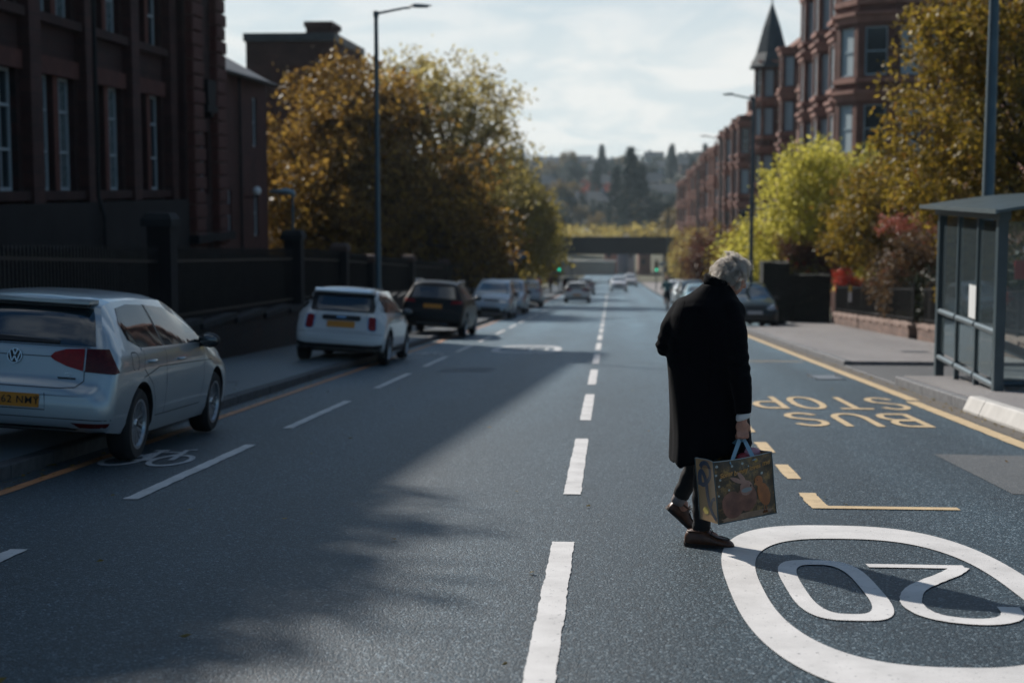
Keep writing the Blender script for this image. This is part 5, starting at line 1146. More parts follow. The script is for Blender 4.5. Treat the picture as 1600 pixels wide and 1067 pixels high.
def car(kind, name, label, cat='car', paint=None, group=None, plate=None, front_plate=False, lights=0, detail=True):
    S = CARS[kind]; t = thing(name, label, cat, (0, 0, 0), group, local=True); paint = paint or m_silver
    me = body_mesh(S['tab'], S['belt'], S['axles'], S['tr'], S['track'], S.get('sub', 3), roofc=S.get('roofc', .035))
    me.materials.clear(); me.materials.append(paint); me.materials.append(m_trim)
    # wheel housings and the underside are black
    for p in me.polygons:
        c = p.center; p.use_smooth = True; nn = p.normal
        if c.z < S['sill'] and nn.z < -.5: p.material_index = 1
        for a in S['axles']:
            dy_, dz_ = c.y-a, c.z-S['tr']; rr = math.hypot(dy_, dz_); Rc = S['tr']+.055
            if abs(c.x) < S['track']+.3 and ((rr > Rc*.97 and rr < Rc*1.01 and abs(nn.y*dy_+nn.z*dz_) > .8*rr) or (rr < Rc*1.01 and abs(abs(c.x)-(S['track']-.19)) < .012 and abs(nn.x) > .9)): p.material_index = 1
    me.set_sharp_from_angle(angle=R(38)); body = link_mesh('body', me, t)
    bvh = BVHTree.FromPolygons([v.co[:] for v in me.vertices], [tuple(p.vertices) for p in me.polygons])
    for nm, D, poly, m_, off in S['decals'](paint):
        decal(bvh, D, poly, off, .045, nm, m_, t)
    gaps = MB()
    for D, path in S['gaps']:
        q = lines(bvh, D, path, parent=t)
        if q: gaps.add(q.v, q.f)
    g = gaps.build('panel_gap', m_gap, t)
    for a in S['axles']:
        for s in (-1, 1): make_wheel(t, s*(S['track']-.0), a, S['tr'], s, S.get('spokes', 10), S.get('tw', .205))
    # mirrors
    for s in (-1, 1):
        mx, my, mz = S['mirror']; q = MB(); q.ball((s*(mx+.10), my, mz), (.115, .065, .075), 14, 8); q.box(s*(mx-.05) if s > 0 else -(mx+.04), s*(mx+.04) if s > 0 else -(mx-.05), my-.03, my+.03, mz-.07, mz-.03)
        o = q.build('mirror', S.get('mirrorm') or m_trim, t, smooth=True, angle=60)
        q = MB(); q.ball((s*(mx+.10), my-.045, mz), (.095, .03, .058), 12, 6); q.build('mirror_glass', m_cglass, o, smooth=True)
    # door handles
    for (hy, hz) in S['handles']:
        for s in (-1, 1):
            hit = bvh.ray_cast(Vector((s*3, hy, hz)), Vector((-s, 0, 0)))
            if hit[0]:
                x = hit[0].x; q = MB(); q.tube([(x-s*.01, hy-.085, hz), (x+s*.032, hy-.06, hz), (x+s*.036, hy+.05, hz), (x-s*.01, hy+.085, hz)], [.012, .015, .015, .011], 8); q.build('door_handle', paint, t, smooth=True)
    return t, bvh
def pj(D, pts): return [(Vector((D[1], -D[0])).normalized().dot(Vector((x, y))), z) for x, y, z in pts]
def mir(poly): return [(-x, z) for x, z in poly][::-1]
LEFT, RIGHT, REAR, FRONT = (1, 0, 0), (-1, 0, 0), (0, 1, 0), (0, -1, 0)
# projection plane axes: X = D x Z.  REAR: x stays x;  FRONT: x -> -x;  RIGHT side (seen from +x): coord = y;  LEFT: coord = -y
def sides(nm, poly, m_, off=.004):
    return [(nm, RIGHT, poly, m_, off), (nm, LEFT, mir(poly), m_, off)]
def sgap(path): return [(RIGHT, path), (LEFT, [(-y, z) for y, z in path])]
CARS = {}
# --- compact hatchback (silver, nearest)
def dec_hatch(paint):
    d = []
    d.append(('rear_window', REAR, [(-.665, 1.005), (.665, 1.005), (.60, 1.20), (.54, 1.31), (-.54, 1.31), (-.60, 1.20)], m_cglass, .004))
    d += sides('side_window', [(.62, 1.055), (.86, .985), (1.50, .975), (1.50, 1.335), (1.05, 1.345), (.72, 1.315), (.60, 1.19)], m_sglass)
    d += sides('side_window', [(1.545, .975), (2.62, .955), (2.92, .99), (2.50, 1.205), (2.12, 1.305), (1.545, 1.335)], m_sglass)
    d.append(('windscreen', FRONT, [(-.62, 1.02), (.62, 1.02), (.49, 1.33), (-.49, 1.33)], m_cglass, .004))
    for s in (1, -1):
        A = [(.30, .905), (.34, .945), (.44, .975), (.595, .985), (.585, .80), (.44, .835), (.34, .875)]
        B = [(.61, .986), (.80, .990), (.90, .80), (.86, .785), (.60, .795)]
        D = (-.30*s, .954, 0); f = (lambda P: P) if s > 0 else mir
        k = lambda P: [(x*.954+.30*.10, z) for x, z in P]
        d.append(('tail_light', D if s > 0 else (.30, .954, 0), f(k(A)), m_lred, .010)); d.append(('tail_light', D if s > 0 else (.30, .954, 0), f(k(B)), m_lreddk, .011))
        d.append(('rear_reflector', D if s > 0 else (.30, .954, 0), f(k([(.50, .375), (.86, .378), (.80, .34), (.58, .335)])), m_lreddk, .004))
        D2 = (-.5*s, -.866, 0); d.append(('headlight', D2, pj(D2, [(s*.42, 4.19, .64), (s*.80, 3.98, .66), (s*.84, 3.80, .80), (s*.44, 4.12, .74)]), m_lclear, .006))
    d.append(('number_plate', REAR, rpoly(-.26, .26, .485, .598, .01, 2), m_plate, .012))
    d.append(('lower_valance', REAR, [(-.74, .20), (.74, .20), (.76, .31), (.50, .335), (-.50, .335), (-.76, .31)], m_trim, .006)); d.append(('rear_wiper', REAR, [(-.34, 1.02), (.36, 1.02), (.36, 1.04), (-.30, 1.065), (-.34, 1.05)], m_trim, .02))
    d.append(('front_grille', FRONT, [(-.36, .66), (.36, .66), (.36, .72), (-.36, .72)], m_trim, .004)); d.append(('front_intake', FRONT, [(-.5, .26), (.5, .26), (.42, .42), (-.42, .42)], m_trim, .004))
    d += sides('chrome_strip', [(.86, .962), (2.95, .952), (2.95, .966), (.86, .98)], m_rim, .007)
    d += sides('window_pillar', [(1.495, .975), (1.55, .975), (1.55, 1.337), (1.495, 1.337)], m_trim, .005)
    return d
hg = sgap([(1.52, .97), (1.53, .62), (1.50, .36)])+sgap([(.90, .96), (.84, .80), (1.08, .66), (1.20, .50), (1.24, .36), (2.78, .36), (2.86, .60), (2.86, .95)])+sgap([(.82, .72), (1.3, .80), (2.2, .79), (3.2, .775)])
hg += [(REAR, [(-.62, .995), (.62, .995)]), (REAR, [(-.595, .80), (-.60, .72), (-.54, .665), (-.42, .655), (.42, .655), (.54, .665), (.60, .72), (.595, .80)]), (REAR, [(-.30, .905), (.30, .905)]), (REAR, [(-.84, .405), (.84, .405)]), (REAR, [(-.30, .61), (-.31, .47), (.31, .47), (.30, .61)]), (RIGHT, rpoly(.52, .70, .80, .95, .05))]
CARS['hatch'] = dict(tab=[(0, .60, .36, .72, .60), (.015, .63, .33, .765, .64), (.05, .66, .30, .805, .68), (.085, .70, .29, .83, .70), (.105, .80, .29, .845, .70), (.13, .93, .28, .86, .705), (.16, 1.00, .28, .868, .70), (.235, 1.10, .27, .876, .675), (.33, 1.22, .26, .884, .64), (.41, 1.29, .25, .888, .605), (.455, 1.35, .25, .89, .585), (.55, 1.378, .24, .893, .585), (.85, 1.405, .21, .896, .58), (1.5, 1.415, .20, .90, .585), (2.1, 1.40, .20, .90, .58), (2.45, 1.345, .20, .90, .575), (2.8, 1.205, .20, .90, .64), (3.15, 1.03, .20, .899, .71), (3.3, .985, .20, .896, .74), (3.6, .925, .20, .887, .74), (3.95, .83, .21, .86, .72), (4.12, .74, .22, .81, .66), (4.21, .64, .24, .73, .58), (4.255, .52, .28, .60, .46)],
    belt=.955, axles=(.80, 3.43), tr=.318, track=.775, sill=.30, decals=dec_hatch, gaps=hg, mirror=(.87, 2.72, .99), handles=((1.05, .86), (1.98, .84)), spokes=10, tw=.21)
# --- small round lamped hatch (white, black sills)
def dec_mini(paint):
    d = [('pillar_cladding', REAR, rpoly(-.60, .60, .965, 1.30, .05), m_trim, .004), ('rear_window', REAR, rpoly(-.50, .50, .99, 1.235, .06), m_cglass, .010), ('windscreen', FRONT, [(-.60, 1.0), (.60, 1.0), (.54, 1.28), (-.54, 1.28)], m_cglass, .004)]
    d += sides('side_window', [(.28, .985), (2.55, .95), (2.40, 1.12), (2.18, 1.27), (.50, 1.30), (.34, 1.2)], m_sglass, .003)
    for s in (1, -1):
        f = (lambda P: P) if s > 0 else mir; D = (-.25*s, .968, 0)
        d.append(('tail_light', D, f(rpoly(.50, .665, .635, .91, .05)), m_chrome, .008)); d.append(('tail_light', D, f(rpoly(.515, .65, .65, .895, .045)), m_lred, .016))
        D2 = (-.35*s, -.937, 0); d.append(('headlight', D2, pj(D2, [(s*x, 3.62, z) for x, z in sup(.56, .70, .13, .14, 2, 20)]), m_lclear, .012))
    d.append(('plate_recess', REAR, rpoly(-.36, .36, .81, .90, .04), m_trim, .012)); d.append(('boot_handle', REAR, rpoly(-.09, .09, .855, .885, .012), m_chrome, .03))
    d.append(('number_plate', REAR, rpoly(-.26, .26, .68, .795, .01, 2), m_plate, .012))
    d.append(('lower_bumper', REAR, [(-.78, .22), (.78, .22), (.80, .40), (.62, .37), (-.62, .37), (-.80, .40)], m_trim, .006))
    d += sides('sill_cladding', [(.95, .22), (2.75, .22), (2.75, .33), (.95, .33)], m_trim, .006)
    for a in (.62, 3.11):
        O = [(a+.415*math.cos(R(q)), .31+.415*math.sin(R(q))) for q in range(-8, 189, 12)]; I = [(a+.355*math.cos(R(q)), .31+.355*math.sin(R(q))) for q in range(188, -9, -12)]
        d += sides('arch_cladding', O+I, m_trim, .007)
    d.append(('front_grille', FRONT, rpoly(-.36, .36, .42, .66, .08), m_trim, .006))
    return d
CARS['mini'] = dict(tab=[(0, .52, .34, .70, .56), (.02, .57, .30, .76, .62), (.05, .64, .27, .80, .66), (.09, .74, .26, .825, .68), (.13, .87, .25, .835, .665), (.18, .955, .24, .84, .62), (.24, 1.02, .23, .845, .60), (.32, 1.18, .22, .85, .575), (.38, 1.30, .21, .852, .57), (.46, 1.36, .20, .855, .575), (.9, 1.395, .18, .86, .585), (1.5, 1.40, .17, .862, .59), (2.0, 1.375, .17, .862, .585), (2.25, 1.315, .17, .86, .58), (2.5, 1.15, .17, .86, .61), (2.72, 1.00, .17, .858, .68), (2.9, .955, .18, .855, .70), (3.3, .91, .18, .845, .68), (3.6, .80, .20, .80, .62), (3.75, .66, .22, .72, .54), (3.82, .50, .28, .58, .44)],
    belt=.94, axles=(.62, 3.11), tr=.31, track=.755, sill=.28, decals=dec_mini, gaps=sgap([(1.15, .94), (1.15, .36), (2.5, .34), (2.58, .92)])+[(REAR, [(-.46, .97), (-.50, .62), (.50, .62), (.46, .97)]), (REAR, [(-.8, .58), (.8, .58)])], mirror=(.83, 2.25, .98), handles=((1.35, .84),), spokes=8, tw=.2)
# --- compact SUV (black)
def dec_suv(paint):
    d = [('rear_window', REAR, [(-.62, 1.08), (.62, 1.08), (.545, 1.40), (-.545, 1.40)], m_cglass, .004), ('windscreen', FRONT, [(-.66, 1.12), (.66, 1.12), (.56, 1.48), (-.56, 1.48)], m_cglass, .004)]
    d += sides('side_window', [(.72, 1.16), (1.0, 1.08), (1.72, 1.06), (1.72, 1.47), (1.0, 1.47), (.70, 1.36)], m_sglass); d += sides('side_window', [(1.77, 1.06), (2.95, 1.05), (2.6, 1.30), (2.25, 1.43), (1.77, 1.47)], m_sglass)
    for s in (1, -1):
        f = (lambda P: P) if s > 0 else mir; D = (-.3*s, .954, 0)
        d.append(('tail_light', D, f([(.50, .93), (.82, .96), (.84, 1.03), (.56, 1.02)]), m_lred, .008)); D2 = (-.4*s, -.916, 0); d.append(('headlight', D2, pj(D2, [(s*.42, 4.17, .77), (s*.78, 4.0, .77), (s*.82, 3.9, .90), (s*.44, 4.12, .87)]), m_lclear, .006))
    d.append(('number_plate', REAR, rpoly(-.26, .26, .80, .91, .01, 2), m_plate, .012)); d.append(('bumper_trim', REAR, rpoly(-.45, .45, .34, .40, .02), m_chrome, .008)); d.append(('front_grille', FRONT, rpoly(-.4, .4, .62, .80, .03), m_trim, .006)); d.append(('front_plate', FRONT, rpoly(-.26, .26, .48, .59, .01, 2), m_platew, .012))
    return d
CARS['suv'] = dict(tab=[(0, .62, .40, .74, .60), (.02, .68, .36, .79, .64), (.06, .74, .33, .83, .68), (.10, .86, .31, .85, .70), (.14, 1.0, .30, .86, .70), (.18, 1.07, .30, .868, .69), (.28, 1.22, .29, .878, .65), (.38, 1.38, .27, .885, .60), (.45, 1.46, .27, .89, .585), (.6, 1.50, .26, .895, .60), (1.2, 1.535, .24, .905, .605), (1.9, 1.53, .23, .91, .60), (2.4, 1.47, .23, .91, .59), (2.75, 1.31, .23, .91, .63), (3.1, 1.13, .23, .908, .70), (3.3, 1.07, .23, .90, .74), (3.7, 1.00, .24, .885, .74), (4.05, .90, .25, .85, .70), (4.2, .78, .27, .78, .62), (4.28, .62, .30, .66, .50)],
    belt=1.04, axles=(.82, 3.42), tr=.335, track=.785, sill=.36, decals=dec_suv, gaps=sgap([(1.74, 1.05), (1.74, .42)])+sgap([(1.05, 1.06), (1.2, .5), (1.3, .42), (2.85, .42), (2.95, 1.03)])+[(REAR, [(-.60, 1.05), (-.62, .72), (.62, .72), (.60, 1.05)])], mirror=(.88, 2.78, 1.10), handles=((1.15, .95), (2.1, .94)), spokes=5, tw=.22)
# --- family MPV (seen from the front)
def dec_mpv(paint):
    d = [('rear_window', REAR, [(-.60, 1.10), (.60, 1.10), (.56, 1.45), (-.56, 1.45)], m_cglass, .004), ('windscreen', FRONT, [(-.70, 1.03), (.70, 1.03), (.60, 1.28), (.55, 1.47), (-.55, 1.47), (-.60, 1.28)], m_cglass, .004)]
    d += sides('side_window', [(.45, 1.08), (1.75, 1.04), (1.75, 1.49), (.60, 1.48)], m_sglass); d += sides('side_window', [(1.80, 1.04), (3.15, 1.00), (2.85, 1.20), (2.45, 1.42), (1.80, 1.49)], m_sglass)
    for s in (1, -1):
        D = (-.45*s, -.893, 0)
        d.append(('headlight', D, pj(D, [(s*.78, 3.98, .70), (s*.42, 4.17, .66), (s*.40, 4.14, .75), (s*.62, 4.0, .83), (s*.80, 3.85, .85)]), m_lclear, .008)); f = (lambda P: P) if s > 0 else mir
        d.append(('tail_light', (-.3*s, .954, 0), f([(.60, .85), (.80, .85), (.80, 1.15), (.66, 1.15)]), m_lred, .008)); d.append(('fog_light', FRONT, sup(.58*s, .38, .07, .045, 2, 12), m_trim, .006))
    d.append(('front_grille', FRONT, [(-.30, .70), (.30, .70), (.34, .785), (-.34, .785)], m_trim, .006)); d.append(('front_intake', FRONT, rpoly(-.42, .42, .30, .46, .05), m_trim, .006)); d.append(('front_plate', FRONT, rpoly(-.26, .26, .51, .62, .01, 2), m_platew, .012))
    d.append(('number_plate', REAR, rpoly(-.26, .26, .72, .83, .01, 2), m_plate, .012))
    return d
CARS['mpv'] = dict(tab=[(0, .62, .36, .74, .58), (.03, .70, .32, .80, .64), (.08, .88, .30, .84, .68), (.14, 1.05, .28, .855, .68), (.26, 1.25, .27, .865, .65), (.38, 1.46, .26, .87, .61), (.5, 1.54, .25, .875, .61), (1.2, 1.60, .22, .885, .62), (2.0, 1.60, .21, .89, .61), (2.5, 1.53, .21, .89, .60), (2.9, 1.32, .21, .89, .64), (3.3, 1.08, .21, .885, .71), (3.5, 1.00, .22, .875, .73), (3.85, .90, .22, .85, .72), (4.1, .78, .24, .80, .66), (4.22, .64, .26, .72, .56), (4.28, .50, .30, .58, .44)],
    belt=1.0, axles=(.78, 3.38), tr=.315, track=.77, sill=.32, decals=dec_mpv, gaps=sgap([(1.78, 1.02), (1.78, .38)])+sgap([(1.0, 1.04), (1.2, .45), (1.3, .38), (2.8, .38), (2.95, 1.0)])+[(FRONT, [(-.72, 1.0), (-.56, .83), (.56, .83), (.72, 1.0)])], mirror=(.86, 2.85, 1.05), handles=((1.15, .92), (2.1, .91)), spokes=7)
def place(t, x, y, lift=0.0, roll=0.0, yaw=0.0, face=1):
    yaw_ = yaw if face > 0 else yaw+math.pi
    s = (zr(y+2.2)-zr(y+2.0))/.2; pitch = math.atan(s)*(1 if face > 0 else -1)
    # order: roll and pitch in car space, then yaw about world z
    M_ = Matrix.Rotation(yaw_, 4, 'Z') @ Matrix.Rotation(pitch, 4, 'X') @ Matrix.Rotation(roll, 4, 'Y')
    t.rotation_mode = 'QUATERNION'; t.rotation_quaternion = M_.to_quaternion(); t.location = (x, y, zr(y)+lift); return t
def on_surface(t, bvh, me, D, u, v, lift=.006, parent=None, name='lettering', axis=None):
    D = Vector(D).normalized(); X = D.cross(Vector((0, 0, 1))).normalized(); Z = X.cross(D); h = bvh.ray_cast(X*u+Z*v-D*6, D)
    p = h[0]-D*lift; nrm = h[1] if h[1].dot(D) < 0 else -h[1]; N3 = nrm; X3 = Vector((X.x, X.y, X.z)); Z3 = N3.cross(X3).normalized(); X3 = Z3.cross(N3)
    o = link_mesh(name, me, parent or t); o.matrix_local = Matrix(((X3.x, Z3.x, N3.x, p.x), (X3.y, Z3.y, N3.y, p.y), (X3.z, Z3.z, N3.z, p.z), (0, 0, 0, 1))); return o
golf, bv = car('hatch', 'parked_car', 'silver hatchback with black rear window parked nearest on the left', paint=m_silver, group='cars parked on the left half on the pavement')
pl = [c for c in golf.children if c.name.startswith('number_plate')][0]
on_surface(golf, bv, text_mesh('62 NMY', .086, m_black, .001, bold=.0002, spacing=1.12), REAR, .105, .540, .0155, pl)
on_surface(golf, bv, text_mesh('*', .05, m_black, .001), REAR, .242, .565, .0155, pl)
on_surface(golf, bv, text_mesh('TDI', .036, m_chrome, .002, shear=.2), REAR, .46, .765, .008, name='engine_badge')
q = MB(); q.box(-.075, .075, -.006, .006, 0, .004); on_surface(golf, bv, q.mesh('badge_strip', m_trim), REAR, .455, .735, .006, name='badge_strip')
# round emblem: ring with V above W
q = MB(); q.lathe([(.0001, .0), (.062, .0), (.062, .006), (.0001, .008)], 32); em = on_surface(golf, bv, q.mesh('emblem', m_trim), REAR, .0, .892, .004, name='emblem')
q = MB(); q.lathe([(.056, .006), (.056, .014), (.0625, .014), (.0625, .004)], 32)
def bar2(mb, a, b, w, z0=.006, z1=.013):
    a = Vector((*a, 0)); b = Vector((*b, 0)); d = (b-a).normalized(); n = Vector((-d.y, d.x, 0))*w/2; mb.add([a+n+Vector((0, 0, z0)), a-n+Vector((0, 0, z0)), b-n+Vector((0, 0, z0)), b+n+Vector((0, 0, z0)), a+n+Vector((0, 0, z1)), a-n+Vector((0, 0, z1)), b-n+Vector((0, 0, z1)), b+n+Vector((0, 0, z1))], [(0, 1, 2, 3), (7, 6, 5, 4), (0, 4, 5, 1), (1, 5, 6, 2), (2, 6, 7, 3), (3, 7, 4, 0)])
for a, b in (((-.020, .052), (0, .006)), ((0, .006), (.020, .052)), ((-.046, .034), (-.022, -.046)), ((-.022, -.046), (0, -.002)), ((0, -.002), (.022, -.046)), ((.022, -.046), (.046, .034))): bar2(q, a, b, .0095)
link_mesh('emblem_letters', q.mesh('emblem_letters', m_chrome), em)
# roof spoiler lip
q = MB(); q.add([(-.56, .50, 1.35), (.56, .50, 1.35), (.53, .34, 1.345), (-.53, .34, 1.345), (-.56, .50, 1.385), (.56, .50, 1.385), (.53, .34, 1.368), (-.53, .34, 1.368)], [(0, 1, 2, 3), (7, 6, 5, 4), (3, 2, 6, 7), (0, 3, 7, 4), (1, 5, 6, 2), (0, 4, 5, 1)])
q.build('spoiler', m_silver, golf)
q = MB(); q.box(-.51, .51, .36, .45, 1.318, 1.345); q.build('spoiler_shadow_gap', m_trim, golf)
place(golf, -4.99, 12.06, .055, R(3.3)); golf.scale = (1, .955, 1)
mini, bv = car('mini', 'parked_car', 'white small hatchback with black sills parked behind the silver car', paint=m_wpaint, group='cars parked on the left half on the pavement')
q = MB(); 
for s in (-1, 1): pass
q.add([(-.575, .43, 1.34), (.575, .43, 1.34), (.54, .26, 1.315), (-.54, .26, 1.315), (-.575, .43, 1.385), (.575, .43, 1.385), (.54, .26, 1.345), (-.54, .26, 1.345)], [(0, 1, 2, 3), (7, 6, 5, 4), (3, 2, 6, 7), (0, 3, 7, 4), (1, 5, 6, 2), (0, 4, 5, 1)]); q.build('roof_spoiler', m_wpaint, mini)
place(mini, -5.0, 27.45, .055, R(3.3))
suv, bv = car('suv', 'parked_car', 'black compact SUV parked behind the white car with a shining mirror', paint=m_bpaint, group='cars parked on the left half on the pavement')
for s in (-1, 1): q = MB(); q.tube([(s*.60, .7, 1.51), (s*.60, .85, 1.565), (s*.60, 2.1, 1.575), (s*.60, 2.3, 1.54)], .016, 8); q.build('roof_rail', m_chrome, suv, smooth=True)
place(suv, -4.96, 41.5, .055, R(3.3), R(-1.0))
mpv, bv = car('mpv', 'parked_car', 'silver people carrier parked nose towards the camera on the left', paint=m_sil2, group='cars parked on the left half on the pavement')
place(mpv, -4.95, 66.4, .055, R(-3.3), face=-1)
def cp(src, label, x, y, face, paint=None, lift=.0, roll=0, group=None, yaw=0, name=None):
    c = copy_tree(src)
    for ch in list(c.children_recursive):            # the nearest car's lettering belongs to it alone
        if ch.name.split('.')[0] in ('lettering', 'engine_badge', 'badge_strip', 'emblem', 'emblem_letters'): bpy.data.objects.remove(ch)
    if name: c.name = name
    ORG[c.name] = Vector((0, 0, 0)); c['label'] = label
    if group: c['group'] = group
    elif 'group' in c: del c['group']
    if paint:
        for ch in c.children:
            if ch.type == 'MESH' and any(s_.material and s_.material.name.endswith('_paint') for s_ in ch.material_slots):
                me = ch.data.copy(); ch.data = me
                for i, mm_ in enumerate(me.materials):
                    if mm_ and mm_.name.endswith('_paint'): me.materials[i] = paint
    place(c, x, y, lift, roll, yaw, face); return c
PL = 'cars parked on the left half on the pavement'; PR = 'cars parked along the right bay'
cp(mpv, 'pale silver car parked nose out behind the people carrier', -4.9, 75.5, -1, None, .055, R(-3.3), PL)
cp(suv, 'grey car parked far up on the left in tree shade', -4.9, 88, 1, m_sil2, .055, R(3.3), PL)
cp(golf, 'white car driving away in the left lane in the distance', -2.2, 101, 1, m_wpaint, name='moving_car')
cp(golf, 'pale car driving away far off in the left lane past the white one', -2.3, 140, 1, m_sil2, name='moving_car')
cp(suv, 'dark car far off at the left traffic signal', -3.9, 150, 1, None, name='moving_car')
cp(suv, 'white van like car coming towards us in the right lane', .9, 160, -1, m_wpaint, name='moving_car')
cp(mpv, 'white car coming towards us behind the white van like one', 2.6, 196, -1, m_wpaint, name='moving_car')
cp(mpv, 'dark teal car parked nose towards the camera right of the walking person', 4.72, 56.0, -1, m_teal, group=None, yaw=R(3), name='parked_car')
cp(golf, 'pale blue car parked in the right bay just past the teal one', 4.75, 83.5, -1, m_lblue, group=PR)
cp(mpv, 'blue grey car parked in the right bay seen over the black coat', 4.8, 91, -1, m_teal, group=PR)
cp(golf, 'silver car parked in the right bay beside the cyclist', 4.85, 99, -1, m_sil2, group=PR)
cp(suv, 'white car parked farthest along the right bay', 4.9, 112, -1, m_wpaint, group=PR)
# ================================================================ STREET FURNITURE
m_pole = mat('galvanised_pole', (.075, .115, .135), .42, .5, var=(3, .2)); m_poled = mat('grey_pole', (.055, .085, .10), .45, .4, var=(3, .2))
m_lamp = mat('lamp_housing', (.16, .19, .20), .45, .3); m_diff = mat('lamp_diffuser', (.5, .52, .5), .3)
def lamp(name, label, x, y, h, arm, r=.085, ah=.14, m=m_pole):
    z = zr(y)+.1; t = thing(name, label, 'street lamp', (x, y, z)); mb = MB(); mb.tube([(x, y, z), (x, y, z+1.3)], r*1.25, 14); mb.tube([(x, y, z+1.3), (x, y, z+1.36), (x, y, z+h)], [r*1.25, r, r*.62], 14); mb.build('pole', m, t, smooth=True, angle=40)
    mb = MB(); mb.box(x-r*.4, x+r*.4, y-r*1.3-.01, y-r*1.2, z+.35, z+.85); mb.build('access_door', m_poled, t)
    s = 1 if arm > 0 else -1; mb = MB(); mb.tube([(x, y, z+h-.12), (x, y, z+h+.02)], r*.85, 12); mb.tube([(x, y, z+h-.04), (x+arm*.5, y, z+h+ah*.6), (x+arm*.62, y, z+h+ah*.7)], [.032, .027, .027], 8); mb.build('arm', m, t, smooth=True, angle=40)
    x0 = x+arm*.58; x1 = x+arm; zz_ = z+h+ah*.72; mb = MB()
    a = [(x0, -.05, .02), (x0+(x1-x0)*.25, -.13, .07), (x0+(x1-x0)*.6, -.13, .05), (x1, -.07, .015)]
    vs = []
    for (xx, w, u) in a: vs += [(xx, y+w, zz_), (xx, y-w, zz_), (xx, y-w*.6, zz_+u), (xx, y+w*.6, zz_+u)]
    zr_ = [(Vector(v)+Vector((0, 0, (v[0]-x0)*s*.06))) for v in vs]
    mb.add(zr_, [(4*i+k, 4*i+(k+1) % 4, 4*i+4+(k+1) % 4, 4*i+4+k) for i in range(3) for k in range(4)]+[(3, 2, 1, 0), (12, 13, 14, 15)]); hd_ = mb.build('lamp_head', m_lamp, t, fixn=True)
    mb = MB(); mb.box(min(x0+(x1-x0)*.3, x1-(x1-x0)*.15), max(x0+(x1-x0)*.3, x1-(x1-x0)*.15), y-.09, y+.09, zz_-.004, zz_+.03); mb.build('diffuser', m_diff, hd_)
    return t
lamp('street_lamp', 'tall grey street lamp on the left pavement behind the white parked car', -5.55, 36.0, 7.84, 1.32, .075)
lamp('street_lamp', 'thick grey lamp column rising behind the bus shelter', 6.82, 28.0, 8.6, -1.6, .118)
lamp('street_lamp', 'street lamp on the right before the side street with its arm to the left', 4.98, 54.0, 7.95, -1.1, .08, m=m_poled)
lamp('street_lamp', 'street lamp in front of the red terraces past the turret, second on the right', 6.75, 94.0, 10.2, -1.35, .09, m=m_poled)
lamp('street_lamp', 'thin far street lamp against the red terraces, third on the right', 6.85, 120.0, 10.0, -1.5, .10, m=m_poled)
lamp('street_lamp', 'farthest street lamp on the right with its arm over the road near the bridge', 5.2, 138.0, 8.2, -2.6, .09, m=m_poled)
# floodlight on the pier and a globe lamp
t = thing('floodlight', 'small grey floodlight on a short post on top of a dark pier', 'light', (XW-.2, 35.5, .5)); mb = MB(); mb.tube([(XW-.2, 35.5, .5), (XW-.2, 35.5, 1.36)], .035, 8); mb.build('post', m_pole, t, smooth=True, angle=40)
mb = MB(); mb.tube([(XW-.18, 35.5, 1.30), (XW-.2, 35.5, 1.40), (XW-.32, 35.45, 1.44), (XW-.72, 35.4, 1.43)], [.07, .08, .075, .035], 10); mb.build('lamp_head', mat('floodlight_case', (.20, .26, .29), .4, .2), t, smooth=True)
t = thing('globe_lamp', 'round white globe lamp on a wall bracket beside the brown tree', 'light', (-13.2, 54.2, 1.3)); mb = MB(); mb.ball((-12.75, 54.2, 1.38), .16, 16, 10); mb.build('globe', mat('opal_globe', (.75, .76, .76), .25), t, smooth=True); mb = MB(); mb.tube([(-13.2, 54.2, 1.15), (-12.75, 54.2, 1.15), (-12.75, 54.2, 1.24)], .025, 6); mb.tube([(-12.75, 54.2, 1.2), (-12.75, 54.2, 1.25)], .09, 10); mb.build('bracket', m_blackm, t)
# traffic signals
m_green = mat('green_signal', (.02, .5, .3), .3, emit=((.04, .95, .55), 1.3)); m_unlit = mat('unlit_lens', (.03, .01, .01), .2)
def signal(label, x, y, board=None):
    z = zr(y)+.1; t = thing('traffic_signal', label, 'traffic light', (x, y, z)); mb = MB(); mb.tube([(x, y, z), (x, y, z+3.3)], .06, 8); mb.build('pole', m_poled, t)
    mb = MB(); mb.box(x-.17, x+.17, y-.32, y-.08, z+2.0, z+3.05); mb.build('housing', m_blackm, t)
    for k, (zz_, m_) in enumerate(((2.2, m_green), (2.52, m_unlit), (2.84, m_unlit))):
        mb = MB(); mb.lathe([(.0001, .0), (.105, 0), (.105, -.02)], 16, Matrix.Translation((x, y-.335, z+zz_)) @ Matrix.Rotation(R(90), 4, 'X')); mb.build('lens', m_, t)
        mb = MB(); mb.lathe([(.12, 0), (.12, .14)], 14, Matrix.Translation((x, y-.33, z+zz_)) @ Matrix.Rotation(R(90), 4, 'X')); mb.build('hood', m_blackm, t)
    if board: mb = MB(); mb.box(x+board[0], x+board[1], y-.1, y-.05, z+2.55, z+2.95); mb.build('sign_board', mat('signal_board', (.18, .27, .32), .5), t)
signal('traffic signal showing green left of the street before the bridge', -4.95, 148, (-.6, .5)); signal('traffic signal showing green right of the street before the bridge', 4.72, 155, (.3, 1.9))
signal('small far traffic signal at the left pavement under the bridge', -5.2, 205)
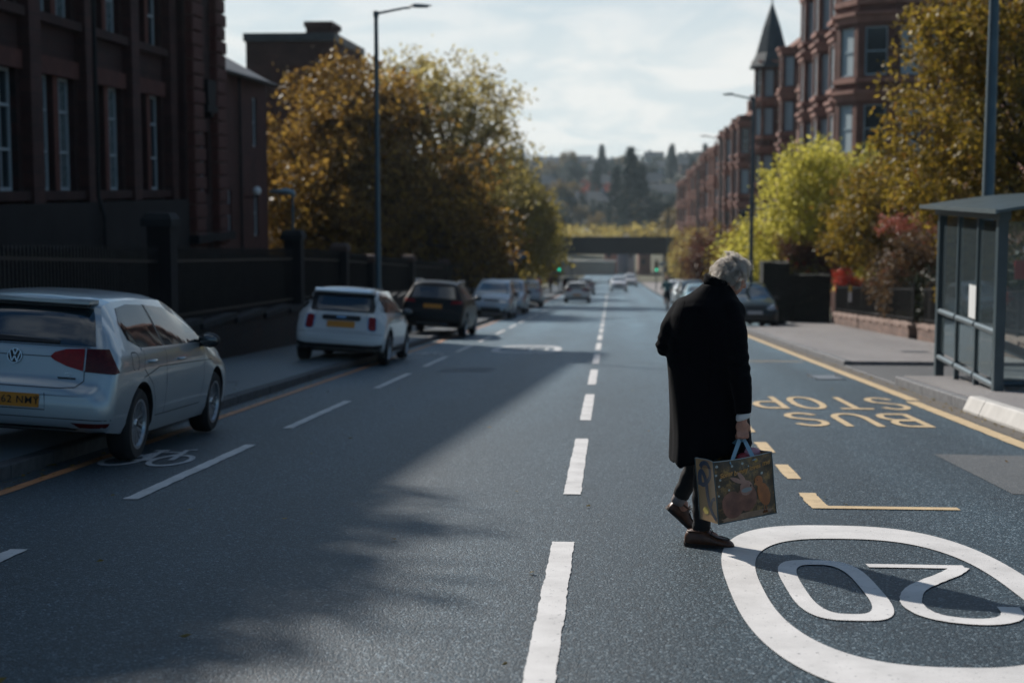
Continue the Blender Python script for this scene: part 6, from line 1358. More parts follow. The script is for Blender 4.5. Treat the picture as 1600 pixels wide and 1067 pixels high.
# left pavement bus stop with canopy
t = thing('bus_stop', 'small dark bus stop canopy with a flag sign far along the left pavement', 'bus stop', (-6.3, 88, zr(88))); z = zr(88)+.1
mb = MB()
for yy in (86.6, 89.6):
    for xx in (-6.9, -5.5): mb.tube([(xx, yy, z), (xx, yy, z+2.45)], .04, 6)
mb.build('posts', m_poled, t); mb = MB(); mb.box(-7.0, -5.25, 86.4, 89.8, z+2.45, z+2.56); mb.build('canopy', mat('canopy_grey', (.16, .22, .25), .5), t)
mb = MB(); mb.tube([(-5.3, 85.6, z), (-5.3, 85.6, z+3.2)], .04, 6); mb.build('sign_pole', m_poled, t); mb = MB(); mb.box(-5.75, -5.3, 85.58, 85.62, z+2.7, z+3.35); mb.build('sign', mat('pink_sign', (.40, .17, .14), .5), t)
mb = MB(); mb.lathe([(.0001, 0), (.26, 0), (.26, .03), (.0001, .03)], 16, Matrix.Translation((-5.0, 85.6, z+3.1)) @ Matrix.Rotation(R(90), 4, 'X')); mb.build('round_sign', mat('blue_sign', (.06, .16, .26), .4), t)
# ---- bus shelter on the right
sh = thing('bus_shelter', 'grey metal and glass bus shelter at the right edge', 'bus shelter', (5.7, 22.2, zr(22.2)+.148))
m_sh = mat('shelter_grey', (.055, .085, .10), .38, .25, var=(4, .2)); m_shl = mat('shelter_rail', (.16, .20, .22), .3, .4, var=(4, .15)); m_gl = glassmat('shelter_glass', (.42, .55, .60), .10)
PY = [24.05, 22.85, 21.65, 20.45]; XS_ = 5.18; zt = 1.12
for i, y in enumerate(PY):
    w_ = .065 if i in (0, 3) else .035; q = MB(); q.box(XS_-w_, XS_+w_, y-w_, y+w_, zr(y)+.12, zt); q.build('post', m_sh, sh)
for y in (20.45, 24.05): q = MB(); q.box(6.62, 6.72, y-.05, y+.05, zr(y)+.12, zt+.12); q.build('post', m_sh, sh)
for i in range(3):
    a, b = PY[i+1]+.05, PY[i]-.05
    for zz_ in (-1.10, -.38):
        q = MB(); q.tube([(XS_-.02, a, zz_), (XS_-.02, b, zz_)], .045, 10); q.build('rail', m_shl, sh, smooth=True, angle=50)
    q = MB(); q.box(XS_-.006, XS_+.006, a, b, -1.02, -.43); q.build('glass_pane', m_gl, sh); q = MB(); q.box(XS_-.006, XS_+.006, a, b, -.33, zt-.02); q.build('glass_pane', m_gl, sh)
for (xa, xb) in ((XS_+.08, 5.9), (5.95, 6.6)):
    q = MB(); q.box(xa, xb, 20.44, 20.455, -1.0, zt-.02); q.build('glass_pane', m_gl, sh)
for zz_ in (-1.06,): q = MB(); q.tube([(XS_+.06, 20.45, zz_), (6.62, 20.45, zz_)], .04, 8); q.build('rail', m_sh, sh)
q = MB(); q.box(5.90, 5.95, 20.42, 20.48, -1.15, zt); q.build('post', m_sh, sh)
for (a, b) in ((20.5, 22.2), (22.3, 24.0)): q = MB(); q.box(6.66, 6.675, a, b, -.9, zt); q.build('glass_pane', m_gl, sh)
q = MB(); q.box(XS_-.075, XS_+.075, 20.3, 24.3, zt, zt+.13); q.build('front_beam', m_sh, sh)
q = MB(); xsr = [4.98+.22*i for i in range(10)]; zf = lambda x: zt+.135+.34*math.sqrt(max(0, 1-((6.96-x)/2.0)**2)) if x > 4.98 else zt+.135
zf = lambda x: zt+.14+.20*math.sin(min(1, (x-4.98)/1.9)*math.pi/2)
vs = []
for x in xsr: vs += [(x, 19.95, zf(x)), (x, 24.75, zf(x)), (x, 19.95, zf(x)-.04), (x, 24.75, zf(x)-.04)]
q.add(vs, [(4*i, 4*i+4, 4*i+5, 4*i+1) for i in range(9)]+[(4*i+2, 4*i+3, 4*i+7, 4*i+6) for i in range(9)]+[(4*i, 4*i+2, 4*i+6, 4*i+4) for i in range(9)]+[(4*i+1, 4*i+5, 4*i+7, 4*i+3) for i in range(9)]+[(0, 1, 3, 2), (36, 38, 39, 37)]); q.build('roof', mat('shelter_roof', (.07, .105, .12), .3, .3, var=(2, .3)), sh, fixn=True)
q = MB(); q.box(4.955, 4.985, 19.93, 24.77, zt+.09, zt+.15); q.build('roof_edge', m_shl, sh)
q = MB(); q.box(5.80, 6.10, 20.9, 23.7, -.86, -.81); q.build('bench_seat', m_shl, sh)
for y in (21.1, 23.4): q = MB(); q.box(5.86, 5.91, y-.025, y+.025, zr(y)+.12, -.87); q.build('bench_leg', m_shl, sh)
t = thing('paper_notice', 'tall white paper notice taped inside the shelter glass', 'notice', (XS_+.02, 21.98, .0)); q = MB(); q.box(XS_-.042, XS_-.037, 21.62, 22.02, -.30, .17); q.build('sheet', mat('paper', (.66, .68, .68), .7), t)
for k in range(5): q = MB(); q.box(XS_-.010, XS_-.008, 21.82, 21.92, -.22+.07*k, -.21+.07*k); 
t = thing('timetable_case', 'pale blue timetable panel behind the first shelter pane', 'timetable', (5.6, 24.0, .2)); q = MB(); q.box(5.32, 5.62, 24.0, 24.03, -.95, .95); q.build('case', m_sh, t); q = MB(); q.box(5.345, 5.595, 23.985, 23.998, -.92, .92); q.build('sheet', mat('timetable_sheet', (.30, .40, .43), .5, var=(7, .3)), t)
t = thing('railing_sign', 'small yellow and white sign hanging on the garden railing', 'sign', (XR+.1, 52.0, zr(52)+1.2)); q = MB(); q.box(XR+.02, XR+.11, 51.99, 52.01, zr(52)+.95, zr(52)+1.3); q.build('lower_half', mat('paper', (.66, .68, .68)), t); q = MB(); q.box(XR+.02, XR+.11, 51.99, 52.01, zr(52)+1.3, zr(52)+1.5); q.build('upper_half', mat('sign_yellow', (.65, .42, .06), .5), t)
t = thing('red_sign', 'red square sign behind the shelter at the right edge', 'sign', (8.3, 31, zr(31)+.5)); q = MB(); q.box(8.12, 8.62, 30.98, 31.02, -.30, .08); q.build('board', mat('red_board', (.42, .02, .02), .5), t); q = MB(); q.tube([(8.37, 31.03, zr(31)+.4), (8.37, 31.03, -.3)], .02, 6); q.build('post', m_blackm, t)
t = thing('white_ball_lamp', 'white ball lamp above the garden railing at the right edge', 'lamp', (8.55, 31.6, zr(31.6)+.5)); q = MB(); q.ball((8.55, 31.6, .28), .11, 14, 9); q.build('globe', MATS['opal_globe'], t, smooth=True); q = MB(); q.tube([(8.55, 31.6, zr(31)+.4), (8.55, 31.6, .2)], .02, 6); q.build('post', m_blackm, t)

# fallen leaves gathered along the kerbs and a few on the carriageway
gl_ = np.random.default_rng(77); P = []
for (xa, xb, ya, yb, n_, h_) in ((-4.74, -4.45, 6, 60, 520, .010), (-7.25, -4.95, 8, 60, 260, .118), (4.2, 4.42, 9, 48, 330, .010), (4.7, 8.0, 9, 48, 300, .14), (-4.4, 4.2, 5, 45, 110, .010)):
    for _ in range(n_):
        x_ = gl_.uniform(xa, xb); y_ = gl_.uniform(ya, yb); 
        if 23.5 < y_ < 29 and x_ > 4.5: continue
        P.append((x_, y_, zr(y_)+h_+(.04 if (x_ > 4.6 and y_ < 23.6) else 0)))
V = []; F = []
for k, p in enumerate(P):
    a_ = gl_.uniform(0, 6.28); s_ = gl_.uniform(.012, .032); c_, s2 = math.cos(a_), math.sin(a_); t1, t2 = gl_.uniform(0, .012), gl_.uniform(0, .012); b_ = len(V)
    for (u_, v_, w_) in ((1, 0, t1), (.2, .55, t2), (-1, 0, .002), (.1, -.6, .001)): V.append((p[0]+s_*(u_*c_-v_*s2), p[1]+s_*(u_*s2+v_*c_), p[2]+w_))
    F.append((b_, b_+1, b_+2, b_+3))
mb = MB(); mb.add(V, F); o = mb.build('fallen_leaves', L_olive); o['kind'] = 'stuff'
# utility covers on the pavements
for (x_, y_, w_, l_, lb) in ((5.9, 15.5, .45, .6, 'rectangular iron cover in the near right pavement'), (6.6, 33.0, .6, .6, 'square iron cover in the right pavement beyond the crossover'), (-5.6, 21.5, .4, .5, 'iron cover in the dark left pavement past the silver car')):
    t = thing('utility_cover', lb, 'manhole cover', (x_, y_, zr(y_)+.1)); h_ = .108 if y_ > 24 or x_ < 0 else .148; q = MB()
    q.add([(x_-w_/2, y_-l_/2, zr(y_-l_/2)+h_+.004), (x_+w_/2, y_-l_/2, zr(y_-l_/2)+h_+.004), (x_+w_/2, y_+l_/2, zr(y_+l_/2)+h_+.004), (x_-w_/2, y_+l_/2, zr(y_+l_/2)+h_+.004)], [(0, 1, 2, 3)]); q.build('frame', m_kerb, t)
    q = MB(); a_ = .03; q.add([(x_-w_/2+a_, y_-l_/2+a_, zr(y_-l_/2+a_)+h_+.008), (x_+w_/2-a_, y_-l_/2+a_, zr(y_-l_/2+a_)+h_+.008), (x_+w_/2-a_, y_+l_/2-a_, zr(y_+l_/2-a_)+h_+.008), (x_-w_/2+a_, y_+l_/2-a_, zr(y_+l_/2-a_)+h_+.008)], [(0, 1, 2, 3)]); q.build('lid', m_iron, t)

# ================================================================ PEOPLE
m_skin = mat('skin', (.40, .20, .14), .5, var=(60, .18), bump=(220, .3, .001)); m_skin.node_tree.nodes['Principled BSDF'].inputs['Subsurface Weight'].default_value = .08
m_coat = mat('black_wool', (.0032, .0038, .0060), .9, spec=.05, var=(30, .3), bump=(420, .5, .001)); m_coat.node_tree.nodes['Principled BSDF'].inputs['Sheen Weight'].default_value = .03
m_trou = mat('black_trousers', (.0045, .005, .007), .85, bump=(300, .4, .001)); m_shoe = mat('brown_leather', (.105, .040, .020), .42, var=(30, .5), bump=(120, .4, .001)); m_sole = mat('dark_sole', (.018, .012, .010), .8)
m_cuff = mat('white_cuff', (.55, .56, .57), .8, bump=(200, .4, .001)); m_sock = mat('grey_sock', (.20, .18, .18), .9)
def cap_(mb, p0, r0, p1, r1, n=16):
    p0, p1 = Vector(p0), Vector(p1); mb.ball(p0, r0, n, 10); mb.ball(p1, r1, n, 10); mb.tube([p0, p1], [r0, r1], n)
def remesh(mb, voxel, sm=6, name='m', ks=.6):
    me = mb.mesh(name, m_skin, fixn=False); o = bpy.data.objects.new('tmp', me); col.objects.link(o)
    a = o.modifiers.new('r', 'REMESH'); a.mode = 'VOXEL'; a.voxel_size = voxel; a.use_smooth_shade = True
    if sm: b = o.modifiers.new('s', 'SMOOTH'); b.iterations = sm; b.factor = ks
    dg = bpy.context.evaluated_depsgraph_get(); dg.update(); res = bpy.data.meshes.new_from_object(o.evaluated_get(dg)); bpy.data.objects.remove(o); res.name = name
    res.materials.clear(); res.polygons.foreach_set('use_smooth', [True]*len(res.polygons)); return res
FX, FY, FZ = .55, 8.93, zr(8.93)+.002
per = thing('person', 'stooped white haired person in a long black coat crossing the road with a carrier bag', 'person', (FX, FY, FZ), local=True)
# head frame: looks right, away and down
hf = Vector((.80, .40, -.46)).normalized(); hl = Vector((0, 0, 1)).cross(hf).normalized(); hu = hf.cross(hl).normalized()
HC = Vector((.178, .055, 1.612)); HS = .86; HM = Matrix(((hf.x*HS, hl.x*HS, hu.x*HS, HC.x), (hf.y*HS, hl.y*HS, hu.y*HS, HC.y), (hf.z*HS, hl.z*HS, hu.z*HS, HC.z), (0, 0, 0, 1)))
def H(x, y, z): return HM @ Vector((x, y, z))
RM = HM.to_3x3().to_4x4()
mb = MB()
mb.ball(H(-.012, 0, .018), (.094, .074, .092), 24, 16, RM); mb.ball(H(.035, 0, -.045), (.060, .056, .068), 20, 12, RM); mb.ball(H(.055, 0, -.092), (.032, .036, .024), 14, 8, RM)      # skull, face, chin
cap_(mb, H(.082, 0, .012), .012, H(.106, 0, -.028), .0155, 10); mb.ball(H(.098, .011, -.032), .010, 8, 6); mb.ball(H(.098, -.011, -.032), .010, 8, 6)                        # nose
cap_(mb, H(.080, -.030, .030), .011, H(.080, .030, .030), .011, 10)                                                                                              # brow
mb.ball(H(.058, .036, -.030), (.028, .022, .024), 10, 8, RM); mb.ball(H(.058, -.036, -.030), (.028, .022, .024), 10, 8, RM)                                                # cheeks
cap_(mb, H(.088, -.018, -.062), .008, H(.088, .018, -.062), .008, 8); cap_(mb, H(.085, -.016, -.074), .0085, H(.085, .016, -.074), .0085, 8)                                # lips
for s in (-1, 1):                                                                                                                                             # ears
    mb.ball(H(-.010, s*.078, -.012), (.022, .010, .034), 12, 8, RM); mb.ball(H(-.012, s*.080, -.040), (.010, .008, .012), 8, 6, RM)
cap_(mb, H(-.035, 0, -.06), .056, (.09, .03, 1.46), .062, 18); cap_(mb, (.09, .03, 1.46), .06, (.03, .02, 1.32), .10, 18)                                                    # neck, shoulders root
cap_(mb, (.03, .02, 1.30), .10, (.04, .03, .95), .10, 18)
HW = Vector((.228, -.155, .800))                                                                                                                               # right wrist
cap_(mb, (.14, -.06, 1.36), .045, (.198, -.125, 1.12), .036, 14); cap_(mb, (.198, -.125, 1.12), .036, HW, .026, 14); cap_(mb, (.03, .0, 1.3), .09, (.14, -.06, 1.36), .05, 14)
PC = HW+Vector((-.006, .0, -.052)); cap_(mb, HW, .026, PC+Vector((0, 0, .02)), .029, 12)
mb.ball(PC, (.040, .020, .044), 16, 10, Matrix.Rotation(R(18), 4, 'Z'))
fd = Vector((math.cos(R(18)), math.sin(R(18)), 0)); fn = Vector((-fd.y, fd.x, 0))
KN = []
for i, (o_, ln) in enumerate(((.031, .88), (.0105, 1.0), (-.0105, .95), (-.031, .78))):      # four fingers, curled under the straps
    k0 = PC+fd*o_+Vector((0, 0, -.036))-fn*.010; k1 = k0-fn*.010*ln+Vector((0, 0, -.026*ln)); k2 = k1+fn*.026*ln+Vector((0, 0, -.010)); k3 = k2+fn*.016*ln+Vector((0, 0, .018*ln))
    cap_(mb, k0, .0098, k1, .0092, 10); cap_(mb, k1, .0092, k2, .0084, 10); cap_(mb, k2, .0084, k3, .0074, 10)
t0 = PC+fd*.034+Vector((0, 0, .006)); t1 = t0+fd*.016+fn*.012+Vector((0, 0, -.026)); t2 = t1-fd*.012+fn*.016+Vector((0, 0, -.024)); cap_(mb, t0, .013, t1, .0105, 10); cap_(mb, t1, .0105, t2, .0088, 10)
# left arm and hand held in front, hidden by the coat
cap_(mb, (-.07, .12, 1.36), .06, (-.20, .07, 1.20), .046, 14); cap_(mb, (-.20, .07, 1.20), .042, (.02, .26, 1.08), .027, 14); mb.ball((.06, .29, 1.07), (.045, .03, .022), 14, 8)
for i in range(4): cap_(mb, (.09, .275+.016*i, 1.07), .009, (.135, .27+.016*i, 1.055), .008, 8)
cap_(mb, (.065, .26, 1.07), .011, (.10, .245, 1.08), .009, 8)
# hips and legs
cap_(mb, (.04, .0, .93), .09, (.035, -.01, .55), .06); cap_(mb, (.035, -.02, .55), .06, (.005, 0, .10), .040); cap_(mb, (.03, .10, .93), .09, (.035, .19, .56), .06); cap_(mb, (.035, .20, .56), .058, (-.115, .30, .24), .038)
mb.ball((.03, -.0, .06), (.08, .035, .035), 12, 8); mb.ball((-.10, .32, .17), (.045, .035, .06), 12, 8)
bme = remesh(mb, .0062, 3, 'body', .5); bme.materials.append(m_skin); bodyo = link_mesh('body', bme, per)
for s in (-1, 1):
    q = MB(); q.ball(H(.079, s*.030, .012), .0125, 12, 8); e_ = q.build('eye', mat('eye_white', (.55, .52, .5), .15), per, smooth=True)
    q = MB(); q.ball(H(.0885, s*.030, .012), (.0045, .006, .006), 10, 6, RM); q.build('iris', mat('iris', (.05, .07, .09), .1), e_, smooth=True)
# nails
# ---- coat
rings = [ # h, cx, cy, rx, ry
 (.545, .055, .05, .245, .215), (.60, .055, .05, .243, .215), (.70, .048, .05, .236, .208), (.80, .040, .045, .232, .200), (.90, .034, .04, .230, .192), (1.0, .028, .035, .229, .185), (1.08, .024, .03, .229, .180),
 (1.16, .021, .025, .229, .180), (1.24, .020, .02, .228, .180), (1.32, .020, .02, .224, .178), (1.385, .022, .02, .214, .170), (1.435, .028, .02, .196, .155), (1.475, .040, .022, .168, .135), (1.51, .055, .026, .132, .112), (1.54, .068, .03, .104, .094), (1.565, .080, .034, .086, .082)]
mb = MB(); n = 72; g = random.Random(4); vs = []
for (h, cx, cy, rx, ry) in rings:
    for k in range(n):
        a = 2*math.pi*k/n; f = max(0, (1.15-h)/.6); fold = 1+f*(.030*math.sin(5*a+.7)+.022*math.sin(8*a+2.0)+.012*math.sin(13*a))+.010*math.sin(3*a+h*9); e = 2.5; c, s = math.cos(a), math.sin(a)
        yaw = R(-14)*max(0, min(1, (h-1.1)/.3)); x = rx*math.copysign(abs(c)**(2/e), c)*fold; y = ry*math.copysign(abs(s)**(2/e), s)*fold
        hz_ = h+(.018*math.sin(4*a+1)+.012*math.sin(9*a)+.05*c if h < .56 else 0)
        vs.append((cx+x*math.cos(yaw)-y*math.sin(yaw), cy+x*math.sin(yaw)+y*math.cos(yaw), hz_))
N = len(rings); fs = [(i*n+k, i*n+(k+1) % n, (i+1)*n+(k+1) % n, (i+1)*n+k) for i in range(N-1) for k in range(n)]+[tuple(range(n-1, -1, -1)), tuple(range((N-1)*n, N*n))]
mb.add(vs, fs)
# sleeves
cap_(mb, (-.105, .06, 1.40), .088, (-.175, .03, 1.30), .080); cap_(mb, (-.175, .03, 1.30), .076, (-.212, .035, 1.215), .060); mb.ball((-.226, .04, 1.195), (.048, .06, .058), 16, 10); cap_(mb, (-.21, .045, 1.20), .06, (.0, .24, 1.09), .050)
cap_(mb, (.135, -.06, 1.41), .090, (.175, -.10, 1.27), .080); cap_(mb, (.175, -.10, 1.27), .076, (.196, -.125, 1.12), .068); cap_(mb, (.196, -.125, 1.12), .066, (.216, -.148, .98), .066); cap_(mb, (.216, -.148, .98), .066, (.228, -.156, .885), .052)
mb.tube([(.224, -.154, .93), (.2285, -.156, .825)], [.058, .047], 20)
mb.ball((.15, -.02, 1.40), (.10, .11, .09), 16, 10); mb.ball((-.06, .03, 1.43), (.11, .12, .07), 16, 10); mb.ball((.0, .0, 1.42), (.15, .14, .075), 18, 10)
cme = remesh(mb, .0085, 5, 'coat', .55); nv = len(cme.vertices); co = np.empty(nv*3); cme.vertices.foreach_get('co', co); co = co.reshape(-1, 3)
no = np.empty(nv*3); cme.vertices.foreach_get('normal', no); no = no.reshape(-1, 3)
for i in range(nv):
    p = Vector(co[i]); d = noise.noise(Vector((p.x*5, p.y*5, p.z*2.2)))*.007+noise.noise(Vector((p.x*14+3, p.y*14, p.z*6)))*.0028
    if p.x > .14 and p.y < -.05 and p.z < 1.3: d += .0045*math.sin(p.z*95+math.sin(p.x*40)*1.5)*max(0, 1-abs(p.z-1.1)/.16)
    if p.x < -.15 and p.z > 1.1 and p.z < 1.3: d += .005*math.sin((p.z+p.x*.6)*110)*max(0, 1-abs(p.z-1.2)/.1)
    co[i] += no[i]*d
cme.vertices.foreach_set('co', co.reshape(-1)); cme.update(); cme.materials.append(m_coat); coat = link_mesh('coat', cme, per)
cbv = BVHTree.FromPolygons([v.co[:] for v in cme.vertices], [tuple(p.vertices) for p in cme.polygons])
# turned-up collar: a folded band round the neck, open at the front
mb = MB(); n = 40; vs = []
for k in range(n+1):
    a = R(-32)+R(304)*k/n+R(30); ca, sa = math.cos(a), math.sin(a); tip = .012*math.cos(a*1.0)
    cx, cy = .092, .036
    for (r_, h_) in ((.088, 1.525), (.092, 1.555), (.086, 1.592), (.078, 1.600), (.074, 1.585), (.078, 1.54)):
        vs.append((cx+r_*ca*1.0, cy+r_*sa*.98, h_-.35*(r_*ca)-.003*math.sin(a*7)))
mb.add(vs, [(6*i+k, 6*i+6+k, 6*i+6+(k+1) % 6, 6*i+(k+1) % 6) for i in range(n) for k in range(6)]+[(0, 1, 2, 3, 4, 5), (6*n+5, 6*n+4, 6*n+3, 6*n+2, 6*n+1, 6*n)])
mb.build('collar', m_coat, coat, smooth=True, fixn=True)
def seam(path, nm='seam'):
    P = []
    for (x, h) in path:
        hit = cbv.ray_cast(Vector((x, -3, h)), Vector((0, 1, 0)))
        if hit[0]: P.append(hit[0]+Vector((0, .0008, 0)))
    mb = MB(); mb.tube(P, .0022, 5); return mb.build(nm, mat('seam_thread', (.0016, .0018, .003), .95, spec=.05), coat, smooth=True)
seam([(.035+(-.035-.0)*0-.12*math.sin(t*1.5), 1.545-.30*t-.12*t*t) for t in np.linspace(0, 1, 22)]); seam([(-.10-.075*math.sin(t*1.6), 1.50-.34*t) for t in np.linspace(.05, 1, 20)]); seam([(.03+.004*math.sin(t*7), 1.2-.62*t) for t in np.linspace(0, 1, 30)], 'back_vent')
# cuff
mb = MB(); vs = []; n = 28
for k in range(n):
    a = 2*math.pi*k/n
    for r_, h_ in ((.036, .79), (.042, .795), (.043, .818), (.037, .832)): vs.append((HW.x+.001+r_*math.cos(a), HW.y+r_*math.sin(a)*.95, h_+.012*math.cos(a)))
mb.add(vs, [(4*i+k, 4*((i+1) % n)+k, 4*((i+1) % n)+k+1, 4*i+k+1) for i in range(n) for k in range(3)]); mb.build('shirt_cuff', m_cuff, per, smooth=True, fixn=True)
# trousers
mb = MB(); cap_(mb, (.035, -.02, .62), .082, (.012, -.002, .32), .060); mb.tube([(.012, -.002, .36), (.004, 0, .095)], [.062, .052], 18); cap_(mb, (.035, .19, .66), .085, (-.02, .235, .44), .070); mb.tube([(-.01, .228, .47), (-.108, .293, .235)], [.068, .050], 18); cap_(mb, (.04, 0, .66), .10, (.04, .18, .66), .10)
tm = remesh(mb, .008, 3, 'trousers', .5); tm.materials.append(m_trou)
for v in tm.vertices: v.co += v.normal*(noise.noise(Vector((v.co.x*16, v.co.y*16, v.co.z*9)))*.006+.0022*math.sin(v.co.z*70))
link_mesh('trousers', tm, per)
# shoes: sole + upper, lofted along the foot
def shoe(M_):
    st = [(-.135, .020, .055, .040), (-.125, .034, .082, .055), (-.10, .040, .098, .060), (-.06, .041, .104, .060), (-.02, .041, .100, .055), (.02, .044, .086, .045), (.06, .049, .068, .040), (.10, .050, .056, .034), (.135, .043, .046, .028), (.155, .030, .036, .022), (.165, .014, .026, .016)]
    mb = MB(); n = 20; vs = []
    for (x, w, h, b) in st:
        for k in range(n):
            a = 2*math.pi*k/n; c, s = math.cos(a), math.sin(a); y = w*math.copysign(abs(c)**.75, c); z = .016+(h-.016)*(s if s > 0 else s*.12)**1 if s > 0 else .016+s*.004
            if s > 0: z = .016+(h-.016)*s**.8
            vs.append(M_ @ Vector((x, y, z)))
    N = len(st); mb.add(vs, [(i*n+k, i*n+(k+1) % n, (i+1)*n+(k+1) % n, (i+1)*n+k) for i in range(N-1) for k in range(n)]+[tuple(range(n)), tuple(range(N*n-1, (N-1)*n-1, -1))])
    o = mb.build('shoe', m_shoe, per, smooth=True, fixn=True)
    mb = MB(); vs = []
    for z in (0.0, .019):
        for side in (1, -1):
            for (x, w, h, b) in (st if side > 0 else st[::-1]): vs.append(M_ @ Vector((x*1.02, side*(w+.004)*(1 if abs(x) < .11 else .9), z)))
    m2 = len(st)*2; mb.add(vs, [(k, (k+1) % m2, m2+(k+1) % m2, m2+k) for k in range(m2)]+[tuple(range(m2)), tuple(range(2*m2-1, m2-1, -1))]); mb.build('sole', m_sole, o, fixn=True)
    mb = MB(); U = [(.125, .032), (.12, -.030), (.07, -.040), (.03, -.034), (.03, .034), (.07, .040)]
    mb.tube([M_ @ Vector(p) for p in [(.02, .030, .080), (.06, .036, .062), (.105, .031, .055), (.135, .012, .052), (.138, -.012, .052), (.105, -.031, .055), (.06, -.036, .062), (.02, -.030, .080)]], .0035, 6); mb.build('apron_seam', m_sole, o, smooth=True)
    mb = MB()
    for k, x in enumerate((.005, .022, .040)): mb.tube([M_ @ Vector(p) for p in [(x, -.028, .090-.018*k), (x+.008, 0, .104-.016*k), (x, .028, .090-.018*k)]], .003, 5)
    mb.tube([M_ @ Vector(p) for p in [(.0, 0, .108), (.022, -.022, .118), (.040, -.034, .094), (.015, -.012, .104)]], .0028, 5); mb.tube([M_ @ Vector(p) for p in [(.0, 0, .108), (-.004, .024, .118), (.010, .036, .098), (.0, .01, .104)]], .0028, 5)
    mb.build('laces', m_sole, o, smooth=True)
    mb = MB(); mb.tube([M_ @ Vector((-.055+.062*math.cos(a), .038*math.sin(a), .093+.006*math.cos(a))) for a in np.linspace(0, 2*math.pi, 25)], .0065, 6); mb.build('topline', m_shoe, o, smooth=True)
    return o
shoe(Matrix.Translation((.035, -.012, .001)) @ Matrix.Rotation(R(-6), 4, 'Z') @ Matrix.Rotation(R(2.0), 4, 'Y') @ Matrix.Diagonal((.98, 1, 1, 1)))
shoe(Matrix.Translation((-.118, .325, .082)) @ Matrix.Rotation(R(8), 4, 'Z') @ Matrix.Rotation(R(43), 4, 'Y') @ Matrix.Diagonal((.80, 1, 1, 1)))
q = MB(); q.tube([(-.100, .288, .255), (-.128, .305, .195)], [.043, .042], 16); q.build('sock', m_sock, per, smooth=True)
# ---- hair: cap plus thousands of fine curls
m_hair = leafmat('white_hair', [(.86, .84, .82), (.93, .91, .88), (.78, .72, .64), (.95, .94, .94)], .84, .4); m_hair2 = mat('hair_underlayer', (.74, .70, .66), .75, bump=(90, 1, .004))
mb = MB(); mb.ball(H(-.020, 0, .022), (.096, .081, .092), 28, 18, RM); mb.ball(H(-.055, 0, -.030), (.058, .072, .062), 20, 12, RM)
hm = remesh(mb, .006, 4, 'hair', .6); hm.materials.append(m_hair2)
for v in hm.vertices: v.co += v.normal*(.012*noise.noise(v.co*38)+.006*noise.noise(v.co*90))
hair = link_mesh('hair', hm, per)
def strands(nS, seed, lo, hi, rad, wild=1.0, nlock=150):
    """fine hairs gathered in curling locks"""
    g = np.random.default_rng(seed); V = []; F = []; K = 8; locks = []
    while len(locks) < nlock:
        d = Vector(g.normal(0, 1, 3)).normalized()
        if (d.x > .66 and d.z < .50) or d.z < -.66 or (abs(d.y) > .72 and d.x > .08 and -.55 < d.z < .12): continue
        flow = Vector((-.25+g.normal(0, .25), d.y*.5+g.normal(0, .3), -.80)).normalized() if d.z < .62 else Vector((g.normal(0, .8)-.1, g.normal(0, .8), .05)).normalized()
        locks.append((d, flow, g.uniform(lo, hi), g.uniform(0, 6.28), g.uniform(.006, .013)*(.6+.4*wild), g.uniform(.5, 1.15), g.uniform(.0, .020)))
    for s in range(nS):
        d0, flow, L, ph, cr_, fr, lift = locks[int(g.integers(nlock))]; d = (d0+Vector(g.normal(0, .11*wild, 3))).normalized(); L *= g.uniform(.8, 1.15)
        base = Vector((-.022+d.x*.094, d.y*.080, .020+d.z*.090)); tw = d.cross(flow); tw = tw.normalized() if tw.length > .01 else Vector((0, 1, 0)); c3 = d.cross(tw); pts = []; ph2 = ph+g.normal(0, .22); j_ = Vector(g.normal(0, .0022, 3))
        for k in range(K):
            t = k/(K-1); cen = base.lerp(Vector((-.022+d0.x*.094, d0.y*.080, .020+d0.z*.090)), .45*t)
            p = cen+d*((.012+lift)*math.sin(t*2.4)+.003)+flow*L*t*.85+(tw*math.sin(ph2+t*6.28*fr)+d*.8*math.cos(ph2+t*6.28*fr))*cr_*(.3+.9*t)+j_*t*wild
            q = Vector((p.x+.022, p.y, p.z-.020)); e = math.sqrt((q.x/.096)**2+(q.y/.081)**2+(q.z/.092)**2)
            if e < 1.02: q = q*(1.02/e); p = Vector((q.x-.022, q.y, q.z+.020))
            pts.append(HM @ p)
        b = len(V)
        for k, p in enumerate(pts):
            r_ = rad*(1-.7*k/(K-1)); dd = (pts[min(k+1, K-1)]-pts[max(k-1, 0)]).normalized(); u = dd.cross(Vector((.3, -.8, .5))).normalized(); w_ = dd.cross(u)
            V += [p+u*r_, p-u*r_*.5+w_*r_*.87, p-u*r_*.5-w_*r_*.87]
        for k in range(K-1):
            for j in range(3): F.append((b+3*k+j, b+3*k+(j+1) % 3, b+3*k+3+(j+1) % 3, b+3*k+3+j))
    mb = MB(); mb.add(V, F); return mb
strands(7000, 3, .030, .070, .00075, 1.0, 170).build('curls', m_hair, hair, smooth=True)['kind'] = 'stuff'
strands(900, 5, .035, .080, .0006, 2.4, 120).build('flyaway_hair', m_hair, hair, smooth=True)['kind'] = 'stuff'
# the forelock on the side looked towards
per.location = (FX, FY, FZ)
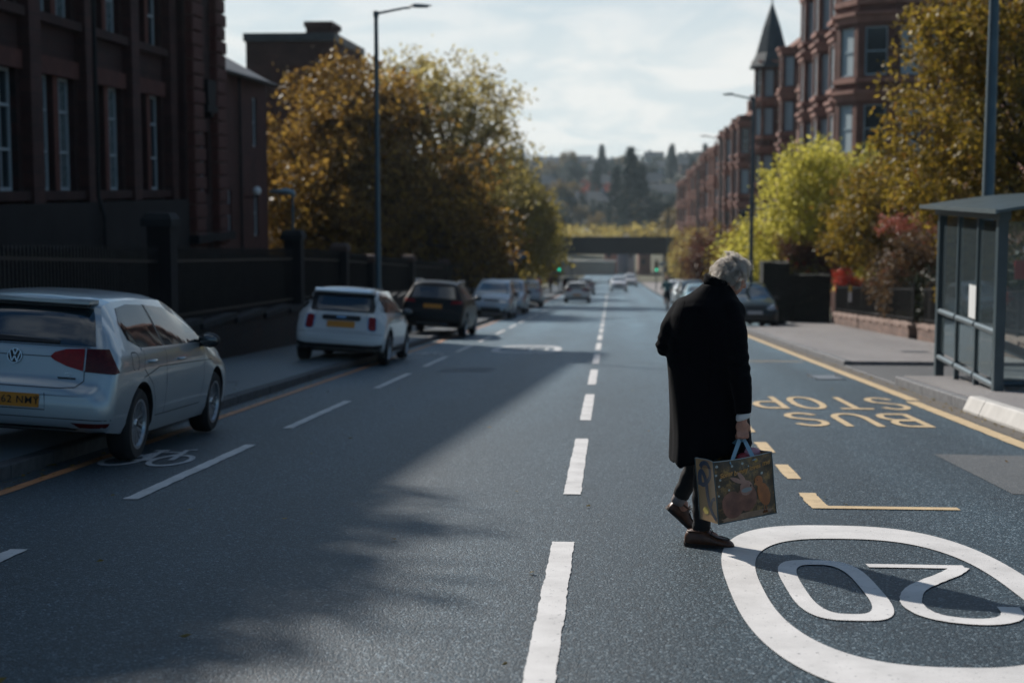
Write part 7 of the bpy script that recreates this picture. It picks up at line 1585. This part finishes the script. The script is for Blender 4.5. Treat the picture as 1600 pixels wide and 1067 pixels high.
# ---- carrier bag
BM = Matrix.Translation((FX+.208, FY-.165, FZ+.222)) @ Matrix.Rotation(R(-5.5), 4, Vector((0, 1, 0))) @ Matrix.Rotation(R(27), 4, 'Z')
bag = thing('carrier_bag', 'printed carrier bag with rabbit and chick picture and pale blue straps held by the person', 'bag', (0, 0, 0), local=True); bag.matrix_world = BM; 
bag.rotation_mode = 'QUATERNION'; bag.location = BM.to_translation(); bag.rotation_quaternion = BM.to_quaternion()
bw, bd, bh = .392, .205, .362
m_edge = mat('bag_piping', (.03, .07, .085), .4); m_bagi = mat('bag_inside', (.10, .11, .12), .6); m_strap = mat('blue_strap', (.20, .34, .43), .6, bump=(200, .3, .001)); m_tanp = mat('tan_side_panel', (.40, .25, .12), .4, var=(7, .25)); m_navy = mat('navy_print', (.03, .055, .10), .4)
def bagprint():
    m = bpy.data.materials.new('bag_print'); m.use_nodes = True; nt = m.node_tree; N_ = nt.nodes; L = nt.links; b = N_['Principled BSDF']; b.inputs['Roughness'].default_value = .33; b.inputs['Coat Weight'].default_value = .25
    tcn = N_.new('ShaderNodeTexCoord'); nz = N_.new('ShaderNodeTexNoise'); nz.inputs['Scale'].default_value = 13; nz.inputs['Detail'].default_value = 9; nz.inputs['Roughness'].default_value = .75; L.new(tcn.outputs['Object'], nz.inputs['Vector'])
    rp = N_.new('ShaderNodeValToRGB'); e = rp.color_ramp.elements; e[0].position = .36; e[0].color = (.008, .012, .012, 1); e[1].position = .68; e[1].color = (.42, .25, .06, 1); k = e.new(.50); k.color = (.055, .038, .018, 1); k = e.new(.58); k.color = (.19, .115, .04, 1); L.new(nz.outputs[0], rp.inputs[0]); L.new(rp.outputs[0], b.inputs['Base Color'])
    n2 = N_.new('ShaderNodeTexNoise'); n2.inputs['Scale'].default_value = 9; L.new(tcn.outputs['Object'], n2.inputs['Vector']); bp = N_.new('ShaderNodeBump'); bp.inputs['Strength'].default_value = .35; bp.inputs['Distance'].default_value = .01; L.new(n2.outputs[0], bp.inputs['Height']); L.new(bp.outputs[0], b.inputs['Normal']); return m
m_print = bagprint()
def bulge(u, v): return .010*math.sin(math.pi*u)*math.sin(math.pi*v)+.003*math.sin(u*9+v*5)*math.sin(v*3)
def panel(f, nu, nv_, nm, m_, par=bag, both=True):
    mb = MB(); vs = [f(i/nu, j/nv_) for j in range(nv_+1) for i in range(nu+1)]; mb.add(vs, [(j*(nu+1)+i, j*(nu+1)+i+1, (j+1)*(nu+1)+i+1, (j+1)*(nu+1)+i) for j in range(nv_) for i in range(nu)]); return mb.build(nm, m_, par, smooth=True)
sag = lambda u: -.008*math.sin(math.pi*u)
front = lambda u, v: Vector((-bw/2+bw*u, -bd/2-bulge(u, v), bh*v+sag(u)*v)); back = lambda u, v: Vector((bw/2-bw*u, bd/2+bulge(u, v), bh*v+sag(u)*v))
left = lambda u, v: Vector((-bw/2+(.018*math.sin(math.pi*u)*v), bd/2-bd*u, bh*v)); right = lambda u, v: Vector((bw/2-(.018*math.sin(math.pi*u)*v), -bd/2+bd*u, bh*v))
fp = panel(front, 24, 20, 'front_panel', m_print); panel(back, 12, 10, 'back_panel', m_print); sp_ = panel(left, 8, 12, 'side_panel', m_tanp); panel(right, 8, 12, 'side_panel', m_tanp)
panel(lambda u, v: Vector((-bw/2+bw*u, -bd/2+bd*v, .0)), 4, 4, 'base', m_tanp); 
inn = panel(lambda u, v: Vector((-bw/2+.006+(bw-.012)*u, -bd/2+.006+(bd-.012)*v, bh-.045+.012*math.sin(u*7)*math.cos(v*5))), 14, 8, 'contents', mat('bag_contents', (.10, .085, .10), .6, var=(18, .9, (.30, .12, .12))))
mb = MB(); mb.ball((.13, .02, bh-.012), (.065, .055, .032), 16, 10); mb.build('pink_cloth', mat('pink_cloth', (.55, .26, .30), .8, bump=(40, .6, .006)), inn, smooth=True)
mb = MB(); mb.ball((.06, -.02, bh-.02), (.045, .04, .026), 14, 8); mb.build('red_packet', mat('red_packet', (.30, .03, .04), .4, bump=(40, .6, .006)), inn, smooth=True)
mb = MB()
for f_, u in ((front, 0), (front, 1), (back, 0), (back, 1)): mb.tube([f_(u, v)+Vector((0, 0, 0)) for v in np.linspace(0, 1, 8)], .0035, 6)
for f_ in (front, back): mb.tube([f_(u, 0) for u in np.linspace(0, 1, 8)], .0035, 6)
mb.build('piping', m_edge, bag, smooth=True)
mb = MB()
for f_ in (front, right, back, left): mb.tube([f_(u, 1) for u in np.linspace(0, 1, 10)], .0025, 6)
mb.build('rim', mat('bag_rim', (.30, .36, .38), .4), bag, smooth=True)
# print: flat shapes a hair proud of the panel, x right, z up in panel units
def onpanel(f, P, lift, m_, nm, par, fan=True):
    mb = MB(); C_ = (sum(p[0] for p in P)/len(P), sum(p[1] for p in P)/len(P)); nrm = (f(.51, .5)-f(.5, .5)).cross(f(.5, .51)-f(.5, .5)).normalized()
    vs = [f(*C_)+nrm*lift]+[f(C_[0]+(p[0]-C_[0])*.5, C_[1]+(p[1]-C_[1])*.5)+nrm*lift for p in P]+[f(*p)+nrm*lift for p in P]; n = len(P)
    mb.add(vs, [(0, 1+i, 1+(i+1) % n) for i in range(n)]+[(1+i, 1+n+i, 1+n+(i+1) % n, 1+(i+1) % n) for i in range(n)]); return mb.build(nm, m_, par, smooth=True)
def ell(cx, cy, rx, ry, rot=0, n=22, wob=.0, sd=0):
    g = random.Random(sd); out = []
    for i in range(n):
        a = 2*math.pi*i/n; r_ = 1+wob*g.uniform(-1, 1); x, y = rx*r_*math.cos(a), ry*r_*math.sin(a); c, s = math.cos(R(rot)), math.sin(R(rot)); out.append((cx+x*c-y*s, cy+x*s+y*c))
    return out
m_rab = mat('rabbit_print', (.22, .10, .07), .4, var=(16, .7, (.075, .035, .028))); m_rab2 = mat('rabbit_light_print', (.38, .23, .18), .4, var=(22, .7, (.20, .11, .09))); m_chk = mat('chick_print', (.42, .14, .035), .4, var=(14, .7, (.17, .06, .025))); m_flw = mat('daisy_print', (.30, .36, .36), .4); m_gold = mat('gold_letter', (.46, .24, .07), .4); m_grs = mat('straw_print', (.30, .20, .13), .4, var=(20, .6, (.12, .07, .05)))
L0 = .0010
onpanel(front, ell(.50, .055, .44, .055, 2, 26, .12, 1), L0, m_grs, 'straw', fp)
onpanel(front, ell(.27, .27, .19, .22, 10, 24, .05, 2), L0*1.8, m_rab, 'rabbit_body', fp); onpanel(front, ell(.51, .35, .16, .22, 0, 24, .05, 3), L0*2.6, m_rab, 'rabbit_body', fp)
onpanel(front, ell(.50, .52, .11, .12, -10, 22, .05, 4), L0*3.4, m_rab2, 'rabbit_head', fp); onpanel(front, ell(.36, .66, .035, .12, 62, 18, .04, 5), L0*3.4, m_rab2, 'rabbit_ear', fp); onpanel(front, ell(.44, .69, .035, .12, 30, 18, .04, 6), L0*4.0, m_rab2, 'rabbit_ear', fp)
onpanel(front, ell(.50, .485, .09, .04, 5, 18, .08, 7), L0*4.2, mat('grey_fur_print', (.22, .25, .26), .4), 'rabbit_muzzle', fp); onpanel(front, ell(.575, .545, .014, .018, 0, 10), L0*4.8, m_black, 'rabbit_eye', fp)
onpanel(front, ell(.80, .36, .11, .20, 14, 24, .04, 8), L0*2.6, m_chk, 'chick_body', fp); onpanel(front, ell(.725, .59, .075, .085, 0, 20, .03, 9), L0*3.4, m_chk, 'chick_head', fp); onpanel(front, [(.655, .57), (.63, .545), (.665, .545)], L0*4, m_gold, 'chick_beak', fp); onpanel(front, ell(.70, .61, .010, .012, 0, 8), L0*4.4, m_black, 'chick_eye', fp)
for x in (.79, .83): onpanel(front, [(x, .18), (x+.012, .18), (x+.012, .06), (x+.03, .045), (x-.03, .045), (x, .06)], L0*2, m_chk, 'chick_leg', fp)
for i, (x, y, r_) in enumerate([(.05, .92, .022), (.03, .78, .02), (.09, .70, .018), (.30, .90, .02), (.48, .92, .02), (.22, .52, .016), (.24, .47, .02), (.06, .60, .018), (.93, .86, .016), (.80, .70, .022), (.04, .45, .016), (.35, .80, .012), (.58, .86, .012)]): onpanel(front, ell(x, y, r_, r_*1.05, 0, 12, .2, 20+i), L0*1.2, m_flw, 'daisy', fp)
onpanel(front, ell(.72, .93, .03, .035, 0, 12, .1, 40), L0*1.2, mat('yellow_flower', (.45, .28, .03), .4), 'yellow_flower', fp)
# script lettering along a gently rising line
words = [('Some', .19, .775, .038), ('bunny', .43, .795, .039), ('loves', .68, .822, .037), ('me', .88, .852, .042)]
for wd, u, v, sz in words:
    me = text_mesh(wd, sz, m_gold, .0004, shear=.28, bold=.0009); o = link_mesh('lettering', me, fp); p = front(u, v); o.location = (p.x, p.y-.0030, p.z); o.rotation_euler = (R(90), 0, 0); o.rotation_euler.rotate_axis('Z', R(7))
# loop scribble on the side panel
loop = [(.18, .86), (.30, .93), (.52, .93), (.66, .85), (.66, .74), (.48, .64), (.28, .58), (.16, .62), (.14, .72), (.22, .80), (.36, .72), (.44, .58), (.48, .42), (.58, .26), (.74, .14), (.92, .06)]
def scrib(P, w, nm):
    S = stroke(cr(P), w, w*.42, False, 0); h = len(S)//2; mb = MB(); vs = [left(*S[i])+Vector((-.0012, 0, 0)) for i in range(h)]+[left(*S[len(S)-1-i])+Vector((-.0012, 0, 0)) for i in range(h)]
    mb.add(vs, [(i, i+1, h+i+1, h+i) for i in range(h-1)]); mb.build(nm, m_navy, sp_)
scrib(loop, .17, 'navy_loop'); scrib([(.92, .40), (.74, .36), (.62, .24)], .13, 'navy_loop'); scrib([(.05, .60), (.3, .57)], .13, 'navy_loop')
onpanel(left, ell(.35, .17, .16, .06, 0, 14, .15, 3), .0012, mat('yellow_spot', (.60, .46, .12), .4), 'yellow_flower', sp_)
# straps, flat webbing up to the fingers
Bi = BM.inverted(); GR = Vector((FX, FY, FZ))+PC+Vector((0, 0, -.075))
def strap(a, b, y, m_=m_strap):
    g0_ = Bi @ (GR+fd*.0); mb = MB(); pts = []
    for (P0, P1) in (((a, y, bh-.03), g0_+Vector((-.014, 0, .0))), (g0_+Vector((.014, 0, 0)), (b, y, bh-.03))):
        P0 = Vector(P0); P1 = Vector(P1); n_ = 8
        for k in range(n_+1): t = k/n_; pts.append(P0.lerp(P1, t))
    vs = []
    for i, p in enumerate(pts):
        d = (pts[min(i+1, len(pts)-1)]-pts[max(0, i-1)]).normalized(); w_ = Vector((0, 1, 0)).cross(d).normalized(); w_ = (w_*.8+Vector((0, .35, 0))*(abs(i-8.5)/8.5-.5)).normalized(); k = .0135; th = Vector((0, -.0012, 0))
        vs += [p+w_*k+th, p-w_*k+th, p-w_*k-th, p+w_*k-th]
    mb.add(vs, [(4*i+k, 4*i+(k+1) % 4, 4*i+4+(k+1) % 4, 4*i+4+k) for i in range(len(pts)-1) for k in range(4)]+[(0, 1, 2, 3), tuple(range(len(vs)-1, len(vs)-5, -1))]); return mb.build('strap', m_, bag, fixn=True)
strap(-.085, .075, -bd/2-.004); strap(-.075, .085, bd/2+.002, mat('blue_strap_far', (.05, .14, .19), .6))

# ---- simpler figures far off: one continuous body each, clothes as children
def figure(label, x, y, z, pose, top, legs_, skin=m_skin, hairc=(.10, .07, .05), rz=0, scale=1.0, legskin=False):
    t = thing('person', label, 'person', (0, 0, 0), local=True); P = pose; mb = MB()
    mb.ball(P['head'], (.078, .095, .115), 16, 10); mb.ball(Vector(P['head'])+Vector((0, .095, -.01)), (.014, .02, .018), 8, 6); cap_(mb, P['head'], .05, P['neck'], .055, 12); cap_(mb, P['neck'], .09, P['chest'], .14, 14); cap_(mb, P['chest'], .135, P['hip'], .14, 14)
    for s in (-1, 1):
        S = Vector(P['chest'])+Vector((s*.17, 0, .10)); E = Vector(P['elbow'])*Vector((s, 1, 1)); W = Vector(P['hand'])*Vector((s, 1, 1)); cap_(mb, S, .055, E, .042, 10); cap_(mb, E, .040, W, .028, 10); mb.ball(W+Vector((0, .04, -.02)), (.025, .05, .035), 10, 6)
        Hp = Vector(P['hip'])+Vector((s*.09, 0, -.02)); K = P['knee'][0 if s < 0 else 1]; A = P['foot'][0 if s < 0 else 1]; cap_(mb, Hp, .085, K, .06, 10); cap_(mb, K, .056, A, .036, 10); mb.ball(Vector(A)+Vector((0, .06, -.03)), (.04, .12, .035), 10, 6)
    me = remesh(mb, .016, 3, 'body'); me.materials.append(skin); link_mesh('body', me, t)
    mb = MB(); cap_(mb, P['neck'], .10, P['chest'], .165, 14); cap_(mb, P['chest'], .16, P['hip'], .16, 14)
    for s in (-1, 1): S = Vector(P['chest'])+Vector((s*.17, 0, .10)); E = Vector(P['elbow'])*Vector((s, 1, 1)); cap_(mb, S, .075, S.lerp(E, .95), .055, 10)
    me = remesh(mb, .018, 3, 'top'); me.materials.append(top); link_mesh('jacket', me, t)
    mb = MB(); cap_(mb, P['hip'], .165, P['hip'], .16, 12)
    for s in (0, 1): Hp = Vector(P['hip'])+Vector(((-1, 1)[s]*.09, 0, -.02)); K = P['knee'][s]; A = P['foot'][s]; cap_(mb, Hp, .10, Vector(K), .075, 10); (cap_(mb, K, .07, Vector(K).lerp(Vector(A), .9), .05, 10) if not legskin else None)
    me = remesh(mb, .018, 3, 'legs'); me.materials.append(legs_); link_mesh('shorts' if legskin else 'trousers', me, t)
    mb = MB(); mb.ball(Vector(P['head'])+Vector((0, -.012, .025)), (.09, .10, .105), 16, 10); mb.build('hair', mat('hair_'+str(int(hairc[0]*100)), hairc, .8), t, smooth=True)
    t.location = (x, y, z); t.rotation_euler = (0, 0, rz); t.scale = (scale,)*3; return t
ride = dict(head=(0, .28, 1.72), neck=(0, .22, 1.56), chest=(0, .14, 1.38), hip=(0, -.12, 1.02), elbow=(.26, .38, 1.20), hand=(.24, .58, 1.08), knee=[(-.11, .22, .78), (.11, .18, .62)], foot=[(-.11, .08, .46), (.11, .10, .20)])
walk = dict(head=(0, .02, 1.60), neck=(0, 0, 1.44), chest=(0, 0, 1.27), hip=(0, 0, .95), elbow=(.26, -.05, 1.10), hand=(.26, .10, .88), knee=[(-.09, .12, .52), (.09, -.05, .50)], foot=[(-.09, .18, .08), (.09, -.22, .10)])
cz = zr(76)
figure('cyclist in a teal top and dark shorts riding away beside the parked cars', 2.86, 76, cz, ride, mat('teal_top', (.02, .10, .11), .8), mat('dark_shorts', (.012, .014, .02), .8), hairc=(.45, .25, .18), legskin=True)
figure('pedestrian in an orange vest far along the left pavement', -5.35, 112, zr(112)+.1, walk, mat('orange_vest', (.62, .17, .05), .8), mat('dark_jeans', (.02, .025, .04), .8), rz=.3)
figure('pedestrian in dark clothes beside the one in the orange vest', -5.9, 110, zr(110)+.1, walk, mat('dark_jacket', (.02, .02, .03), .8), MATS['dark_jeans'], rz=-.2)
figure('far pedestrian in a dark coat near the left traffic signal', -5.5, 140, zr(140)+.1, walk, mat('brown_coat', (.10, .05, .03), .8), MATS['dark_jeans'], rz=3.0)
bk = thing('bicycle', 'bicycle under the cyclist in the teal top', 'bicycle', (0, 0, 0), local=True)
for yy in (-.52, .52):
    w_ = bpy.data.objects.new('wheel', None); col.objects.link(w_); w_.parent = bk; w_.location = (0, yy, .34); w_.rotation_euler = (0, R(90), 0); ORG[w_.name] = Vector()
    mb = MB(); vs = []
    for i in range(32):
        a = 2*math.pi*i/32; 
        for k in range(6): b_ = 2*math.pi*k/6; vs.append(((.335+.016*math.cos(b_))*math.cos(a), (.335+.016*math.cos(b_))*math.sin(a), .016*math.sin(b_)))
    mb.add(vs, [(6*i+k, 6*((i+1) % 32)+k, 6*((i+1) % 32)+(k+1) % 6, 6*i+(k+1) % 6) for i in range(32) for k in range(6)]); link_mesh('tyre', mb.mesh('tyre', m_tyre), w_)
    mb = MB()
    for k in range(14): a = 2*math.pi*k/14; mb.tube([(0, 0, .02*(-1)**k), (.32*math.cos(a), .32*math.sin(a), 0)], .002, 3)
    link_mesh('spokes', mb.mesh('spokes', m_rim), w_)
mb = MB()
for a, b in (((0, -.52, .34), (0, -.08, .30)), ((0, -.52, .34), (0, -.18, .80)), ((0, -.08, .30), (0, -.18, .88)), ((0, -.08, .30), (0, .38, .72)), ((0, -.18, .80), (0, .36, .82)), ((0, .34, .88), (0, .52, .34))): mb.tube([a, b], .018, 8)
mb.build('frame', mat('bike_frame', (.05, .05, .06), .4, .3), bk); mb = MB(); mb.tube([(-.26, .46, 1.0), (-.1, .42, .98), (.1, .42, .98), (.26, .46, 1.0)], .014, 6); mb.tube([(0, .42, .98), (0, .36, .84)], .014, 6); mb.build('handlebar', m_blackm, bk)
mb = MB(); mb.ball((0, -.20, .91), (.07, .13, .03), 12, 6); mb.build('saddle', m_blackm, bk, smooth=True)
for s in (-1, 1): mb = MB(); mb.tube([(s*.05, -.08, .30), (s*.05, -.08+(.10 if s > 0 else -.02), .30+(-.12 if s > 0 else .13))], .012, 5); mb.box(s*.11-.045, s*.11+.045, -.03 if s < 0 else -.02, .06, (.42 if s < 0 else .165), (.44 if s < 0 else .185)); mb.build('pedal', m_blackm, bk)
bk.location = (2.86, 76, cz); bk.rotation_euler = (math.atan(-.0602), 0, 0)
# ================================================================ AIR
hz_ = MB(); hz_.box(-705, 705, -62, 1152, -20.5, 46)
hzm = bpy.data.materials.new('air'); hzm.use_nodes = True; hn = hzm.node_tree.nodes; hn.clear(); ho = hn.new('ShaderNodeOutputMaterial'); hv = hn.new('ShaderNodeVolumePrincipled')
hv.inputs['Color'].default_value = (.70, .86, .95, 1); hv.inputs['Density'].default_value = .00015; hv.inputs['Anisotropy'].default_value = .3; hzm.node_tree.links.new(hv.outputs[0], ho.inputs['Volume'])
hob = hz_.build('haze', hzm); hob['kind'] = 'stuff'
